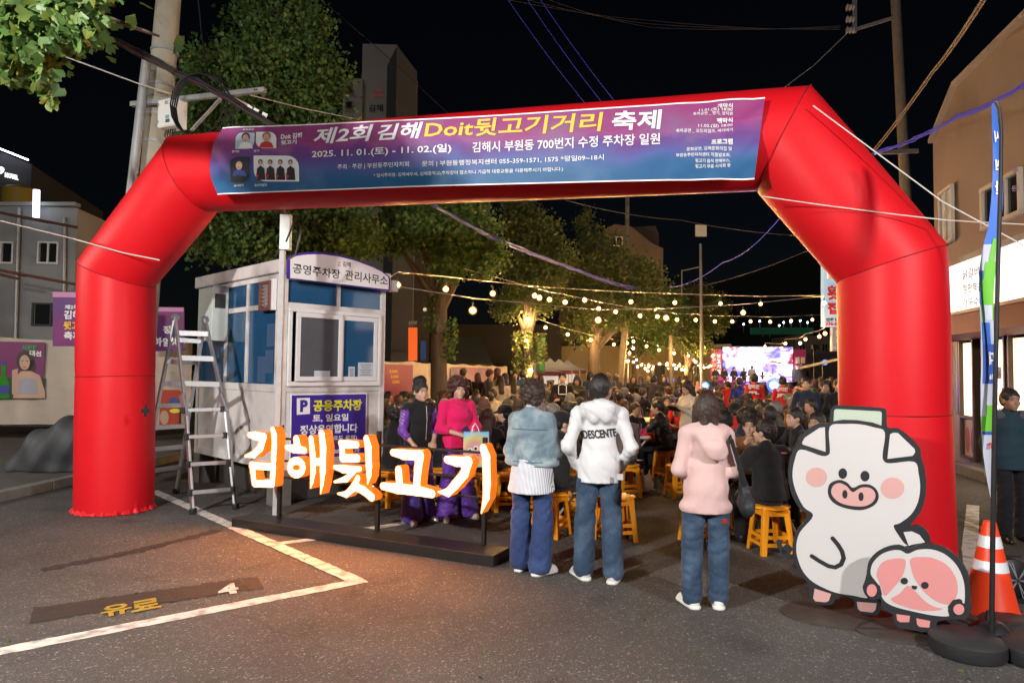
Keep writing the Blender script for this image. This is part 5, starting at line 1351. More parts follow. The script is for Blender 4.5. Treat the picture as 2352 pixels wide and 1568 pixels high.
string('string of warm bulbs from the brown pole towards the stage banner', [(1434, 762), (1440, 788), (1455, 784), (1485, 795), (1514, 804), (1548, 811), (1581, 817), (1613, 809), (1637, 818)], 28, 44, r=.085)
string('string of warm bulbs dropping along the small tree', [(1455, 800), (1446, 811), (1442, 829), (1455, 831), (1462, 826)], 28, 32, r=.07)
string('string of warm bulbs rising from the stage screen to the right sign', [(1757, 795), (1795, 799), (1804, 789), (1838, 788), (1850, 779), (1882, 773), (1895, 766)], 44, 21, r=.07)
string('string of warm bulbs on the first wrapped tree trunk', [(1212, 733), (1210, 783), (1219, 851)], 22.5, 22.5, r=.075)
string('low dense festoon of warm bulbs over the food tents', [(1464, 842), (1473, 838), (1482, 846), (1490, 840), (1498, 848), (1507, 842), (1515, 836), (1523, 845), (1531, 838), (1536, 846), (1488, 852), (1500, 855)], 40, 44, r=.10)
string('curved festoon of warm bulbs beside the stage banner', [(1593, 827), (1598, 832), (1604, 838), (1610, 842), (1618, 844), (1626, 843), (1632, 840)], 44, 46, r=.075)
string('festoon of warm bulbs around the sparkler stand', [(1532, 836), (1540, 842), (1547, 838), (1553, 846), (1560, 840), (1566, 848), (1573, 850)], 40, 42, r=.09)
m_ = MB().ball(at(976, 711, 14), .045, 10).build('unlit_bulb', mat('unlit_bulb_glass', (.7, .7, .68), rough=.1, var=0), None, True); tag(m_, 'unlit white bulb hanging left of the first tree trunk', 'bulb')

# ================================================================ trees
LEAFV = np.array([(0, 0, 0), (.42, .55, .06), (.30, .92, .0), (.02, .80, .03), (-.28, .94, 0), (-.45, .52, .05)], np.float32)
LEAFF = np.array([(0, 1, 2), (0, 2, 3), (0, 3, 4), (0, 4, 5)])
FINE = (np.array([(0, 0, 0), (.30, .34, .05), (.50, .56, .10), (.40, .80, .03), (.20, .94, -.02), (.02, .74, .02), (-.19, .95, 0), (-.41, .78, .05), (-.50, .54, .0), (-.28, .33, -.02)], np.float32), np.array([(0, i, i + 1) for i in range(1, 9)]))
def leafm(name, c1, c2, c3):
    m = bpy.data.materials.new(name); m.use_nodes = True; t = m.node_tree; N = t.nodes; L = t.links; b = N['Principled BSDF']
    a = N.new('ShaderNodeAttribute'); a.attribute_name = 'tint'; cr = N.new('ShaderNodeValToRGB'); e = cr.color_ramp.elements
    e[0].color = (*c1, 1); e[1].color = (*c3, 1); q = e.new(.5); q.color = (*c2, 1); L.new(a.outputs['Fac'], cr.inputs[0]); L.new(cr.outputs[0], b.inputs['Base Color'])
    b.inputs['Roughness'].default_value = .5; b.inputs['Specular IOR Level'].default_value = .35
    tr = N.new('ShaderNodeBsdfTranslucent'); L.new(cr.outputs[0], tr.inputs[0]); mx = N.new('ShaderNodeMixShader'); mx.inputs[0].default_value = .3
    L.new(b.outputs[0], mx.inputs[1]); L.new(tr.outputs[0], mx.inputs[2]); L.new(mx.outputs[0], N['Material Output'].inputs[0]); return m
LF1 = leafm('ginkgo_leaf', (.05, .11, .03), (.085, .155, .035), (.19, .21, .035)); LF2 = leafm('ginkgo_leaf_far', (.045, .075, .02), (.08, .11, .028), (.17, .16, .03))
BARK = mat('bark', (.11, .085, .065), rough=.95, var=.35, vs=9, stretch=(1, 1, .25), bump=1.0, bs=26)
def leaves(pts, size, seed, droop=.6, jit=.5, shp=None):
    LV, LFc = shp or (LEAFV, LEAFF)
    r = np.random.default_rng(seed); n = len(pts); u = r.normal(size=(n, 3)); u[:, 2] -= droop; u /= np.linalg.norm(u, axis=1)[:, None]
    w_ = r.normal(size=(n, 3)); v = np.cross(u, w_); v /= np.linalg.norm(v, axis=1)[:, None]; w2 = np.cross(u, v)
    s = size * r.uniform(.6, 1.25, n)[:, None, None]
    V = pts[:, None, :] + s * (LV[None, :, 0:1] * v[:, None, :] + LV[None, :, 1:2] * u[:, None, :] + LV[None, :, 2:3] * w2[:, None, :])
    F = LFc[None] + (np.arange(n) * len(LV))[:, None, None]
    return V.reshape(-1, 3), F.reshape(-1, 3), r
def foliage(name, pts, size, m, seed, parent, stuff=True, shp=None):
    V, F, r = leaves(pts, size, seed, shp=shp); me = mesh_np(name, V, F, m, True)
    a = me.attributes.new('tint', 'FLOAT', 'POINT'); tv = np.clip(r.normal(.42, .22, len(pts)), 0, 1); a.data.foreach_set('value', np.repeat(tv, len(V) // len(pts)).astype(np.float32))
    o = link(name, me, parent)
    if stuff: o['kind'] = 'stuff'
    return o
def tree(label, base, tr, th, blobs, nleaf, size, m, seed, limbs=(), cols=None, near=0, name='ginkgo_tree', lean=(0, 0)):
    r = np.random.default_rng(seed); t = empty(name, base, label, 'tree', 'ginkgo trees')
    P = [(lean[0] * k / 6, lean[1] * k / 6, th * k / 6) for k in range(7)]
    P = [(x + r.uniform(-.04, .04) * tr / .2, y, z) for x, y, z in P]
    MB().tube(P, [tr * (1.25 if k == 0 else 1 - .06 * k) for k in range(7)], 14).build('trunk', BARK, t, True)
    top = np.array(P[-1])
    tw = MB()
    for c, rad in blobs:
        c = np.array(c) ; mid = (top + c) / 2 + r.normal(0, .12, 3); L_ = np.linalg.norm(c - top)
        MB().tube([top - (0, 0, .3), mid, c], [tr * .55, tr * .34, tr * .12], 8).build('limb', BARK, t, True)
    pts = []
    tot = sum(b[1][0] * b[1][1] + b[1][0] * b[1][2] for b in blobs)
    for c, rad in blobs:
        n = int(nleaf * (rad[0] * rad[1] + rad[0] * rad[2]) / tot); ncl = max(10, n // 55)
        d = r.normal(size=(ncl, 3)); d /= np.linalg.norm(d, axis=1)[:, None]; d *= r.uniform(.45, 1.08, (ncl, 1)) ** .6
        cc = np.array(c) + d * np.array(rad); cl = r.integers(0, ncl, n)
        st = min(rad) * .22 + .05; off = r.normal(0, 1, (n, 3)) * np.array([st, st, st * .8]); pts.append(cc[cl] + off)
        for k in range(0, ncl, 2):
            q = cc[k]; mid = (np.array(c) * .6 + q * .4) + r.normal(0, .08, 3); tw.tube([tuple(c), tuple(mid), tuple(q)], [.035 * tr / .2, .022 * tr / .2, .008], 4)
    tw.build('twigs', BARK, t, True)['kind'] = 'stuff'
    foliage('crown', np.concatenate(pts), size, m, seed, t)
    if cols:
        for c, h_, rd, n in cols:
            n = int(n); z = r.uniform(0, h_, n); a = r.uniform(0, 2 * pi, n); q = np.stack([c[0] + np.cos(a) * rd * r.uniform(.8, 1.6, n), c[1] + np.sin(a) * rd * r.uniform(.8, 1.6, n), c[2] + z], 1); foliage('trunk_shoots', q, size, m, seed + 4, t)
    return t
def blob(px, py, Y, rx, rz, base, ry=None):
    c = at(px, py, Y) - base; s = Y / 1568 * (.86 if Y > 14 else .95); return ((c.x, c.y, c.z), (rx * s, (ry or rx * .9) * s, rz * s))
B1 = Vector((gx(655, 13.2), 13.2, 0)); b_ = lambda *a, **k: blob(a[0], a[1], a[2], a[3], a[4], B1, **k)
tree('big ginkgo tree rising behind the parking booth, taller than the arch beam', B1, .26, 4.2, [b_(640, 60, 13.2, 100, 110), b_(600, 190, 13, 150, 90), b_(700, 180, 13.4, 90, 90), b_(480, 200, 13.3, 75, 70), b_(450, 270, 13, 70, 60), b_(560, 330, 13.2, 120, 70), b_(720, 330, 13.3, 100, 70), b_(520, 540, 12.9, 95, 60), b_(640, 520, 13, 110, 70), b_(790, 540, 13.2, 95, 55), b_(700, 450, 13.3, 150, 60), b_(560, 430, 13.2, 120, 60), b_(640, -40, 13.2, 70, 80)], 52000, .085, LF1, 3)
B2 = Vector((gx(1010, 15.7), 15.7, 0)); b_ = lambda *a, **k: blob(a[0], a[1], a[2], a[3], a[4], B2, **k)
tree('ginkgo tree with the thick bare trunk standing right of the booth', B2, .235, 3.4, [b_(960, 520, 15.6, 90, 60), b_(1070, 540, 15.7, 85, 65), b_(1010, 470, 15.8, 110, 70), b_(900, 540, 15.8, 50, 45), b_(1110, 590, 15.5, 50, 45), b_(1030, 610, 15.2, 40, 30)], 19000, .095, LF1, 5, cols=[((.22, -.1, 2.0), .9, .12, 260), ((-.15, -.1, 2.6), .8, .1, 160)])
B3 = Vector((gx(1213, 22.8), 22.8, 0)); b_ = lambda *a, **k: blob(a[0], a[1], a[2], a[3], a[4], B3, **k)
tree('ginkgo tree with light bulbs wrapped round its trunk', B3, .21, 3.2, [b_(1215, 530, 23, 60, 80), b_(1265, 590, 22.9, 55, 70), b_(1180, 620, 23, 45, 50), b_(1240, 670, 22.9, 60, 50), b_(1170, 700, 22.8, 45, 40), b_(1190, 480, 23, 45, 60)], 12000, .11, LF2, 8, cols=[((-.2, -.2, 1.6), 1.5, .22, 420), ((.3, -.2, 2.0), 1.0, .2, 300)])
B4 = Vector((gx(1362, 26.5), 26.5, 0)); b_ = lambda *a, **k: blob(a[0], a[1], a[2], a[3], a[4], B4, **k)
tree('wide ginkgo tree in the middle of the crowd left of the brown pole', B4, .30, 2.9, [b_(1370, 600, 26.5, 65, 80), b_(1430, 640, 26.5, 70, 70), b_(1320, 650, 26.7, 50, 60), b_(1480, 640, 27, 55, 60), b_(1380, 710, 26.4, 90, 50), b_(1330, 760, 26.5, 45, 35), b_(1470, 710, 26.8, 60, 50), b_(1350, 520, 26.8, 30, 50)], 14000, .12, LF2, 9)
B5 = Vector((gx(1458, 36), 36, 0)); b_ = lambda *a, **k: blob(a[0], a[1], a[2], a[3], a[4], B5, **k)
tree('small ginkgo tree lit warm by the festoon right of the brown pole', B5, .18, 2.4, [b_(1480, 730, 36, 55, 45), b_(1460, 790, 36, 30, 25), b_(1510, 770, 36.5, 35, 45), b_(1525, 700, 37, 45, 55)], 9000, .14, LF1, 12)
B6 = Vector((gx(1577, 42), 42, 0)); b_ = lambda *a, **k: blob(a[0], a[1], a[2], a[3], a[4], B6, **k)
tree('slender ginkgo tree just left of the stage screen', B6, .2, 2.2, [b_(1600, 700, 42, 40, 60), b_(1610, 770, 42, 40, 40), b_(1565, 740, 42, 40, 50), b_(1650, 720, 44, 30, 50), b_(1590, 800, 42, 25, 22)], 9000, .16, LF2, 13)
# overhanging branch of a near tree, upper left
nb_ = Vector((-9.0, 4.2, 0)); nt_ = tree('near ginkgo tree leaning in from the left with big leaves over the road', nb_, .2, 4.6, [((6.2 - .0, .1, 4.05), (.5, .4, .3))], 40, .09, LF1, 21)
r_ = np.random.default_rng(33); pts = []
for (x, y, n, rx, ry) in ((30, 40, 420, 95, 55), (130, 55, 300, 70, 40), (190, 40, 190, 45, 30), (60, 110, 260, 60, 40), (140, 90, 160, 40, 22), (20, 150, 110, 35, 30), (180, 90, 90, 35, 14), (95, 175, 46, 22, 22), (115, 215, 22, 14, 15), (0, 90, 220, 60, 60), (-60, 60, 160, 60, 60), (60, -20, 200, 120, 30), (180, -20, 120, 60, 30)):
    for k in range(int(n * 1.45)): pts.append(tuple(at(x + r_.normal() * rx * .55, y + r_.normal() * ry * .55, 4.1 + r_.uniform(-.35, .55)) - nb_))
pts = np.array(pts)
for a, b, c in (((-40, 20, 4.3), (80, 10, 4.3), (200, 70, 4.2)), ((-40, 60, 4.3), (40, 90, 4.3), (100, 190, 4.2)), ((-40, 0, 4.3), (100, -10, 4.2), (230, 10, 4.3)), ((60, 90, 4.3), (100, 170, 4.2), (118, 222, 4.2))): MB().tube([at(*a) - nb_, at(*b) - nb_, at(*c) - nb_], [.022, .014, .005], 6).build('limb', BARK, nt_, True)
MB().tube([Vector((0, 0, 4.4)), Vector((3, 0, 4.5)), at(-40, 20, 4.3) - nb_], [.10, .06, .03], 8).build('limb', BARK, nt_, True)
foliage('leaf_mass', pts[300:], .078, LF1, 6, nt_, shp=FINE)
order = pts[:300]
protos = []
for k in range(6):
    V, F, rr0 = leaves(np.zeros((1, 3)), .08, 50 + k, shp=FINE); me = mesh_np('leaf', V, F, LF1, True); a = me.attributes.new('tint', 'FLOAT', 'POINT'); a.data.foreach_set('value', np.full(len(V), rr0.uniform(.2, .85), np.float32)); protos.append(me)
for k, p in enumerate(order):
    o = link('leaf', protos[k % 6], nt_, tuple(p)); o.rotation_euler = (r_.uniform(-.6, .6), r_.uniform(-.6, .6), r_.uniform(0, 6.3))

TREES = [o for o in bpy.data.objects if o.name.startswith('ginkgo_tree') or o.name.startswith('utility_pole')]
# ================================================================ buildings
def bld(name, label, cat='building'): return empty(name, (0, 0, 0), label, cat)
def wallq(pts, depth, m, parent, name='wall', off=None): 
    """outline of 3D points extruded away from the viewer"""
    P = [Vector(p) for p in pts]; n = (P[1] - P[0]).cross(P[2] - P[0]).normalized(); c = sum(P, Vector()) / len(P)
    if n.dot(c - CP) < 0: n = -n
    return MB().prism(P, n * depth).build(name, m, parent)
def quad(pl, x0, y0, x1, y1, off=0): return [pl.p(*pl.uv(x, y), off) for x, y in ((x0, y0), (x1, y0), (x1, y1), (x0, y1))]
def win(pl, x0, y0, x1, y1, parent, fm, gm, n=2, t=.05, off=.0):
    (u0, v0), (u1, v1) = pl.uv(x0, y1), pl.uv(x1, y0); f = MB(); Mx = Matrix((pl.u, -pl.n, pl.v)).transposed()
    def bx(a0, a1, b0, b1, d0, d1): f.box(pl.p((a0 + a1) / 2, (b0 + b1) / 2, off + (d0 + d1) / 2), (abs(a1 - a0), abs(d1 - d0), abs(b1 - b0)), Mx)
    bx(u0 - t, u1 + t, v0 - t, v0, .0, .07); bx(u0 - t, u1 + t, v1, v1 + t, .0, .07); bx(u0 - t, u0, v0, v1, .0, .065); bx(u1, u1 + t, v0, v1, .0, .065)
    for k in range(1, n): c = u0 + (u1 - u0) * k / n; bx(c - t / 2, c + t / 2, v0, v1, .0, .055)
    w_ = f.build('window', fm, parent)
    for k in range(n):
        a, b = u0 + (u1 - u0) * k / n, u0 + (u1 - u0) * (k + 1) / n; MB().poly([pl.p(a + t / 2, v0, off + .02), pl.p(b - t / 2, v0, off + .02), pl.p(b - t / 2, v1, off + .02), pl.p(a + t / 2, v1, off + .02)]).build('pane', gm, w_)
    return w_
DGL = mat('dark_glass', (.015, .018, .02), rough=.08, var=0, spec=.6)
GW = mat('grey_wall', (.30, .31, .32), rough=.9, var=.14, vs=.8, bump=.2, bs=8, col2=(.20, .20, .21), c2s=.6)
# left grey building, Y 21
lb = bld('grey_building', 'grey concrete two storey building with a roof tank left of the arch'); P21 = Pl((0, 21, 0), (1, .12, 0))
wallq([P21.p(*P21.uv(-260, 462)), P21.p(*P21.uv(178, 478)), P21.p(P21.uv(178, 478)[0], 0), P21.p(P21.uv(-260, 462)[0], 0)], 6, GW, lb)
win(P21, 91, 560, 133, 602, lb, PVC, DGL); win(P21, 78, 700, 118, 744, lb, mat('dark_frame', (.05, .05, .05), var=0), DGL, 1); win(P21, 5, 560, 30, 602, lb, PVC, DGL, 1)
MB().tube([P21.p(*P21.uv(152, 500), .1), P21.p(*P21.uv(150, 780), .1)], .05, 8).build('drain_pipe', GALV, lb, True); MB().tube([P21.p(*P21.uv(48, 480), .1), P21.p(*P21.uv(40, 780), .1)], .05, 8).build('drain_pipe', GALV, lb, True)
wallq(quad(P21, -260, 466, 178, 474, .12), .3, GW, lb, 'parapet')
tk = at(46, 465, 23); tnk = empty('water_tank', tk, 'mustard yellow round water tank on the grey building roof', 'water tank'); MB().lathe((0, 0, 0), [(.5, -.2), (.52, .1), (.52, .42), (.42, .5), (.1, .54)], 20).build('tank_body', mat('mustard_plastic', (.28, .19, .02), rough=.5, var=.1), tnk, True)
tag(MB().tube([P21.p(*P21.uv(99, 505), .35), P21.p(*P21.uv(100, 444), .35)], .085, 14).build('round_light_sign', lit('cool_tube_light', (.75, .85, 1.0), 3.2), None, True), 'small vertical white glowing tube sign on the grey building roof', 'sign')
for y, x0, x1 in ((490, -10, 62), (497, 25, 112), (500, 38, 178), (622, -10, 60), (628, 18, 172), (632, -10, 45)):
    tag(MB().tube([at(x0, y - 4, 16.5), at(x1, y + (x1 - x0) * .16, 16.8)], .035, 8).build('scaffold_pipe', RUST, None, True), 'rusty scaffold pipe jutting out in front of the grey building', 'pipe', 'rusty scaffold pipes at the left')
# hotel, further left
hb = bld('hotel_building', 'dark hotel block with a white light line and glowing lettering at the left edge'); P30 = Pl((0, 30, 0), (1, .25, 0))
wallq([P30.p(*P30.uv(-300, 300)), P30.p(*P30.uv(-20, 340)), P30.p(*P30.uv(73, 378)), P30.p(P30.uv(73, 378)[0], 0), P30.p(P30.uv(-300, 300)[0], 0)], 8, mat('dark_wall', (.035, .037, .045), rough=.8, var=.2, vs=1), hb)
MB().bar(P30.p(*P30.uv(-30, 332), .3), P30.p(*P30.uv(73, 373), .3), .05, .05).build('light_line', lit('cool_line_light', (.85, .93, 1), 9), hb)
HL = lit('sign_letter_light', (.95, .97, 1), 1.5)
put_text('9', P30, (6, 404), (18, 406), 17, HL, hb, off=.3, bold=.03, extrude=.02); put_text('HOTEL', P30, (20, 412), (50, 419), 11, HL, hb, off=.3, bold=.05, extrude=.02); put_text('O', P30, (-8, 402), (3, 403), 14, HL, hb, off=.3, bold=.03, extrude=.02)
MB().ball(P30.p(*P30.uv(8, 360), .5), .07, 8).build('spot_light', lit('cool_spot', (.85, .93, 1), 30), hb, True)
# tall dark office building
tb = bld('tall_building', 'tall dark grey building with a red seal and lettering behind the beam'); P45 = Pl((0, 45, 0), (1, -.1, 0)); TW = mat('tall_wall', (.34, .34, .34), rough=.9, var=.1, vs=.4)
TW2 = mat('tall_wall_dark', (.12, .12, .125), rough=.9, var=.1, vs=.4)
def wl(pl, x0, y0, x1, y1, dep, m, par, name='wall'): return wallq([pl.p(*pl.uv(x0, y0)), pl.p(*pl.uv(x1, y1)), pl.p(pl.uv(x1, y1)[0], 0), pl.p(pl.uv(x0, y0)[0], 0)], dep, m, par, name)
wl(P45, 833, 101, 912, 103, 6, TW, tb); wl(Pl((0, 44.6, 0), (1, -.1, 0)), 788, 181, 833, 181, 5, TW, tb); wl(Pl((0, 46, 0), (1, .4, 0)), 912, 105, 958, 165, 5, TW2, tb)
for y in (200, 235): win(Pl((0, 44.4, 0), (1, -.1, 0)), 795, y, 808, y + 14, tb, TW2, DGL, 1, .04)
put_text('가야', P45, (858, 215), (880, 215), 9, lit('dim_red_print', (1, .1, .08), .05, (.45, .03, .03)), tb, off=.1, bold=.04); put_text('왕도', P45, (858, 225), (880, 225), 9, lit('dim_red_print', (1, .1, .08), .05, (.45, .03, .03)), tb, off=.1, bold=.04); put_text('김해', P45, (848, 258), (880, 257), 16, mat('dark_letter', (.015, .015, .02), var=0), tb, off=.1, bold=.02)
# low dark buildings behind the tents
db = bld('dark_shophouse', 'low dark shop building behind the white market tents'); P50 = Pl((0, 52, 0), (1, 0, 0)); DW = mat('dim_wall', (.05, .045, .04), rough=.9, var=.2, vs=.5)
wl(P50, 880, 560, 975, 560, 8, TW2, db); wl(Pl((0, 56, 0), (1, 0, 0)), 975, 745, 1290, 745, 8, DW, db)
rf = MB().prism([at(1020, 842, 40), at(1130, 842, 40), at(1100, 780, 48), at(1000, 780, 48)], (0, 0, .1)).build('corrugated_roof', mat('corrugated', (.20, .19, .13), rough=.6, var=.2), db)
for k in range(22):
    t = k / 21; MB().bar(at(1020, 842, 40).lerp(at(1130, 842, 40), t) + Vector((0, 0, .13)), at(1000, 780, 48).lerp(at(1100, 780, 48), t) + Vector((0, 0, .13)), .12, .05).build('roof_rib', mat('corrugated', (.20, .19, .13)), db)
tag(wallq(quad(Pl((0, 40, 0), (1, 0, 0)), 938, 752, 957, 828), .3, lit('orange_panel_light', (1., .13, .015), .8, (.5, .1, .02)), None, 'orange_sign'), 'tall orange glowing sign panel between booth and first tree', 'sign')
put_text('신평', Pl((0, 40, 0), (1, 0, 0)), (938, 746), (958, 746), 9, WHS, db, off=.1, bold=.02)
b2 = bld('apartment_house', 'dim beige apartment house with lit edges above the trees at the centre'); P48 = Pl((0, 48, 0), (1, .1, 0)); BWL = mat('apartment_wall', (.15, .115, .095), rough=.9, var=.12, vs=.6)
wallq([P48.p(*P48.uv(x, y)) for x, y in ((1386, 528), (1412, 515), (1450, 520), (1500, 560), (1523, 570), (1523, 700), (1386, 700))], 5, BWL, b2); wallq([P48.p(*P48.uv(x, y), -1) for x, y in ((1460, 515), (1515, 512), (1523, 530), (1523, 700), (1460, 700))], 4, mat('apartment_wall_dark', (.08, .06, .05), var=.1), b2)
win(P48, 1402, 546, 1428, 563, b2, PVC, DGL, 2, .06, .02)
b3 = bld('yellow_shophouse', 'pale wall of a low building lit by the festoon near the speaker tower'); wl(Pl((0, 58, 0), (1, 0, 0)), 1290, 795, 1680, 790, 8, mat('pale_yellow_wall', (.33, .27, .15), rough=.9, var=.12, vs=.6), b3)
b4 = bld('brick_block', 'dark apartment block with window grilles behind the middle trees'); P54 = Pl((0, 60, 0), (1, 0, 0)); wl(P54, 1285, 690, 1560, 690, 6, mat('dark_brick_wall', (.055, .04, .032), var=.2), b4)
for x in (1320, 1365, 1420, 1470): 
    for y in (725, 775): win(P54, x, y, x + 26, y + 16, b4, mat('dark_frame', (.05, .05, .05)), DGL, 2, .05, .02)
# distant hillside and far right buildings
HILL = mat('hill_ground', (.012, .013, .012), rough=1, var=.3, vs=.02)
m = MB(); prof = [(1400, 700), (1560, 668), (1650, 652), (1760, 612), (1890, 568), (2050, 540), (2300, 520), (2500, 560)]; P = [at(x, y, 170) for x, y in prof]; pr = None
for k, p in enumerate(P):
    q = (Vector((p.x, 130, -.5)), Vector((p.x, 170, p.z)), Vector((p.x * 1.1, 240, p.z * .9)))
    if pr: m.poly([pr[0], q[0], q[1], pr[1]]); m.poly([pr[1], q[1], q[2], pr[2]])
    pr = q
tag(m.build('hill', HILL, None, True), kind='structure')
for x, y in ((1708, 745), (1745, 738), (1752, 757), (1768, 756), (1790, 748), (1800, 741), (1817, 740), (1838, 737), (1855, 741)):
    o = empty('distant_lamp_post', at(x, y + 14, 118), 'tiny white lamp post on the dark hillside', 'lamp post', 'lamp posts on the hillside'); MB().tube([(0, 0, -.3), (0, 0, 1.05)], .05, 5).build('post', GALV, o); MB().ball((0, 0, 1.1), .16, 8).build('lamp', lit('cool_far_lamp', (.7, .95, 1), 14), o, True)
tag(wallq(quad(Pl((0, 117, 0), (1, 0, 0)), 1725, 752, 1868, 768), .5, mat('green_fence', (.05, .16, .10), var=.5, vs=.4, emit=(.05, .5, .25), es=.03), None, 'lit_green_fence'), 'dim green lit fence line along the dark hillside', 'fence')
fb2 = bld('far_house', 'dim grey house with small windows right of the stage'); P62 = Pl((0, 62, 0), (1, 0, 0)); wl(P62, 1828, 770, 1960, 772, 6, mat('far_house_wall', (.16, .15, .16), var=.15, vs=.5), fb2)
for x in (1836, 1862, 1888): win(P62, x, 790, x + 12, 806, fb2, GALV, DGL, 2, .05, .02); wl(Pl((0, 61, 0), (1, 0, 0)), 1824, 812, 1960, 812, .4, mat('far_house_wall2', (.10, .09, .10), var=.1), fb2, 'canopy') if x == 1836 else None
# right corner shop building
FD = (-.22, -1, 0); FO = Vector((8.7, 13.2, 0)); FB = Pl(FO, (-FD[0] * -1, -1, 0)); FB = Pl(FO, (-.22, -1, 0)); sb = bld('corner_shop_building', 'beige two storey corner building with upstairs windows over a restaurant at the right edge')
BEI = mat('beige_wall', (.24, .18, .125), rough=.9, var=.13, vs=.9, bump=.3, bs=8, col2=(.17, .125, .09), c2s=.5)
Zt = FB.uv(2222, 161)[1]
a0 = FB.p(0, 0); 
def fbq(u0, u1, v0, v1, dep, m, name, par=sb, off=0.0): return MB().prism([FB.p(u0, v0, off), FB.p(u1, v0, off), FB.p(u1, v1, off), FB.p(u0, v1, off)], FB.n * -dep).build(name, m, par)
print('FB', FB.uv(2216, 161), FB.uv(2351, 51), FB.uv(2200, 617), FB.uv(2200, 735), FB.uv(2352, 571), FB.uv(2352, 716), FB.uv(2262, 531), FB.n)
v_sb, v_st = FB.uv(2200, 735)[1], FB.uv(2200, 617)[1]
fbq(0, 9, 4.05, 7.45, .3, BEI, 'wall'); fbq(0, 9, 0, 1.0, .3, mat('shop_base', (.20, .17, .14), var=.2), 'wall', off=.0)
fbq(0, 9, v_st + .05, 4.05, .3, mat('fascia_grey', (.22, .21, .20), var=.15), 'wall')
A_far = at(2143, 326, 14.6); A_far2 = Vector((A_far.x, A_far.y, 0)); A0_ = FB.p(0, 0)
MB().prism([Vector((A0_.x, A0_.y, 7.45)), Vector((A_far.x, A_far.y, A_far.z)), Vector((A_far.x, A_far.y, A_far.z - 2)), A_far2, Vector((A0_.x, A0_.y, 0))], Vector((2, 1.5, 0))).build('wall', BEI, sb)
MB().bar(Vector((A0_.x, A0_.y, 7.47)) + FB.n * .05, FB.p(9, 7.47, .05), .12, .08).build('eaves', mat('eaves_trim', (.32, .27, .20), var=.1), sb); MB().bar(Vector((A0_.x, A0_.y, 7.47)) + FB.n * .05, A_far + FB.n * .05, .10, .08).build('eaves', mat('eaves_trim', (.32, .27, .20)), sb)
win(FB, 2264, 395, 2345, 520, sb, mat('beige_frame', (.45, .40, .33), var=.05), DGL, 3, .07, .0)
PA = Pl(A_far2, Vector((A0_.x, A0_.y, 0)) - A_far2); win(PA, 2172, 430, 2196, 560, sb, mat('beige_frame', (.45, .40, .33)), mat('lit_dim_glass', (.3, .3, .26), rough=.1, emit=(1, .9, .7), es=.12), 2, .06, .05)
put_text('주', FB, (2338, 400), (2350, 398), 14, mat('lilac_print', (.25, .2, .4), var=0), sb, off=.09, bold=.02); put_text('원', FB, (2338, 440), (2350, 438), 14, mat('lilac_print', (.25, .2, .4)), sb, off=.09, bold=.02)
# shop front: glowing sign, awning, windows
ss = empty('shop_sign', (0, 0, 0), 'large white glowing shop sign with black Korean lettering over the restaurant', 'sign')
MB().prism([FB.p(0.02, v_sb, .25), FB.p(6, v_sb, .25), FB.p(6, v_st, .25), FB.p(0.02, v_st, .25)], FB.n * -.22).build('light_box', lit('shop_sign_light', (.86, .90, 1.0), 1.05), ss)
INKS = mat('sign_ink', (.012, .012, .03), rough=.6, var=0)
ssp = Pl(FB.p(0, 0, .25), FB.u)
for s, y0, y1 in (('닭갈비', 642, 633), ('철판볶음', 675, 668), ('막국수', 709, 703)): put_text(s, ssp, (2212, y0), (2212 + (28 if len(s) == 3 else 36) + 10, y1), 22, INKS, ss, off=.006, bold=.008)
AWN = mat('maroon_awning', (.16, .03, .03), rough=.6, var=.1); MB().prism([FB.p(-.1, v_sb - .08, .95), FB.p(6, v_sb - .08, .95), FB.p(6, v_sb - .42, 1.0), FB.p(-.1, v_sb - .42, 1.0)], FB.n * -.95).build('awning', AWN, sb); fbq(-.1, 6, v_sb - .10, v_sb - .05, 1.0, mat('awning_edge', (.5, .4, .38), var=.05), 'awning_edge', off=1.0)
INT = lit('shop_interior_light', (1.0, .80, .52), 1.5); zt_ = v_sb - .45
fbq(0, .12, 1.0, zt_, .15, mat('brown_frame', (.07, .045, .03), rough=.5, var=.1), 'door_frame', off=.12)
def shopwin(u0, u1, z0, z1, m):
    f = fbq(u0, u1, z0, z1, .02, m, 'shop_window', off=.05)
    for a, b in ((u0 - .05, u0), (u1, u1 + .05)): fbq(a, b, z0 - .05, z1 + .05, .12, mat('brown_frame', (.07, .045, .03)), 'door_frame', off=.12)
    fbq(u0, u1, z0 - .05, z0, .12, mat('brown_frame', (.07, .045, .03)), 'door_frame', off=.12)
    return f
shopwin(.2, .72, 1.0, zt_ - .02, INT); shopwin(.2, .72, .25, .92, mat('menu_poster', (.45, .33, .22), rough=.5, var=.2, vs=4)); shopwin(1.15, 1.9, .25, zt_ - .02, INT); shopwin(2.1, 3.0, .25, zt_ - .02, INT); shopwin(3.2, 5.6, .25, zt_ - .02, INT)
for u, z in ((.35, .55), (.58, .55)): MB().poly([FB.p(u + .09 * cos(2 * pi * k / 18), z + .25 * sin(2 * pi * k / 18), .058) for k in range(18)]).build('dish_print', mat('dish_print', (.30, .07, .03), var=.4, vs=15), sb)
for u, z, c in ((1.3, 1.5, YES), (1.4, 1.25, PRED), (1.55, 1.7, PBK), (1.3, 1.9, PBK), (1.6, 1.0, WHS), (1.7, 1.35, PRED)): MB().poly([FB.p(u, z, .06), FB.p(u + .16, z, .06), FB.p(u + .16, z + .2, .06), FB.p(u, z + .2, .06)]).build('sticker', c, sb)
put_text('OPEN', FB, (2330, 937), (2345, 936), 6, PRED, sb, off=.07, bold=.01)
fbq(-1, 7, 0.001, .16, .2, KERB, 'door_step', off=.5)
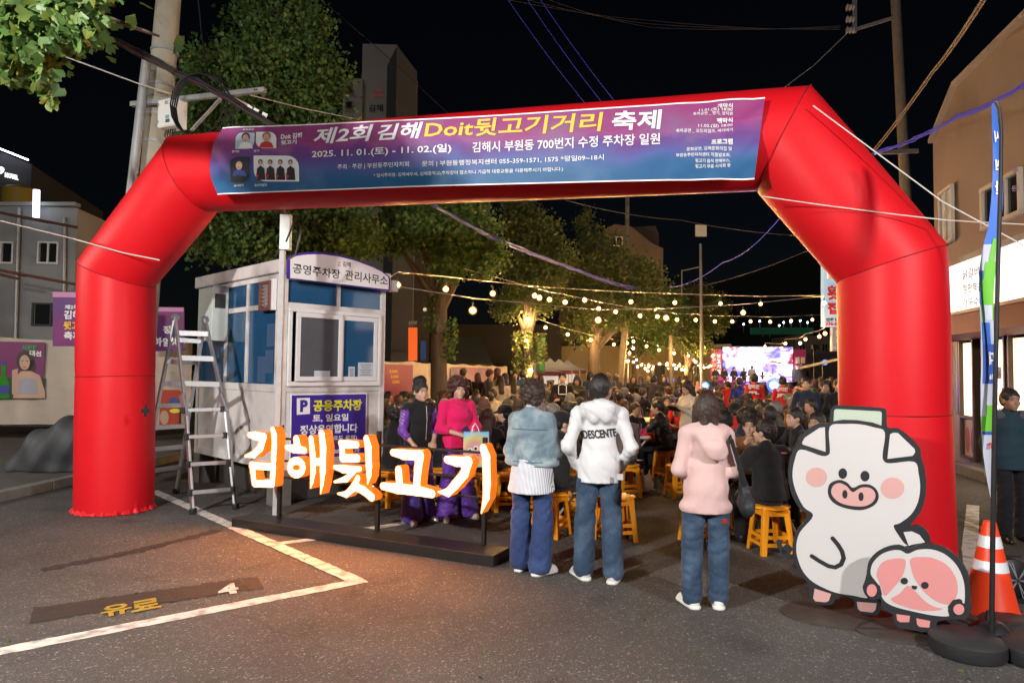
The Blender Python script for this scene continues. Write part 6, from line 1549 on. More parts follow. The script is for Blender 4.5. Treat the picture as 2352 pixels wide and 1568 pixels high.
# yellow line and hanging signs at the right
tag(strip('parking_line', [G(2235, 1160), G(2228, 1262), G(2240, 1330)], .14, PAINT, jag=.002, step=.2), kind='structure'); tag(strip('road_line', [G(2320, 1215), G(2352, 1235), G(2420, 1275)], .12, YPAINT), kind='structure')
P23 = Pl((0, 23, 0), (1, 0, 0))
hs = empty('vertical_shop_sign', (0, 0, 0), 'tall blue vertical restaurant sign with red lettering beside the right arch leg', 'sign')
wallq(quad(P23, 1893, 570, 1962, 750), .25, lit('blue_sign_light', (.22, .45, .75), .55, (.3, .45, .6)), hs, 'board'); wallq(quad(P23, 1900, 578, 1955, 640, .02), .02, lit('pale_sign_light', (.8, .95, .8), .8), hs, 'panel')
for s, p0, p1, h_, mm in (('횟', (1899, 690), (1926, 690), 34, PRED), ('집', (1899, 722), (1926, 722), 28, PRED), ('연회 단체', (1896, 738), (1934, 738), 8, mat('dark_letter', (.015, .015, .02))), ('336-888', (1895, 748), (1934, 748), 9, PRED)): put_text(s, P23, p0, p1, h_, mm, hs, off=.04, bold=.05)
hs2 = empty('hanging_shop_sign', (0, 0, 0), 'grey blue hanging sign with white lettering under the tall blue sign', 'sign'); wallq(quad(Pl((0, 26, 0), (1, 0, 0)), 1912, 751, 1962, 806), .2, lit('grey_blue_sign', (.3, .35, .45), .25, (.25, .28, .35)), hs2, 'board')
for s, p0, p1, h_ in (('물', (1918, 772), (1932, 772), 14), ('회', (1918, 790), (1932, 790), 15), ('323-1214', (1913, 801), (1935, 801), 5)): put_text(s, Pl((0, 25.9, 0), (1, 0, 0)), p0, p1, h_, WHS, hs2, off=.02, bold=.02)
tag(wallq(quad(Pl((0, 22.6, 0), (1, 0, 0)), 1904, 611, 1940, 640), .1, WHS, None, 'small_round_sign'), 'small white sign plate in front of the tall blue sign', 'sign')
put_text('평', Pl((0, 22.5, 0), (1, 0, 0)), (1912, 636), (1924, 636), 18, PBK, hs, off=.02, bold=.04)

# ================================================================ tarpaulin walls and posters
TARP = mat('white_tarpaulin', (.52, .45, .38), rough=.6, var=.12, vs=3, bump=.8, bs=3.5)
PURP = mat('purple_banner_print', (.20, .025, .16), rough=.5, var=.25, vs=1.2, col2=(.05, .03, .20), c2s=.9)
def tarp(a, b, ztop, zbot, label, n=None, seed=0):
    a, b = Vector(a), Vector(b); d = (b - a).normalized(); nn = d.cross(Vector((0, 0, 1))); L_ = (b - a).length; n = n or int(L_ * 10); V = []; F = []; K = 14
    for i in range(n + 1):
        s = i / n * L_
        for k in range(K + 1):
            t = k / K; z = zbot + (ztop - zbot - .05 * abs(sin(s * 1.3 + seed))) * t; V.append(tuple(a + d * s + nn * (.035 * sin(s * 2.1 + seed) + .03 * sin(s * 5.3 + 2 * t) * (1 - t) + .02 * sin(11 * s + 5 * t)) + Vector((0, 0, z))))
    for i in range(n):
        for k in range(K): q = i * (K + 1) + k; F.append((q, q + K + 1, q + K + 2, q + 1))
    o = link('tarpaulin_wall', mesh_np('tarpaulin_wall', V, F, TARP)); return tag(o, label, 'tarpaulin', 'white tarpaulin stall walls'), Pl(a + nn * .09, d)
t1, TP1 = tarp(at(-260, 990, 15.0) * Vector((1, 1, 0)) if False else Vector((gx(-300, 15.2), 15.2, 0)), Vector((gx(300, 16.6), 16.6, 0)), 2.38, .35, 'white tarpaulin stall wall with a drinks poster left of the arch leg')
t2, TP2 = tarp(Vector((gx(300, 15.8), 15.8, 0)), Vector((gx(440, 16.2), 16.2, 0)), 2.35, .3, 'white tarpaulin stall wall seen between the left arch leg and the booth', seed=2)
t3, TP3 = tarp(Vector((gx(850, 16.8), 16.8, 0)), Vector((gx(1010, 21.5), 21.5, 0)), 1.98, .3, 'white tarpaulin stall wall right behind the booth with a price banner', seed=3)
t4, TP4 = tarp(Vector((gx(1000, 22), 22, 0)), Vector((gx(1165, 33), 33, 0)), 1.98, .3, 'white tarpaulin stall wall behind the first tree trunk', seed=5)
def stuckpic(pl, x0, y0, x1, y1, m, par, name='print', off=0): u0, v0 = pl.uv(x0, y1); u1, v1 = pl.uv(x1, y0); return MB().poly([pl.p(u0, v0, off), pl.p(u1, v0, off), pl.p(u1, v1, off), pl.p(u0, v1, off)]).build(name, m, par)
po = empty('drinks_poster', (0, 0, 0), 'purple drinks poster of a dark haired woman with a green bottle on the tarpaulin', 'poster')
stuckpic(TP1, -160, 786, 104, 915, mat('poster_purple', (.20, .025, .14), rough=.5, var=.15, vs=2), po, 'sheet'); stuckpic(TP1, -160, 868, 104, 915, mat('poster_green', (.02, .08, .03), var=.3, vs=3), po, 'print', .004)
def ep(pl, cx, cy, rx, ry, m, par, off, name='print'): return fill(pl, epts(cx, cy, rx, ry, 22), m, par, off, name)
ep(TP1, 59, 830, 21, 25, PHR, po, .008); ep(TP1, 74, 842, 8, 16, PHR, po, .008); ep(TP1, 57, 832, 12, 17, PSK, po, .012)
fill(TP1, [(38, 862), (50, 852), (72, 852), (92, 862), (104, 900), (104, 914), (30, 914)], PSK, po, .010); fill(TP1, [(44, 872), (52, 868), (70, 868), (84, 872), (88, 905), (42, 905)], mat('poster_grey', (.36, .36, .42), var=.05), po, .014)
fill(TP1, [(28, 850), (42, 846), (40, 870), (36, 905), (28, 905)], PSK, po, .012); fill(TP1, [(51, 842), (62, 842), (57, 845)], PRED, po, .016)
for ex in (52, 63): ep(TP1, ex, 829, 2.2, 1.1, PBK, po, .016)
fill(TP1, [(-8, 915), (22, 915), (22, 880), (14, 862), (14, 838), (4, 838), (4, 862), (-8, 880)], mat('bottle_green', (.05, .28, .03), rough=.2, var=.1), po, .010); fill(TP1, [(-8, 905), (22, 905), (22, 884), (-8, 884)], PBL, po, .014); fill(TP1, [(4, 838), (14, 838), (14, 828), (4, 828)], PBL, po, .014)
put_text('시원한', TP1, (50, 804), (86, 806), 13, mat('poster_green_text', (.05, .35, .10), var=0), po, off=.012, bold=.05); put_text('대선', TP1, (68, 817), (95, 819), 13, PW, po, off=.012, bold=.05)
def fbanner(x0, y0, x1, y1, Y, label, lines, tilt=0):
    pl = Pl((0, Y, 0), (1, tilt, 0)); r = empty('festival_sign_banner', (0, 0, 0), label, 'banner'); wallq(quad(pl, x0, y0, x1, y1), .03, PURP, r, 'sheet'); stuckpic(pl, x0, y0, x1, y0 + (y1 - y0) * .09, mat('printed_pale_pink', (.55, .25, .45), var=0), r, 'print', .004)
    for s, a, b, h_, mm in lines: put_text(s, pl, a, b, h_, mm, r, off=.008, bold=.04)
    return r, pl
fbanner(121, 671, 190, 795, 13.6, 'purple festival banner left of the arch leg, mostly hidden by it', [('제2회', (149, 710), (180, 710), 10, PW), ('김해', (147, 733), (185, 733), 20, PW), ('뒷고기', (146, 757), (200, 757), 19, PY), ('축제', (147, 780), (186, 780), 19, PW)])
fbanner(340, 706, 422, 806, 15.2, 'purple festival banner between the arch leg and the booth', [('정', (374, 766), (392, 766), 18, PW), ('하임지', (352, 794), (412, 797), 20, PW)])
pbn = empty('price_banner', (0, 0, 0), 'magenta price banner with yellow numerals on the tarpaulin beside the booth', 'banner'); stuckpic(TP3, 866, 838, 948, 945, mat('magenta_print', (.25, .02, .10), rough=.5, var=.12, vs=2), pbn, 'sheet', .01)
for k, s in enumerate(('3,000', '3,000', '2,000')): put_text(s, TP3, (893 + 3 * k, 857 + k * 12), (912 + 2 * k, 857 + k * 12), 8, PY, pbn, off=.02, bold=.03)
sb2 = empty('stall_banner', (0, 0, 0), 'purple stall banner behind the standing people right of the first trunk', 'banner'); stuckpic(TP4, 1035, 845, 1128, 885, PURP, sb2, 'sheet', .01)
oc = empty('red_cartoon_poster', (0, 0, 0), 'red and yellow printed sheet leaning on the tarpaulin behind the ladder', 'poster'); stuckpic(TP2, 366, 895, 414, 975, mat('poster_red', (.45, .05, .02), var=.1), oc, 'sheet', .03); ep(TP2, 378, 958, 10, 16, mat('poster_peach', (.5, .35, .25), var=.05), oc, .036); ep(TP2, 400, 920, 12, 8, PBL, oc, .036); ep(TP2, 402, 943, 12, 5, YES, oc, .036)
put_text('U V', TP2, (390, 858), (398, 858), 4, PBK, oc, off=.01, bold=.01)
# covered heap
V, F = net([el((0, 0, .38), (.55, .4, .38)), el((.25, 0, .62), (.3, .3, .22)), el((-.35, .0, .2), (.35, .3, .22)), rc((-.6, 0, .05), (.6, 0, .05), .28, .3)], .03, .12, cuts=[((0, 0, .0), (0, 0, -1.))], disp=lambda X, Y, Z: .03 * np.sin(9 * X + 6 * Z) + .02 * np.sin(17 * X - 9 * Z + 5 * Y))
o = link('covered_machine', mesh_np('covered_machine', V, F, mat('grey_cover', (.055, .058, .065), rough=.6, var=.15, bump=.4, bs=12))); o.location = G(125, 1086, .12) + Vector((0, .3, 0)); tag(o, 'machine under a dark grey cover on the pavement behind the left arch leg', 'covered machine')
# green rake head by the booth
rk = empty('garden_rake', G(780, 1112), 'green garden rake lying on the ground below the booth', 'rake'); GRN = mat('green_plastic', (.03, .13, .08), rough=.4, var=.1)
MB().bar((-.18, 0, .12), (.26, 0, .14), .02, .02).build('head', GRN, rk)
for k in range(9): MB().bar((-.17 + k * .052, 0, .12), (-.18 + k * .052, -.03, .01), .01, .01).build('tine', GRN, rk)
MB().tube([(-.02, 0, .13), (-.75, .1, .10)], .014, 6).build('handle', PBL, rk, True)
# ================================================================ tents
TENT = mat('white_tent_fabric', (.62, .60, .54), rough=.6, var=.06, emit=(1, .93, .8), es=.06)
for k, (x, y, Y) in enumerate(((1263, 823, 50), (1284, 825, 54), (1303, 826, 58), (1322, 829, 62), (1338, 832, 66), (1236, 830, 46), (1420, 832, 60), (1500, 826, 60))):
    c = at(x, y, Y); hw = 1.5; r = empty('market_tent', (c.x, c.y, 0), 'white peaked market tent, %s' % ('first right of the wrapped tree', 'second right of the wrapped tree', 'third right of the wrapped tree', 'fourth right of the wrapped tree', 'small farthest one right of the wrapped tree', 'half hidden left of the wrapped tree', 'beside the brown pole', 'behind the speaker tower')[k], 'tent', 'white peaked market tents'); zt2 = c.z; ze = max(1.75, zt2 - .85)
    m = MB(); prof = [(1, 0), (.6, .22), (.3, .55), (0.03, 1)]
    for a in range(4):
        q = [(1, -1), (1, 1), (-1, 1), (-1, -1)]; A_, B_ = q[a], q[(a + 1) % 4]
        for (s0, h0), (s1, h1) in zip(prof, prof[1:]):
            z0, z1 = ze + (zt2 - ze) * h0, ze + (zt2 - ze) * h1
            m.poly([(A_[0] * hw * s0, A_[1] * hw * s0, z0), (B_[0] * hw * s0, B_[1] * hw * s0, z0), (B_[0] * hw * s1, B_[1] * hw * s1, z1), (A_[0] * hw * s1, A_[1] * hw * s1, z1)])
    m.build('canopy', TENT, r); m = MB()
    for a in range(4): q = [(1, -1), (1, 1), (-1, 1), (-1, -1)]; A_, B_ = q[a], q[(a + 1) % 4]; m.poly([(A_[0] * hw, A_[1] * hw, ze - .28), (B_[0] * hw, B_[1] * hw, ze - .28), (B_[0] * hw, B_[1] * hw, ze), (A_[0] * hw, A_[1] * hw, ze)])
    m.build('valance', mat('maroon_valance', (.16, .03, .05), var=.1) if k < 6 else TENT, r)
    for a in ((1, -1), (1, 1), (-1, 1), (-1, -1)): MB().bar((a[0] * hw, a[1] * hw, 0), (a[0] * hw, a[1] * hw, ze), .05, .05).build('leg', GALV, r)
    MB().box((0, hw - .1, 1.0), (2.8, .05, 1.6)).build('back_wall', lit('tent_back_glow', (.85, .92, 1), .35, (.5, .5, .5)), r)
gf = empty('bottle_feather_flag', at(1243, 880, 24) * Vector((1, 1, 0)), 'green feather flag printed with a bottle beside the wrapped tree', 'flag'); P24 = Pl((0, 24, 0), (1, 0, 0)); gI = Matrix.Translation(-gf.location)
wallq(quad(P24, 1234, 775, 1252, 856), .02, mat('flag_green_dark', (.04, .14, .05), rough=.6, var=.2, vs=2), gf, 'cloth').matrix_parent_inverse = gI; stuckpic(P24, 1239, 805, 1249, 850, mat('bottle_green', (.05, .28, .03)), gf, 'bottle_print', .03).matrix_parent_inverse = gI; stuckpic(P24, 1242, 790, 1246, 806, mat('bottle_green', (.05, .28, .03)), gf, 'bottle_print', .03).matrix_parent_inverse = gI
MB().bar(at(1233, 770, 24), at(1233, 880, 24), .03, .03).build('pole', BLKP, gf).matrix_parent_inverse = gI
bf = tag(wallq(quad(Pl((0, 34, 0), (1, 0, 0)), 966, 782, 978, 828), .03, mat('flag_blue', (.035, .13, .50)), None, 'feather_flag'), 'blue feather flag far behind between booth and first trunk', 'flag')
# ================================================================ stage
SY = 50
PST = Pl((0, SY, 0), (1, -.06, 0)); st = empty('stage', (0, 0, 0), 'low stage under the big glowing screen at the far end', 'stage')
def pquad(x0, y0, x1, y1, dep, m, name, par, pl=PST, off=0): return wallq(quad(pl, x0, y0, x1, y1, off), dep, m, par, name)
zst = .56
uL, uR = PST.uv(1615, 880)[0], PST.uv(1850, 880)[0]
MB().prism([PST.p(uL, .02, 3), PST.p(uR, .02, 3), PST.p(uR, .02, -1), PST.p(uL, .02, -1)], (0, 0, zst - .02)).build('platform', mat('stage_black', (.02, .02, .025), var=.1), st)
SCR = mat('screen_image', (.02, .02, .02), rough=.3, var=0, emit=(1, 1, 1), es=1.0)
def _scr(t, N, L, b):
    tc = N.new('ShaderNodeTexCoord'); mp = N.new('ShaderNodeMapping'); mp.inputs['Scale'].default_value = (.62, .62, .95); L.new(tc.outputs['Object'], mp.inputs[0])
    n = N.new('ShaderNodeTexNoise'); n.inputs['Scale'].default_value = 1.0; n.inputs['Detail'].default_value = 8; n.inputs['Roughness'].default_value = .62; n.inputs['Distortion'].default_value = .6; L.new(mp.outputs[0], n.inputs['Vector'])
    cr = N.new('ShaderNodeValToRGB'); e = cr.color_ramp.elements; e[0].position = .30; e[0].color = (.02, .01, .08, 1); e[1].position = .72; e[1].color = (.06, .02, .09, 1)
    for p, c in ((.38, (.10, .16, .75)), (.44, (.65, .35, .9)), (.49, (1.6, 1.5, 1.7)), (.545, (1.8, 1.5, 1.6)), (.585, (1.0, .10, .22)), (.63, (.45, .02, .10))):
        q = e.new(p); q.color = (*c, 1)
    L.new(n.outputs['Fac'], cr.inputs[0]); L.new(cr.outputs[0], b.inputs['Emission Color']); b.inputs['Emission Strength'].default_value = 1.25
sub(SCR, _scr)
scr = empty('led_screen', (0, 0, 0), 'large bright LED screen showing a pink and blue galaxy at the back of the stage', 'screen')
pquad(1658, 795, 1823, 878, .2, mat('stage_black', (.02, .02, .025)), 'cabinet', scr); pquad(1660, 797, 1821, 877, .02, SCR, 'display', scr, off=.03)
for x0, x1, lab, tx in ((1632, 1657, 'magenta vertical banner with white lettering left of the LED screen', ('제2회', '김해', 'D', 'o')), (1823, 1850, 'magenta vertical banner with small portraits right of the LED screen', ())):
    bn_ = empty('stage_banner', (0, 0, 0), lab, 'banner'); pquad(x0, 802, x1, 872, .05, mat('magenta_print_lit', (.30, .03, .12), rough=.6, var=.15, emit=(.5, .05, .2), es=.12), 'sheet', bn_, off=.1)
    for k, s in enumerate(tx): put_text(s, PST, (x0 + 3, 818 + k * 12), (x0 + 11, 818 + k * 12), 8, PY if k > 1 else PW, bn_, off=.14, bold=.04); put_text('뒷고기'[k % 3], PST, (x0 + 13, 822 + k * 12), (x0 + 22, 822 + k * 12), 9, PW, bn_, off=.14, bold=.04)
    if not tx:
        for k in range(4): stuckpic(PST, x0 + 3 + (k % 2) * 12, 820 + (k // 2) * 20, x0 + 12 + (k % 2) * 12, 834 + (k // 2) * 20, WHS, bn_, 'portrait', .13)
def speaker(x0, y0, x1, y1, Y, label, grp=None):
    p = Pl((0, Y, 0), (1, 0, 0)); r = empty('loudspeaker', (0, 0, 0), label, 'loudspeaker', grp); wallq(quad(p, x0, y0, x1, y1), .6, BLKP, r, 'cabinet'); wallq(quad(p, x0 + 1, y0 + 2, x1 - 1, y1 - 2, .03), .02, CHAR, r, 'grille'); return r
sp1 = speaker(1503 + 109 - 109 + 109 - 109, 838, 1527, 880, 37, 'big black loudspeaker on a stand in the middle of the crowd'); speaker(1827, 848, 1851, 877, 48, 'wide black loudspeaker stack at the right end of the stage'); speaker(1843, 835, 1853, 850, 47.5, 'smaller black loudspeaker on top of the right stage stack'); speaker(1861, 836, 1873, 850, 48, 'black loudspeaker on a pole right of the stage stack')
for x, y in ((1579, 838), (1595, 842)): speaker(x, y, x + 9, y + 16, 44, 'black line loudspeaker hung on the lighting stand left of the stage', 'loudspeakers on the lighting stand')
tr = empty('lighting_stand', (0, 0, 0), 'black lighting stand with speakers left of the stage', 'lighting stand')
MB().bar(at(1590, 836, 44), at(1590, 885, 44), .08, .08).build('mast', BLKP, tr); MB().bar(at(1575, 837, 44), at(1606, 837, 44), .08, .08).build('crossbar', BLKP, tr)
def halo_mat(c):  # coloured halo painted round a stage lens as a glowing shell
    k = 'lens_halo_%.2f' % c[0]
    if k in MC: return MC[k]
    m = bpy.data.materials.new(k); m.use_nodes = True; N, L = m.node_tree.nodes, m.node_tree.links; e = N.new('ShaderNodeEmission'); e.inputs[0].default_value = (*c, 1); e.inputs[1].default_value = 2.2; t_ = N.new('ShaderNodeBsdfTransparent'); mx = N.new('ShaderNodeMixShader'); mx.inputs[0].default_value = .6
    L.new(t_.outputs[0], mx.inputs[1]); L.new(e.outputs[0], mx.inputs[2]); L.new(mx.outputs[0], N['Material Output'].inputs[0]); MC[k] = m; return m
def stagelight(x, y, Y, r, col, es, lab):
    o = empty('stage_light', at(x, y, Y), lab, 'stage light'); MB().lathe((0, .1, 0), [(r * 1.2, -.1), (r * 1.2, .15)], 12, rot=Matrix.Rotation(R(90), 3, 'X')).build('lamp_housing', BLKP, o); MB().ball((0, -.12, 0), r * .6, 10).build('lens', lit('stage_lens_%d_%d' % (x, y), col, es * 6), o, True); gq = MB().ball((0, -.12, 0), r * 2.0, 14).build('lens_halo', halo_mat(col), o, True); MB().bar((0, .1, -r), (0, .1, -at(x, y, Y).z), .03, .03).build('stand', BLKP, o)  # the large outer ball is the light's painted halo
stagelight(1776, 884, 17.5, .10, (.10, .18, 1.0), 900, 'blazing blue stage light on a stand in front of the singers'); stagelight(1618, 885, 24, .07, (.15, .30, 1.0), 500, 'smaller blue stage light at the left of the singers'); stagelight(1716, 884, 46, .08, (.45, .2, 1.0), 200, 'violet stage light low before the singers'); stagelight(1540, 872, 41, .10, (.2, .15, 1.0), 160, 'blue violet stage light glowing through the crowd under the speaker')
stagelight(1892, 832, 30, .06, (.15, .25, 1.0), 150, 'small blue stage light on the truss at the right'); stagelight(1668, 880, 45, .05, (.3, 1.0, .3), 60, 'small green stage light at the feet of the singers')
for sx_, ww in ((1600, 4200), (1870, 4200)):
    wsh = empty('wash_light', (gx(sx_, 42), 42, 0), 'wash light on a tall stand at the %s of the stage' % ('left' if sx_ < 1700 else 'right'), 'stage light'); MB().tube([(0, 0, 0), (0, 0, 3.5)], .04, 8).build('stand', BLKP, wsh); MB().box((0, -.2, 3.45), (.4, .25, .3)).build('lamp_housing', BLKP, wsh, bevel=.02)
    l = bpy.data.lights.new('stage_wash', 'SPOT'); l.energy = ww; l.color = (1, .92, .95); l.spot_size = R(50); l.shadow_soft_size = .2; o = bpy.data.objects.new('stage_wash', l); o.location = (gx(sx_, 42), 42, 3.4); o.rotation_euler = (Vector((gx(1735, 49), 49, 1.4)) - o.location).to_track_quat('-Z', 'Y').to_euler(); COL.objects.link(o)
tag(MB().bar(at(1838, 845, 30), at(1940, 822, 27), .10, .10).build('lighting_truss', GALV), 'curved lighting truss by the right arch leg', 'truss')
# ================================================================ stools, tables, things on them
YEL = mat('yellow_plastic', (.78, .30, .012), rough=.28, var=.05, spec=.5); TWH = mat('white_table_plastic', (.62, .60, .57), rough=.45, var=.06); TLEG = mat('white_pipe', (.6, .6, .6), rough=.4, var=.05)
def make_stool():
    r = empty('plastic_stool', (0, 0, 0), 'yellow plastic stool', 'stool', 'yellow plastic stools')
    V, F = net([rc((-.11, -.11, .435), (.11, -.11, .435), .022, .022), rc((-.11, .11, .435), (.11, .11, .435), .022, .022), rc((-.11, -.11, .435), (-.11, .11, .435), .022, .022), rc((.11, -.11, .435), (.11, .11, .435), .022, .022), rc((-.10, 0, .438), (.10, 0, .438), .10, .10, (1, 1, 6)), rc((0, -.10, .438), (0, .10, .438), .10, .10, (1, 1, 6))], .011, .012)
    link('seat', mesh_np('seat', V, F, YEL), r)
    for sx in (-1, 1):
        for sy in (-1, 1):
            m = MB(); a, b = Vector((sx * .118, sy * .118, .425)), Vector((sx * .162, sy * .162, .0))
            m.bar(a + Vector((-sx * .016, 0, 0)), b + Vector((-sx * .016, 0, 0)), .052, .016, upv=(1, 0, 0)) if False else None
            for (dx, dy, wx, wy) in ((-sx * .018, 0, .05, .014), (0, -sy * .018, .014, .05)):
                i = len(m.v)
                for p, k in ((b, 1.0), (a, 1.25)):
                    for x, y in ((-1, -1), (1, -1), (1, 1), (-1, 1)): m.v.append((p.x + dx + x * wx * k / 2, p.y + dy + y * wy * k / 2, p.z))
                for q in ((3, 2, 1, 0), (4, 5, 6, 7), (0, 1, 5, 4), (1, 2, 6, 5), (2, 3, 7, 6), (3, 0, 4, 7)): m.f.append(tuple(i + k for k in q)); m.m.append(0)
            m.build('leg', YEL, r, bevel=.003)
    for z, k in ((.10, .150), (.17, .142)):
        for a, b in (((-k, -k), (k, -k)), ((-k, k), (k, k)), ((-k, -k), (-k, k)), ((k, -k), (k, k))): MB().bar((a[0], a[1], z), (b[0], b[1], z), .012, .034, upv=(0, 0, 1)).build('crossbar', YEL, r)
    for a, b in (((-.13, -.13), (.13, -.13)), ((-.13, .13), (.13, .13)), ((-.13, -.13), (-.13, .13)), ((.13, -.13), (.13, .13))): MB().bar((a[0], a[1], .395), (b[0], b[1], .395), .012, .055).build('apron', YEL, r)
    return r
stool0 = make_stool(); stool0.location = (0, -40, 0); used_st = [0]
def stool(x, y, a, label):
    o = stool0 if not used_st[0] else copy_tree(stool0); used_st[0] += 1
    o.location = (x, y, 0); o.rotation_euler = (0, 0, R(a)); o['label'] = label; return o
def make_table():
    r = empty('folding_table', (0, 0, 0), 'white folding table', 'table', 'white folding tables in the crowd')
    MB().box((0, 0, .715), (1.2, .62, .035)).build('tabletop', TWH, r, bevel=.01)
    for sx in (-1, 1):
        for a, b in (((sx * .5, -.28, .02), (sx * .42, .26, .70)), ((sx * .5, .28, .02), (sx * .42, -.26, .70))): MB().tube([a, b], .014, 8).build('leg', TLEG, r, True)
        MB().tube([(sx * .45, -.2, .35), (sx * .45, .2, .35)], .010, 6).build('crossbar', TLEG, r, True)
    return r
tab0 = make_table(); used_tb = [0]
def table(x, y, a, label):
    o = tab0 if not used_tb[0] else copy_tree(tab0); used_tb[0] += 1
    o.location = (x, y, 0); o.rotation_euler = (0, 0, R(a)); o['label'] = label; return o
BGL = mat('green_bottle_glass', (.01, .16, .03), rough=.1, var=0, spec=.7); PNK = mat('pink_basket_plastic', (.75, .06, .22), rough=.35, var=.05)
def bottle(x, y, z, label, grp='green bottles on the tables'):
    o = MB().lathe((0, 0, 0), [(.032, 0), (.034, .02), (.034, .13), (.014, .18), (.012, .215)], 12).build('green_bottle', BGL, None, True, loc=(x, y, z)); c = MB().lathe((0, 0, .2155), [(.014, 0), (.014, .014)], 10).build('cap', WHS, o); MB().lathe((0, 0, .05), [(.035, 0), (.035, .055)], 12).build('label_band', PW, o, True)
    return tag(o, label, 'bottle', grp)
def basket(x, y, z, label, m=None):
    m = m or PNK
    o = empty('basket', (x, y, z), label, 'basket'); W_, D_, H_ = .22, .15, .11
    MB().box((0, 0, .006), (W_, D_, .01)).build('bottom', m, o)
    for a, b, c_, d_ in ((0, -D_ / 2, W_, .004), (0, D_ / 2, W_, .004), (-W_ / 2, 0, .004, D_), (W_ / 2, 0, .004, D_)):
        mb = MB(); L_ = max(c_, d_); n = 7
        for k in range(n + 1):
            t = -L_ / 2 + L_ * k / n; mb.box((a + (t if c_ > d_ else 0), b + (0 if c_ > d_ else t), H_ / 2), (.008 if c_ > d_ else .004, .004 if c_ > d_ else .008, H_))
        for z_ in (.012, .04, .068, H_ - .006): mb.box((a, b, z_), (c_, d_, .010))
        mb.build('side', m, o)
    for k in range(7): MB().tube([(-.07 + k * .022, .02 * (k % 3 - 1), .02), (-.09 + k * .03, .03 * (k % 3 - 1), .19)], .006, 5).build('utensil', GALV if k % 2 else BLKP, o)
    return o
# ================================================================ main people
def add(r, name, prims, vox, m, k=.02, cuts=(), disp=None, subs=()):
    V, F = net(prims, vox, k, cuts=cuts, disp=disp, subs=subs); return link(name, mesh_np(name, V, F, m), r)
WJK = mat('white_windbreaker', (.62, .63, .65), rough=.55, var=.05, vs=3, bump=.25, bs=14, spec=.3); HOOD = cloth('pale_pink_sweatshirt', (.62, .42, .40), var=.06, bump=.25, bs=120)
DEN = cloth('light_denim', (.17, .24, .29), var=.3, vs=12, col2=(.30, .37, .40), c2s=6, bump=.6, bs=120); FUCH = cloth('fuchsia_knit', (.68, .012, .12), var=.10, vs=60, stretch=(1, 1, .08), bump=.8, bs=160)
PURS = mat('purple_sheer_fabric', (.11, .018, .30), rough=.45, var=.1, vs=10, sheen=.3, bump=.2); PURT = mat('purple_trousers', (.085, .015, .28), rough=.6, var=.25, vs=6, bump=.3, bs=30, sheen=.4)
STR = mat('striped_shirt', (.62, .63, .66), rough=.8, var=0)
def _str(t, N, L, b):
    tc = N.new('ShaderNodeTexCoord'); w_ = N.new('ShaderNodeTexWave'); w_.inputs['Scale'].default_value = 26; w_.inputs['Distortion'].default_value = .15; L.new(tc.outputs['Object'], w_.inputs[0])
    mx = N.new('ShaderNodeMix'); mx.data_type = 'RGBA'; mx.inputs[6].default_value = (.20, .23, .34, 1); mx.inputs[7].default_value = (.72, .72, .74, 1); rp = N.new('ShaderNodeMapRange'); rp.inputs[1].default_value = .15; rp.inputs[2].default_value = .4; L.new(w_.outputs['Fac'], rp.inputs[0]); L.new(rp.outputs[0], mx.inputs[0]); L.new(mx.outputs[2], b.inputs['Base Color'])
sub(STR, _str)
def sole(r, J, s, m, h=.028):
    an = np.array(J['an', s]); d = np.array([J['ft', s][0] * .5, J['ft', s][1], 0]); d /= np.linalg.norm(d); z = an[2] - .09
    add(r, 'shoe_sole', [rc(an - d * .04 + (0, 0, -.08), an + d * .175 + (0, 0, -.08), .050, .041)], .009, m, .01, cuts=[((0, 0, z + .001), (0, 0, -1.)), ((0, 0, z + h), (0, 0, 1.))])
# man in the white jacket
J = joints('stand', 'pocket', sw=.172); J['hed'] = (.012, .0, 1.575)
for s in (-1, 1): J['el', s] = (s * .262, -.07, 1.10); J['wr', s] = (s * .19, .09, .925)
J['hed'] = (.012, 0, 1.575); J['an', -1] = (-.125, .0, .09); J['an', 1] = (.12, -.06, .09); J['ft', -1] = (-1.1, 1); J['ft', 1] = (.5, 1); J['kn', -1] = (-.115, .02, .50)
man, _ = person('man from behind in a white windbreaker with black lettering, blue jeans and silver sneakers', J=J, vox=.0095, top=WJK, bot=JEAN, shoe=SHS, hair=0, style='short', yaw=R(-24), hem=.81, fold=.0085, crease=1.1, bulk=1.02, hang=.015, flare=.018, leg=1.16, seed=4, skin=1,
    extra_top=[el((0, -.115, 1.40), (.125, .055, .075)), el((0, -.08, 1.45), (.115, .07, .045)), rc((-.12, -.02, 1.42), (-.05, -.12, 1.33), .03, .025), rc((.12, -.02, 1.42), (.05, -.12, 1.33), .03, .025)])
place(man, .745, 5.77, -7, 1.70)
jk = [c for c in man.children if c.name.startswith('jacket')][0]
snap_text('DESCENTE', jk, (-.138, 0, 1.165), (cos(R(5.5)), 0, sin(R(5.5))), (-sin(R(5.5)), 0, cos(R(5.5))), .285, .072, PBK, man, (0, 1, 0), bold=.035, shear=-.12, off=.004)
MB().box((.215 - .05, -.185, .88), (.05, .003, .05)).build('jacket_patch', mat('grey_patch', (.45, .47, .5), var=.3, vs=80), man)
for s in (-1, 1): sole(man, J, s, SHW)
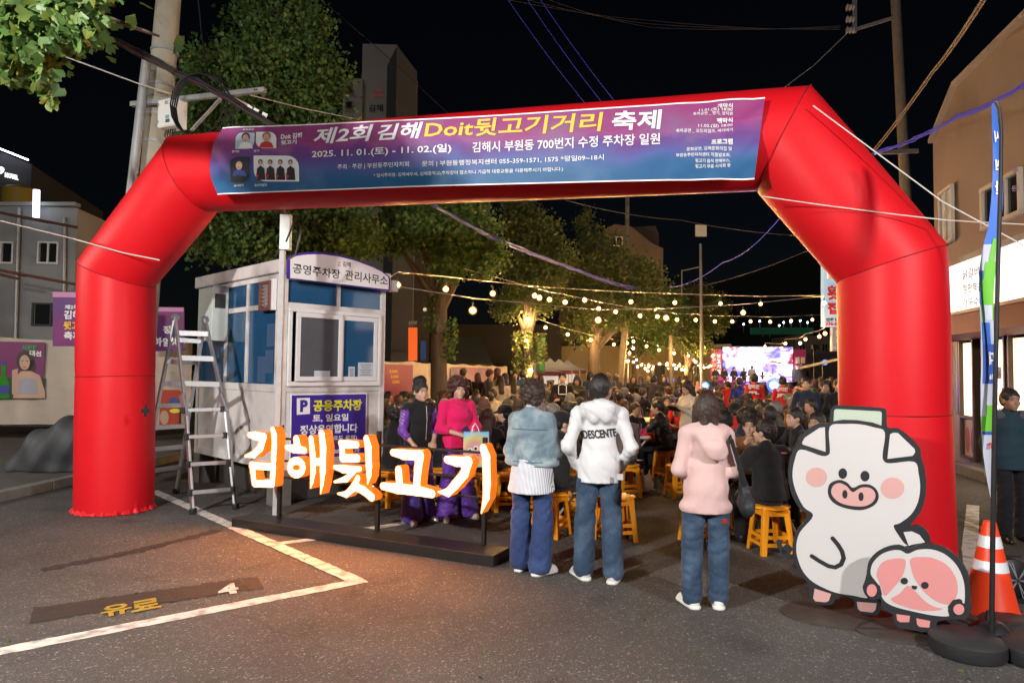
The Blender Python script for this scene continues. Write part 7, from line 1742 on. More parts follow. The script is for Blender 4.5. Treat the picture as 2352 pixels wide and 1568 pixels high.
# woman in pink hoodie
J = joints('stand', 'front', sw=.150); J['an', -1] = (-.11, .0, .09); J['an', 1] = (.10, .01, .09); J['ft', -1] = (-.7, 1); J['ft', 1] = (.3, 1)
for s in (-1, 1): J['el', s] = (s * .215, -.02, 1.09); J['wr', s] = (s * .12, .20, 1.02)
wom, _ = person('woman from behind in a pale pink hooded sweatshirt and blue jeans with a dark bob', J=J, vox=.0095, top=HOOD, bot=JEAN, shoe=SHW, hair=1, style='bob', yaw=R(8), female=True, hem=.755, fold=.006, crease=.25, bulk=1.10, hang=-.018, flare=.012, leg=1.16, seed=9, body_vox=.012,
    extra_top=[rc((-.10, -.03, 1.41), (-.02, -.16, 1.30), .045, .04), rc((.11, -.03, 1.41), (.055, -.17, 1.29), .05, .045), el((.05, -.165, 1.25), (.085, .04, .07)), el((.0, -.09, 1.40), (.13, .06, .05)), rc((-.10, .0, .80), (.10, 0, .80), .11, .11, (1, 1.1, 1.6))])
place(wom, 1.455, 5.12, -3, 1.575)
add(wom, 'shoulder_strap', [rc((.175, -.12, 1.33), (.235, -.13, 1.12), .016, .018), rc((.235, -.13, 1.12), (.27, -.10, 1.0), .018, .03), rc((.17, -.12, 1.33), (.17, -.0, 1.44), .014, .014)], .008, BLK, .02)
add(wom, 'shoulder_bag', [rc((.29, -.02, .98), (.31, -.04, .82), .05, .085, (1.5, 1, 1)), rc((.30, .08, .86), (.30, -.12, .82), .07, .07, (1.4, 1, 1))], .01, mat('dark_bag', (.018, .024, .028), rough=.6, bump=.3, bs=25), .05, disp=waves(3, .01, .08))
add(wom, 'pocket_patch', [el((.105, -.178, .715), (.028, .012, .026))], .005, MAROON, .005)
for s in (-1, 1): sole(wom, J, s, SHW)
# woman in denim jacket
J = joints('stand', 'folded', sw=.148); J['an', -1] = (-.105, .03, .09); J['an', 1] = (.10, -.05, .09); J['ft', -1] = (.1, 1); J['ft', 1] = (1.2, 1); J['hed'] = (.012, .01, 1.575)
for s in (-1, 1): J['el', s] = (s * .215, .02, 1.08); J['wr', s] = (-s * .02, .24, 1.13)
dw, _ = person('woman from behind in a light denim jacket over a striped shirt and flared jeans', J=J, vox=.0095, top=DEN, bot=JEAN2, shoe=SHW, hair=1, style='curly', yaw=R(-20), female=True, hem=.955, fold=.0065, crease=.9, tcut=.77, bulk=1.16, hang=-.01, flare=.04, leg=1.12, seed=14, body_vox=.012,
    extra_top=[rc((-.13, 0, .985), (.13, 0, .985), .125, .125, (1, 1.1, 2.2))])
place(dw, .185, 5.95, -20, 1.625)
w1 = waves(31, .012, .11, 5, .5)
add(dw, 'shirt', [rc((0, 0, 1.0), (0, .0, .68), .172, .228, (1, 1.1, 1))], .0095, STR, .03, cuts=[((0, 0, .735), (0, .08, -1.)), ((0, 0, 1.02), (0, 0, 1))], disp=w1)
add(dw, 'shirt_collar', [rc((0, -.02, 1.43), (0, -.015, 1.475), .066, .058)], .008, STR, .01)
for a, b in (((-.17, -.16, 1.29), (.17, -.16, 1.29)),): 
    sm = [c for c in dw.children if c.name.startswith('jacket')][0].data; tre = BVHTree.FromPolygons([v.co.copy() for v in sm.vertices], [tuple(p.vertices) for p in sm.polygons]); 
    def seam(pts):
        P = []
        for x, z in pts:
            h = tre.ray_cast(Vector((x, -.5, z)), Vector((0, 1, 0)))[0]
            if h: P.append(h - Vector((0, .001, 0)))
        if len(P) > 2: MB().tube(P, .0045, 5).build('seam', mat('denim_seam', (.09, .12, .15), rough=.9), dw, True)
    seam([(x * .01, 1.285 + .0 * x) for x in range(-17, 18)]); seam([(x * .01, 1.0) for x in range(-14, 15)]); seam([(x * .01, .962) for x in range(-14, 15)])
for s in (-1, 1): sole(dw, J, s, SHW)
# lady in black vest and purple sleeves
J = joints('stand', 'down', sw=.165); J['hed'] = (.0, .02, 1.57)
J['el', 1] = (.235, .0, 1.10); J['wr', 1] = (.15, .14, .93); J['el', -1] = (-.225, .01, 1.10); J['wr', -1] = (-.10, .17, .98); J['an', -1] = (-.12, -.02, .09); J['an', 1] = (.10, .03, .09); J['ft', -1] = (-.6, 1); J['ft', 1] = (.9, 1)
vl, _ = person('smiling woman with a black updo in a black vest over sheer purple sleeves', J=J, vox=.0095, top=BLK, bot=mat('violet_blue_trousers', (.05, .022, .26), rough=.6, var=.25, vs=6, bump=.3, sheen=.4), shoe=mat('silver_shoe2', (.6, .6, .62), rough=.3, metal=.6), hair=0, style='updo', yaw=R(-6), female=True, hem=.80, sleeve='none', fold=.004, bulk=1.12, hang=.01, flare=.07, leg=1.1, seed=21, face=True, fine=True, body_vox=.0075, skin=0, lips=REDLIP)
place(vl, gx(965, 7.85), 7.85, -138, 1.60)
for s in (-1, 1):
    sh, eb, wr = [np.array(J[k, s]) for k in ('sh', 'el', 'wr')]
    slv = add(vl, 'sheer_sleeve', [rc(sh + (s * .01, 0, 0), eb, .062, .052), rc(eb, eb + (wr - eb) * .35, .052, .046)], .009, PURS, .02, disp=waves(7 + s, .008, .07))
    m = MB()
    for k in range(4):
        for sg in (-1, 1):
            c0 = sh + (eb - sh) * (.25 + .13 * k); m.tube([tuple(c0 + np.array([s * .045, .045, 0])), tuple(c0 + np.array([s * .068, .0, -.02 * sg])), tuple(c0 + np.array([s * .045, -.045, -.045 * sg]))], .0022, 4)
    m.build('rhinestone_band', mat('rhinestone', (.7, .6, .8), rough=.15, var=.4, vs=200), vl)
MB().tube([(0.0, .145, 1.40), (0, .165, 1.25), (0, .150, 1.05), (0, .145, .85)], .004, 5).build('zip', GALV, vl); 
# lady in fuchsia
J = joints('stand', 'front', sw=.17); J['hed'] = (.0, .02, 1.565)
for s in (-1, 1): J['el', s] = (s * .245, .03, 1.10)
J['wr', 1] = (.06, .235, 1.035); J['wr', -1] = (-.075, .225, 1.02); J['an', -1] = (-.17, .0, .09); J['an', 1] = (.13, .02, .09); J['ft', -1] = (-.5, 1); J['ft', 1] = (.9, 1)
fl_, _ = person('woman with bouffant brown hair in a fuchsia knit top and flared purple trousers', J=J, vox=.0095, top=FUCH, bot=PURT, shoe=mat('beige_shoe', (.45, .38, .30), rough=.5), hair=4, style='bouffant', yaw=R(-8), nod=R(2), female=True, hem=.865, sleeve='half', fold=.004, bulk=1.14, hang=-.005, flare=.075, leg=1.14, seed=25, face=True, fine=True, body_vox=.0075, skin=0, lips=REDLIP, collar=False)
place(fl_, gx(1052, 8.05), 8.05, -150, 1.63)
MB().tube([(.055 * cos(t * .35), .055 * sin(t * .35) + .02 + .03 * sin(t * .35), 1.41 - .02 * sin(t * .35)) for t in range(0, 10)], .0022, 5).build('necklace', mat('gold', (.6, .4, .12), rough=.25, metal=.9, var=0), fl_)
for s in (-1, 1): MB().ball((s * .05, .10, 1.52), .007, 8).build('earring', mat('gold', (.6, .4, .12)), fl_)
phone = MB().box((0, 0, 0), (.085, .012, .16), Matrix.Rotation(R(35), 3, 'Y')).build('phone_wallet', mat('purple_leather', (.05, .015, .09), rough=.4), None, bevel=.004); phone.location = fl_.matrix_world @ Vector((0, 0, 0)); bpy.context.view_layer.update()
phone.location = fl_.matrix_world @ Vector((.0, .285, 1.06)); phone.rotation_euler = (0, 0, R(-150)); tag(phone, 'dark purple phone wallet held by the woman in the fuchsia top', 'phone wallet')
pbg = Pl(Vector((gx(1095, 7.65), 7.65, 0)), (1, .10, 0)); bag = empty('paper_gift_bag', pbg.p(0, 0), 'pastel paper gift bag with two googly eyes held by the woman in fuchsia', 'gift bag'); bI = Matrix.Translation(-bag.location)
BAGM = mat('pastel_print', (.5, .5, .5), rough=.35, var=0)
def _bag(t, N, L, b):
    tc = N.new('ShaderNodeTexCoord'); mp = N.new('ShaderNodeMapping'); mp.inputs['Location'].default_value = (0, 0, -.78); L.new(tc.outputs['Object'], mp.inputs[0]); g_ = N.new('ShaderNodeTexGradient'); g_.gradient_type = 'SPHERICAL'
    mp.inputs['Scale'].default_value = (4.2, 0, 4.2); mp.inputs['Location'].default_value = (0, 0, -3.5); L.new(mp.outputs[0], g_.inputs[0])
    cr = N.new('ShaderNodeValToRGB'); e = cr.color_ramp.elements; e[0].position = .08; e[0].color = (.16, .45, .75, 1); e[1].position = .7; e[1].color = (.75, .35, .42, 1); q = e.new(.35); q.color = (.65, .65, .25, 1); L.new(g_.outputs['Fac'], cr.inputs[0]); L.new(cr.outputs[0], b.inputs['Base Color'])
sub(BAGM, _bag)
(u0, v0), (u1, v1) = pbg.uv(1064, 1062), pbg.uv(1123, 992); Bq = lambda u, v, o=0: pbg.p(u, v, o) - bag.location
MB().prism([Bq(u0, v0 - .05), Bq(u1, v0 - .05), Bq(u1, v1), Bq(u0, v1)], pbg.n * -.10).build('bag_body', BAGM, bag)
for x, y in ((1080, 1034), (1093, 1029)):
    u, v = pbg.uv(x, y)
    MB().poly([Bq(u + .03 * cos(2 * pi * k / 20), v + .033 * sin(2 * pi * k / 20), .003) for k in range(20)]).build('eye_print', PW, bag); MB().poly([Bq(u - .003 + .016 * cos(2 * pi * k / 16), v - .004 + .017 * sin(2 * pi * k / 16), .005) for k in range(16)]).build('eye_print', PBK, bag)
MB().tube([Bq(pbg.uv(1078 + k * 4, 1045 + 3 * sin(k * .5))[0], pbg.uv(1078 + k * 4, 1045 + 3 * sin(k * .7))[1], .006) for k in range(6)], .006, 6).build('mouth_print', PRED, bag)
for o_ in (0, -.09): MB().tube([Bq(pbg.uv(x, y)[0], pbg.uv(x, y)[1], o_) for x, y in ((1084, 994), (1086, 982), (1092, 972), (1098, 982), (1101, 992))], .004, 5).build('cord_handle', PW, bag)
# walking man at the right
J = joints('stand', 'down', sw=.18); J['hed'] = (0, .02, 1.57); J['kn', 1] = (.10, .10, .50); J['an', 1] = (.10, .05, .10)
wm, _ = person('man in a dark teal jacket with grey shoulders walking past the restaurant', J=J, vox=.0115, top=cloth('teal_jacket', (.025, .055, .075)), bot=DKTR, shoe=SHB, hair=0, style='short', female=False, hem=.80, fold=.009, bulk=1.12, hang=.01, flare=.02, seed=31, face=True, fine=True, body_vox=.009, skin=1, yaw=R(5), leg=1.05)
place(wm, gx(2318, 7.3), 7.3, 168, 1.60)
add(wm, 'shoulder_panel', [rc((-.17, -.01, 1.395), (.17, -.01, 1.395), .066, .066, (1, .95, 1))], .011, GREY, .02, subs=[rc((0, .0, 1.3), (0, .0, 1.7), .09, .09)])

# ================================================================ seated people: prototypes
PR = {}
def proto(key, **k):
    k.setdefault('vox', .0155); r, J_ = person('seated person', 'people seated at the tables', base=k.pop('base', 'sit'), **k); r.location = (0, -50, 0); PR[key] = [r, False]; return r
proto('mt', arms='table', style='short', seed=41); proto('ml', arms='lap', style='short', seed=42, lean=.12); proto('me', arms='eat', style='short', seed=43, face=True, yaw=R(5), lean=.1)
proto('fb', arms='table', style='bob', female=True, seed=44); proto('fc', arms='lap', style='curly', female=True, seed=45); proto('fl', arms='table', style='long', female=True, seed=46); proto('fp', arms='table', style='ponytail', female=True, seed=47, bulk=1.12, lean=.1, face=True)
proto('mc', arms='table', style='cap', seed=48, hood=True, lean=.1); proto('mf', arms='table', style='short', seed=49, face=True, lean=.05); proto('ff', arms='table', style='bob', female=True, seed=50, face=True)
proto('sm', base='stand', arms='front', style='short', seed=51); proto('smf', base='stand', arms='folded', style='short', seed=52, face=True); proto('sf', base='stand', arms='front', style='bob', female=True, seed=53); proto('sff', base='stand', arms='phone', style='bob', female=True, seed=54, face=True, nod=R(-22))
def clone(key, x, y, ang, label, top=BLK, bot=DKTR, hair=0, skin=0, H=1.68, group=None, yaw=0, shoe=None, st=True, z=0.0):
    pr = PR[key]; o = pr[0] if not pr[1] else copy_tree(pr[0]); pr[1] = True
    o['label'] = label; o['group'] = group or 'people in the crowd'
    place(o, x, y, ang, H, z=z)
    mm = {'jacket': top, 'trousers': bot, 'hair': HAIR[hair], 'body': SKIN[skin], 'cap': top if key != 'mc' else BLK}
    if shoe: mm['shoe'] = shoe
    for c in KIDS(o):
        pass
    for c in list(o.children) if False else [c for c in bpy.data.objects if c.parent == o]:
        b = c.name.split('.')[0]
        if b in mm and c.material_slots: c.material_slots[0].link = 'OBJECT'; c.material_slots[0].material = mm[b]
    return o
occ = []
def seat(key, px, Y, ang, label, stl=None, **k):
    x = gx(px, Y); occ.append((x, Y)); clone(key, x, Y, ang, label, **k)
    if Y < 15.5: stool(x, Y - (0.0), ang, 'yellow plastic stool under the ' + ' '.join(label.split()[:11]))
PFB = PUFF
# right group
J = joints('sit', 'table', .05, .165)
bw, _ = person('woman in a black coat seated on a yellow stool beside the pig board', base='sit', J=J, vox=.011, top=BLK, bot=DKTR, hair=0, style='short', yaw=R(38), female=True, bulk=1.22, seed=61, face=True, group='people in the crowd', fold=.008, body_vox=.011)
place(bw, gx(1768, 6.75), 6.75, 8, 1.66); stool(gx(1768, 6.72), 6.72, 6, 'yellow plastic stool nearest the pig board under the woman in black'); occ.append((gx(1768, 6.75), 6.75))
MB().ball((.12, -.05, .98), (.03, .03, .01), 10).build('flower_brooch', mat('brooch', (.5, .1, .12), rough=.3), bw)
J = joints('sit', 'eat', .12, .165)
br, _ = person('woman in a brown wool jacket facing left at the table behind the woman in black', base='sit', J=J, vox=.011, top=BRN, bot=DKTR, hair=0, style='updo', yaw=R(-10), female=True, bulk=1.12, seed=62, face=True, group='people in the crowd', fine=True, body_vox=.009)
place(br, gx(1724, 7.75), 7.75, 160, 1.66); stool(gx(1742, 7.9), 7.9, 150, 'yellow plastic stool under the woman in the brown jacket'); occ.append((gx(1742, 7.9), 7.9))
table(gx(1700, 7.35), 7.35, 8, 'white folding table between the woman in black and the woman in brown')
seat('mf', 1842, 8.9, 100, 'man with glasses in a black sweater in profile at right of the woman in brown', top=BLK)
seat('mf', 1885, 8.0, 130, 'man with short black hair facing left just above the pig board ear', top=CHAR, skin=1)
seat('me', 1690, 8.7, -75, 'man in a dark blue top bending over his food behind the pink hoodie', top=NAVY)
seat('ml', 1660, 7.9, -30, 'man in an olive jacket with raised hand just right of the pink hoodie', top=OLIVE)
seat('mc', 1694, 10.2, 0, 'man in a red jacket and white cap with his back turned', top=REDC)
seat('fb', 1757, 10.3, 20, 'woman in a dark spotted knit hat behind the woman in brown', top=CHAR)
seat('mt', 1792, 11.0, 60, 'grey haired man with glasses in a grey jacket seated right of the knit hat', top=GREY, hair=3)
seat('mt', 1770, 9.3, -10, 'person with black hair in a black top right behind the brown jacket', top=BLK)
seat('mt', 1725, 11.6, 10, 'dark haired man in charcoal seated before the red jersey', top=CHAR)
seat('fb', 1655, 11.8, 5, 'woman in a black coat with white beads seated beyond the pink hoodie', top=BLK)
for px, Y, ang, lab, t, h, key, H_ in ((1852, 13.0, 150, 'standing man in a navy jacket looking to the right beside the arch leg', NAVY, 0, 'smf', 1.66), (1893, 13.2, 180, 'standing man in a grey jacket with lowered head beside the arch leg', CHAR, 0, 'smf', 1.60), (1926, 12.6, 170, 'standing man with glasses in a black jacket with folded arms at the arch leg', BLK, 0, 'smf', 1.64),
                         (1732, 16.5, 10, 'standing fan in a bright red jersey with white back lettering left of the blue light', REDC, 0, 'sm', 1.72), (1797, 16.5, 0, 'standing fan in a bright red jersey with white back lettering right of the blue light', REDC, 0, 'sm', 1.66), (1672, 20, 0, 'person in a red padded jacket bending left of the jersey fans', REDC, 0, 'sm', 1.50), (1698, 18, 0, 'standing person in a grey blue suit jacket before the singers', NAVY, 0, 'sm', 1.62),
                         (1580, 11.7, 120, 'woman in a cream fleece jacket standing among the tables and looking at a tablet', CREAM, 1, 'sff', 1.58), (1292, 15.6, 175, 'young man in a black sweatshirt and backward cap walking towards the viewer', BLK, 0, 'smf', 1.70), (1326, 17.5, 165, 'woman in an olive coat and striped scarf walking behind the masked man', OLIVE, 1, 'sff', 1.62)):
    x = gx(px, Y); occ.append((x, Y)); o = clone(key, x, Y, ang, lab, top=t, hair=h, H=H_, bot=JEAN if px in (1580,) else DKTR)
    if t is REDC and H_ > 1.6:
        pj = Pl(Vector((x, Y - .19, 0)), (1, 0, 0))
        for s, y0, hh in (('양지원', 893, 10), ('JPL', 907, 9)): tt = put_text(s, pj, (px - 14, y0 + (6 if px > 1750 else 0)), (px + 12, y0 + (6 if px > 1750 else 0)), hh, WHS, o, off=0, bold=.05, inv=(Matrix.Translation((x, Y, 0)) @ Matrix.Rotation(R(ang), 4, 'Z') @ Matrix.Scale(H_ / 1.7, 4)).inverted())
    if px == 1580:
        tb_ = MB().box((0, 0, 0), (.22, .15, .012), Matrix.Rotation(R(35), 3, 'X')).build('tablet', BLKP, None, bevel=.003); tb_.location = (x - .28, Y - .14, 1.13); tb_.rotation_euler = (0, 0, R(120)); tag(tb_, 'black tablet in the hands of the woman in cream fleece', 'tablet')
    if px == 1292:
        MB().box((0, .075, 1.545), (.10, .03, .06)).build('face_mask', WHS, o, bevel=.012)
        pj = Pl(Vector((x, Y - .24, 0)), (1, 0, 0)); I_ = (Matrix.Translation((x, Y, 0)) @ Matrix.Rotation(R(ang), 4, 'Z')).inverted()
        for a, b in (((1283, 885), (1283, 905)), ((1283, 885), (1292, 882)), ((1292, 882), (1301, 885)), ((1301, 885), (1301, 905)), ((1283, 905), (1301, 905)), ((1286, 884), (1286, 872)), ((1298, 884), (1298, 872))): MB().tube([I_ @ pj.p(*pj.uv(*a)), I_ @ pj.p(*pj.uv(*b))], .008, 5).build('bag_outline', WHS, o)
# middle group
J = joints('sit', 'table', .1, .165)
pw, _ = person('woman in a black quilted jacket with a ponytail seated in profile at a white table', base='sit', J=J, vox=.0125, top=PUFF, bot=DKTR, hair=0, style='ponytail', yaw=R(15), female=True, bulk=1.25, seed=64, face=True, group='people in the crowd', fold=.006, shoe=SHB)
for c in [c for c in pw.children if c.name.startswith('jacket')]:
    co = np.zeros(len(c.data.vertices) * 3, np.float32); c.data.vertices.foreach_get('co', co); co = co.reshape(-1, 3); ce = np.array([0, .03, 0]); d = co - ce; d[:, 2] = 0; d /= np.maximum(.02, np.linalg.norm(d, axis=1))[:, None]; co += d * (.009 * np.abs(np.sin(co[:, 2] * 55)))[:, None]; c.data.vertices.foreach_set('co', co.ravel()); c.data.update()
place(pw, gx(1528, 11.3), 11.3, 55, 1.66); stool(gx(1528, 11.3), 11.3, 50, 'yellow plastic stool under the woman in the black quilted jacket'); occ.append((gx(1528, 11.3), 11.3))
table(gx(1450, 11.3), 11.3, 80, 'white folding table with a pink basket in front of the quilted jacket'); basket(gx(1466, 10.85), 10.85, .7345, 'pink plastic basket of utensils on the corner of the white table')
tag(MB().tube([(gx(1478, 10.85), 10.8, .76), (gx(1500, 10.8), 10.75, .77)], .022, 8).build('red_stick', REDC, None, True), 'red handle sticking out beside the pink basket', 'stick')
seat('ml', 1440, 9.6, 15, 'person in a taupe sweater and dark beanie seated right behind the white windbreaker', top=TAUPE, H=1.66)
seat('mf', 1500, 12.4, -80, 'man in a maroon sweater with a black mask seated beyond the quilted jacket', top=MAROON, hair=1)
seat('mf', 1530, 13.6, 175, 'smiling man in black facing the viewer between the maroon sweater and the cream fleece', top=BLK, skin=1)
seat('mt', 1400, 14.0, -10, 'broad man in an olive jacket seen from behind beyond the white windbreaker', top=OLIVE, H=1.78)
seat('mt', 1425, 15.2, 5, 'man in a charcoal jacket seated beyond the olive jacket', top=CHAR); seat('fl', 1447, 14.6, 0, 'woman in a pale pink top with long hair seated by the olive jacket', top=PINKC)
seat('mf', 1565, 13.2, 160, 'man in a red top half hidden behind the tablet', top=REDC, skin=1)
table(gx(1440, 13.0), 13.0, 85, 'white folding table with green bottles in the middle of the crowd')
for k, (px, Y) in enumerate(((1428, 12.7), (1448, 12.5), (1452, 12.8), (1432, 13.2))): bottle(gx(px, Y), Y, .7345, 'green glass bottle on the white table behind the windbreaker')
basket(gx(1416, 12.6), 12.6, .7345, 'green basket of utensils on the second white table', mat('green_basket_plastic', (.02, .3, .08), rough=.4))
bag2 = add(None, 'plastic_bag', [el((0, 0, .12), (.11, .09, .12)), rc((-.06, 0, .2), (-.05, 0, .33), .02, .012), rc((.05, 0, .2), (.06, .02, .32), .02, .012)], .012, mat('white_plastic_film', (.6, .6, .58), rough=.3, var=.1, bump=.8, bs=22), .05, disp=waves(9, .012, .06)); bag2.location = (gx(1484, 9.9), 9.9, 0); tag(bag2, 'crumpled white plastic bag standing on the ground by the table leg', 'plastic bag')
for px, py in ((1498, 1124), (1490, 1118)): o = MB().ball((0, 0, .02), (.05, .03, .02), 8).build('crumpled_tissue', WHS, None, True); o.location = G(px, py + 3); tag(o, 'small crumpled white tissue on the ground beside the plastic bag', 'tissue', 'crumpled tissues')
# left group
J = joints('sit', 'table', .12, .16)
bk, _ = person('person in black hoodie and cap seated between the denim jacket and white windbreaker', base='sit', J=J, vox=.0125, top=BLK, bot=DKTR, hair=0, style='cap', yaw=R(-35), bulk=1.15, seed=66, hood=True, group='people in the crowd', shoe=SHW)
for c in [c for c in bk.children if c.name.startswith('cap')]: c.material_slots[0].link = 'OBJECT'; c.material_slots[0].material = BLK
place(bk, gx(1275, 7.35), 7.35, -35, 1.68); stool(gx(1268, 7.3), 7.3, -30, 'yellow plastic stool under the person in the black hoodie'); occ.append((gx(1275, 7.35), 7.35))
table(gx(1345, 8.0), 8.0, 70, 'white folding table half hidden behind the white windbreaker')
stool(gx(1420, 7.15), 7.15, 10, 'empty yellow stool just behind the legs of the white windbreaker man'); stool(gx(1372, 7.3), 7.35, 30, 'empty yellow stool between the legs of the white windbreaker man'); stool(gx(1308, 8.3), 8.3, 40, 'empty yellow stool under the near white table')
stool(gx(1225, 8.1), 8.1, 20, 'empty yellow stool behind the denim jacket woman'); stool(gx(1165, 8.6), 8.6, 10, 'yellow stool between the fuchsia and denim women'); stool(gx(1145, 8.2), 9.0, 40, 'yellow stool farther back between the fuchsia and denim women'); stool(gx(1560, 9.6), 9.6, 12, 'empty yellow stool left of the pink hoodie'); stool(gx(1562, 12.6), 12.6, 30, 'empty yellow stool at the aisle behind the quilted jacket')
stool(gx(1610, 7.1), 7.1, 25, 'yellow stool half hidden by the legs of the pink hoodie woman')
LG = [('mt', 1243, 8.6, -20, 'man with short greying hair and glasses behind the black hoodie', GREY, 3), ('mt', 1280, 9.8, 55, 'grey haired man in a navy and slate jacket in profile', NAVY, 3), ('mt', 1333, 11.8, 0, 'man in a black quilted jacket seen from behind by the white windbreaker shoulder', PUFF, 0),
      ('mc', 1180, 9.4, 60, 'man in a black baseball cap bending forward left of the denim jacket', BLK, 0), ('fl', 1118, 8.7, -10, 'woman with long reddish brown hair seated right of the gift bag', BLK, 4), ('fb', 1160, 11.2, -60, 'woman in a black and white striped sweater', cloth('cream_cloth2', (.5, .46, .38)), 0), ('fb', 1110, 11.6, -15, 'woman with a reddish brown bob and a beige strap', BEIGE, 4),
      ('mt', 1093, 12.6, -10, 'man with dark hair in a black jacket beyond the brown bob', BLK, 0), ('mt', 1066, 10.6, -40, 'man with grey hair seated right behind the fuchsia top', CHAR, 3), ('mf', 1000, 10.8, 75, 'dark haired man in profile between the vest woman and the fuchsia woman', BLK, 0), ('fc', 903, 8.8, -45, 'woman with a curly black perm in black nearest the booth wall', BLK, 0), ('fb', 928, 9.9, -60, 'woman with short wavy hair in a dark coat behind the vest woman', CHAR, 1),
      ('ff', 878, 10.8, -110, 'woman with short brown hair looking to the right at the booth corner', BLK, 1), ('fc', 1012, 9.1, 20, 'woman with black curls between the two standing women', BLK, 0), ('mt', 945, 12.5, -80, 'man in a dark jacket bending over a table by the booth', NAVY, 0), ('mt', 1180, 13.2, 10, 'man in a black coat seated left of the backward cap', BLK, 0), ('fb', 1215, 12.4, 30, 'person with a dark bob behind the denim shoulder', CHAR, 0),
      ('mt', 1245, 14.2, -10, 'person in a black top seated beneath the masked man', BLK, 0), ('fl', 1195, 11.0, 15, 'woman with long dark hair beside the striped sweater', BLK, 1), ('mt', 1360, 13.4, 10, 'man in navy seated beyond the black quilted jacket', NAVY, 0), ('ml', 1305, 13.2, -20, 'man with white hair seated beyond the near tables', CHAR, 3)]
for key, px, Y, ang, lab, t, h in LG: seat(key, px, Y, ang, lab, top=t, hair=h, H=random.uniform(1.62, 1.72), skin=random.choice((0, 1, 2)))
for px, Y, a, lab in ((1210, 10.2, 80, 'white folding table behind the denim jacket'), (1085, 9.8, 85, 'white folding table behind the fuchsia woman'), (960, 10.2, 80, 'white folding table behind the vest woman'), (1300, 12.5, 80, 'white folding table by the grey haired men'), (1640, 9.9, 85, 'white folding table beyond the pink hoodie'), (1800, 9.8, 80, 'white folding table before the glasses man'), (1500, 14.8, 85, 'white folding table beyond the maroon sweater'), (1730, 12.8, 85, 'white folding table before the red jerseys')):
    table(gx(px, Y), Y, a, lab)
for px, Y in ((1215, 10.0), (1228, 10.3), (1092, 9.7), (968, 10.1), (1302, 12.4), (1310, 12.6), (1645, 9.8), (1660, 10.0), (1795, 9.7), (1690, 7.3), (1505, 14.6), (1512, 14.9)): bottle(gx(px, Y), Y, .7345, 'green glass bottle on the white table %s' % ('behind the denim jacket' if 1200 < px < 1240 else 'behind the fuchsia woman' if px < 1100 and px > 1000 else 'behind the vest woman' if px < 1000 else 'by the grey haired men' if px < 1400 else 'beyond the maroon sweater' if px < 1600 else 'near the woman in brown'))
for px, Y, lab in ((1205, 10.0, 'pink basket on the table behind the denim jacket'), (1292, 12.4, 'pink basket on the table by the grey haired men'), (1636, 9.7, 'pink basket on the table beyond the hoodie')): basket(gx(px, Y), Y, .7345, lab)
o = MB().box((gx(1706, 7.2), 7.2, .738), (.32, .24, .006)).build('paper_menu', mat('menu_paper', (.55, .35, .28), var=.4, vs=9)); tag(o, 'printed paper sheet on the table before the woman in black', 'menu')
tag(MB().lathe((gx(1728, 8.7), 8.7, .7345), [(.033, 0), (.033, .12)], 14).build('drink_can', mat('can_metal', (.4, .42, .5), metal=.6, rough=.3, var=.3, vs=40), None, True), 'silver drink can on the table right of the hoodie', 'can')

# ================================================================ rest of the crowd: one mesh each
def far_mesh(base, style, seed, arms='table', vox=.026, female=False):
    J = joints(base, arms, .06, .17); a = lambda k: np.array(J[k], float); pel, che, nek = a('pel'), a('che'), a('nek'); parts = []
    P = head_prims(J, 0, 0, female)[:2] + [rc(nek - (0, 0, .04), a('hed') - (0, 0, .05), .055, .05)] + [rc(a(('wr', s)), a(('wr', s)) + (0, .08, 0), .032, .03) for s in (-1, 1)]
    parts.append(net(P, vox, .02)); T = [rc(pel, che, .15, .155, (1, 1.3, 1)), rc(che, nek, .14, .07, (1, 1.25, 1))]
    for s in (-1, 1): T += [rc(nek + (s * .03, 0, -.04), a(('sh', s)), .055, .065), rc(a(('sh', s)), a(('el', s)), .064, .055), rc(a(('el', s)), a(('wr', s)), .052, .04)]
    if base == 'stand': T += [rc(pel, (0, 0, .8), .155, .16, (1, 1.25, 1))]
    parts.append(net(T, vox, .04, disp=waves(seed, .014, .12), cuts=[((0, 0, pel[2] - (.14 if base == 'stand' else .06)), (0, 0, -1.))])); T = []
    for s in (-1, 1): T += [rc(a(('hi', s)), a(('kn', s)), .10, .07), rc(a(('kn', s)), a(('an', s)), .066, .055)]
    parts.append(net(T, vox, .03)); parts.append(hair_net(J, 0, 0, style, vox * .8, seed, female)); parts.append(net([rc(a(('an', s)) + (0, -.02, -.04), a(('an', s)) + (0, .16, -.055), .045, .035) for s in (-1, 1)], vox, .01))
    V = np.concatenate([p[0] for p in parts]); off = np.cumsum([0] + [len(p[0]) for p in parts]); F = np.concatenate([p[1] + off[i] for i, p in enumerate(parts)]); mi = np.concatenate([np.full(len(p[1]), i) for i, p in enumerate(parts)])
    return mesh_np('person', V, F, [SKIN[0], BLK, DKTR, HAIR[0], SHB], True, mi)
LASTL = ['']
FM_ = {('sit', s): far_mesh('sit', s, 70 + i, female=s != 'short') for i, s in enumerate(('short', 'bob', 'curly', 'long'))}; FM_.update({('stand', s): far_mesh('stand', s, 80 + i, 'front', female=s != 'short') for i, s in enumerate(('short', 'bob', 'long'))})
TOPS = [(BLK, 'black', 8), (NAVY, 'navy', 4), (CHAR, 'charcoal', 4), (GREY, 'grey', 4), (BLUEC, 'blue', 1), (PINKC, 'pale pink', 1), (WHITE, 'white', 1), (OLIVE, 'olive', 2), (MAROON, 'maroon', 1), (BRN, 'brown', 2), (BEIGE, 'beige', 1), (REDC, 'red', 1), (CREAM, 'cream', 1), (TAUPE, 'taupe', 2), (GREENC, 'dark green', 1)]
TW_ = [t for t in TOPS for _ in range(t[2])]
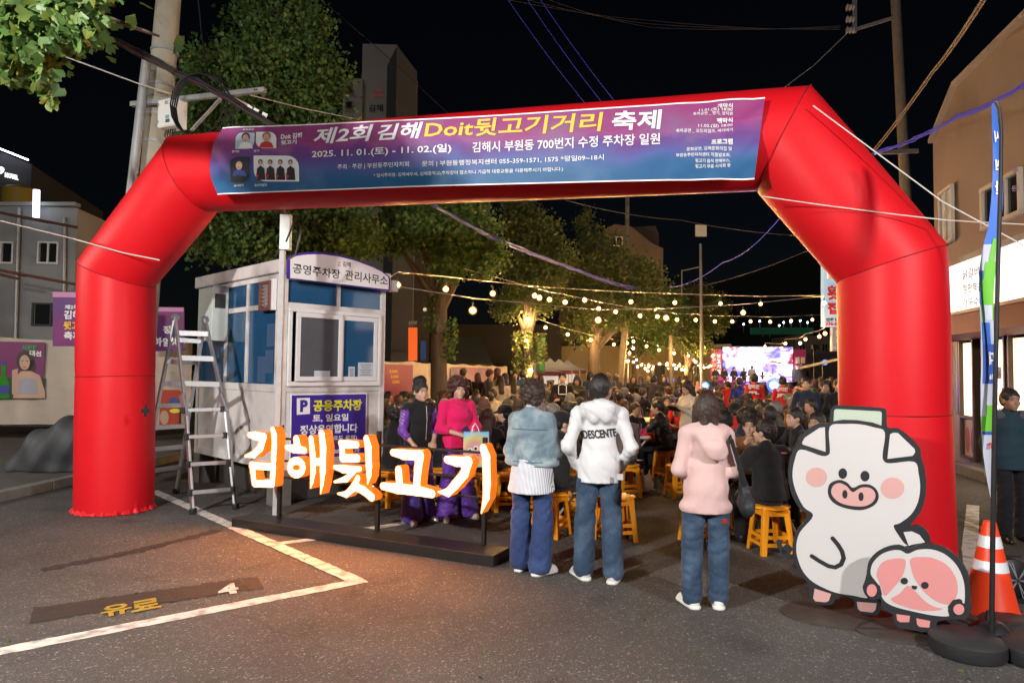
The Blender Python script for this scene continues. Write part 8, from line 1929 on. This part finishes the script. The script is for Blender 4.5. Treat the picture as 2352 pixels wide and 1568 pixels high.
def far(base, x, y, ang, H=1.66, label=None, top=None, hair=None, style=None, z=0, group=None, bot=None):
    style = style or random.choice(('short', 'short', 'bob', 'curly', 'long') if base == 'sit' else ('short', 'short', 'bob', 'long')); t = top or random.choice(TW_); h = random.choice((0, 0, 0, 1, 1, 2, 3, 4)) if hair is None else hair
    o = link('person', FM_[(base, style)]); place(o, x, y, ang, H, z=z)
    for i, m_ in ((0, random.choice(SKIN)), (1, t[0]), (2, bot or random.choice((DKTR, DKTR, JEAN, CHAR))), (3, HAIR[h])): o.material_slots[i].link = 'OBJECT'; o.material_slots[i].material = m_
    hn = ('black', 'dark', 'brown', 'grey', 'reddish')[h]
    px_ = 1176 + x / y * 1568
    where = [n_ for lim, n_ in ((1000, 'beside the booth'), (1110, 'behind the fuchsia woman'), (1200, 'left of the denim jacket'), (1310, 'behind the denim jacket'), (1400, 'behind the white windbreaker'), (1480, 'below the brown pole'), (1580, 'along the aisle'), (1680, 'behind the pink hoodie'), (1780, 'in front of the screen'), (9999, 'above the pig board')) if px_ < lim][0]
    LASTL[0] = label or '%s haired %sperson, %s%s top, %s in the %s rows %s' % (hn, {'short': '', 'bob': 'bobbed ', 'curly': 'curly ', 'long': 'long-tressed '}[style], '', t[1], 'seated' if base == 'sit' else 'standing', 'near' if y < 12.5 else 'second' if y < 16 else 'middle' if y < 22 else 'back' if y < 32 else 'last', where)
    tag(o, LASTL[0], 'person', group or ('seated spectators before the stage' if base == 'sit' else 'standing people around the crowd')); return o
rr_ = random.Random(5)
Y = 9.6; row = 0
while Y < 34:
    px0 = 885 if Y < 16 else 1085 + (Y - 16) * 3.2; px1 = 1905 if Y < 30 else 1840
    x, x1 = gx(px0, Y) + rr_.uniform(0, .4), gx(px1, Y)
    stp = .72 if Y < 22 else .86 + (Y - 22) * .022
    while x < x1:
        xx, yy = x + rr_.uniform(-.14, .14), Y + rr_.uniform(-.28, .28); px = 1176 + xx / yy * 1568
        if all((xx - a) ** 2 + (yy - b) ** 2 > .34 for a, b in occ) and not (1455 < px < 1600 and yy < 12.9) and not (yy < 11.2 and 1330 < px < 1460) and all((xx - t.location.x) ** 2 + (yy - t.location.y) ** 2 > .3 for t in (B_ for B_ in TREES)):
            far('sit', xx, yy, rr_.choice((0, 5, -10, 20, -25, 60, -60, 85, -85, 110, -110, 150, 190, -150)), rr_.uniform(1.58, 1.74)); occ.append((xx, yy))
            if yy < 14.5: stool(xx, yy, rr_.uniform(-40, 40), 'yellow stool under the ' + ' '.join(LASTL[0].split()[:12]))
        x += stp * 1.13
    Y += 1.16 if Y < 20 else 1.75 + (Y - 20) * .03; row += 1
for px, Y, H_ in ((1018, 17.5, 1.72), (1065, 18.5, 1.78), (1125, 18, 1.76), (1143, 19.5, 1.8), (1185, 21, 1.74), (1160, 20, 1.66), (1098, 20.5, 1.66), (1200, 19, 1.74), (1242, 21, 1.62), (1228, 24, 1.7), (1356, 20, 1.74), (1372, 22, 1.66), (1398, 24, 1.7), (1415, 25, 1.66), (1455, 22, 1.64), (1472, 25, 1.62), (1502, 19, 1.64), (1525, 24, 1.66), (1490, 29, 1.66), (1560, 30, 1.6), (1600, 33, 1.6), (1640, 31, 1.62), (1575, 33, 1.66), (1870, 20, 1.6), (1885, 24, 1.64), (1910, 27, 1.66), (1840, 22, 1.6), (1900, 18, 1.6), (1625, 25, 1.5)):
    far('stand', gx(px, Y), Y, rr_.choice((0, 20, -30, 60, -70, 170)), H_)
for px, Y in ((1178, 17.5), (1150, 17)): far('stand', gx(px, Y), Y, 20, 1.6, 'woman in a pale cream cardigan standing behind the seated crowd', top=(CREAM, 'cream', 1), hair=1, style='long')
# performers
SEQ = mat('sequin_dress_glow', (.10, .015, .05), rough=.25, metal=.4, var=.9, vs=70, bump=.5, bs=120, emit=(.6, .12, .3), es=.22)  # pink glow put into the sequins to brighten the singers
for k in range(9):
    px = 1642 + k * 11 + rr_.uniform(-2, 2); y = 49.0 + (k % 2) * .9; o = far('stand', gx(px, y), y, 180, 1.64, 'choir woman in a sequinned dress holding a song folder on the stage', top=(BLK, 'black', 1), hair=0, style='bob', z=zst, group='choir women on the stage', bot=SEQ)
for k in range(10):
    px = 1750 + k * 11 + rr_.uniform(-2, 2); y = 49.0 + (k % 2) * .9; o = far('stand', gx(px, y), y, 180, 1.72, 'choir man in a black suit holding a song folder on the stage', top=(BLK, 'black', 1), hair=0, style='short', z=zst, group='choir men on the stage')
far('stand', gx(1727, 47.6), 47.6, 0, 1.76, 'conductor in a grey coat with his back to the crowd before the screen', top=(GREY, 'grey', 1), hair=0, style='short', z=zst)
# fallen leaves and grit on the ground
for k in range(60):
    px, py = rr_.uniform(0, 2300), rr_.uniform(1180, 1560); p = G(px, py, .006); a = rr_.uniform(0, 6)
    o = link('fallen_leaf', protos[k % 6], None, tuple(p)); o.scale = (.45, .45, .45); o.rotation_euler = (R(90) + rr_.uniform(-.2, .2), 0, a); tag(o, 'small yellow green ginkgo leaf fallen on the asphalt', 'leaf', 'fallen ginkgo leaves')
for k_, (o, u_) in PR.items():
    if not u_:
        for c in list(KIDS(o)): bpy.data.objects.remove(c)
        bpy.data.objects.remove(o)
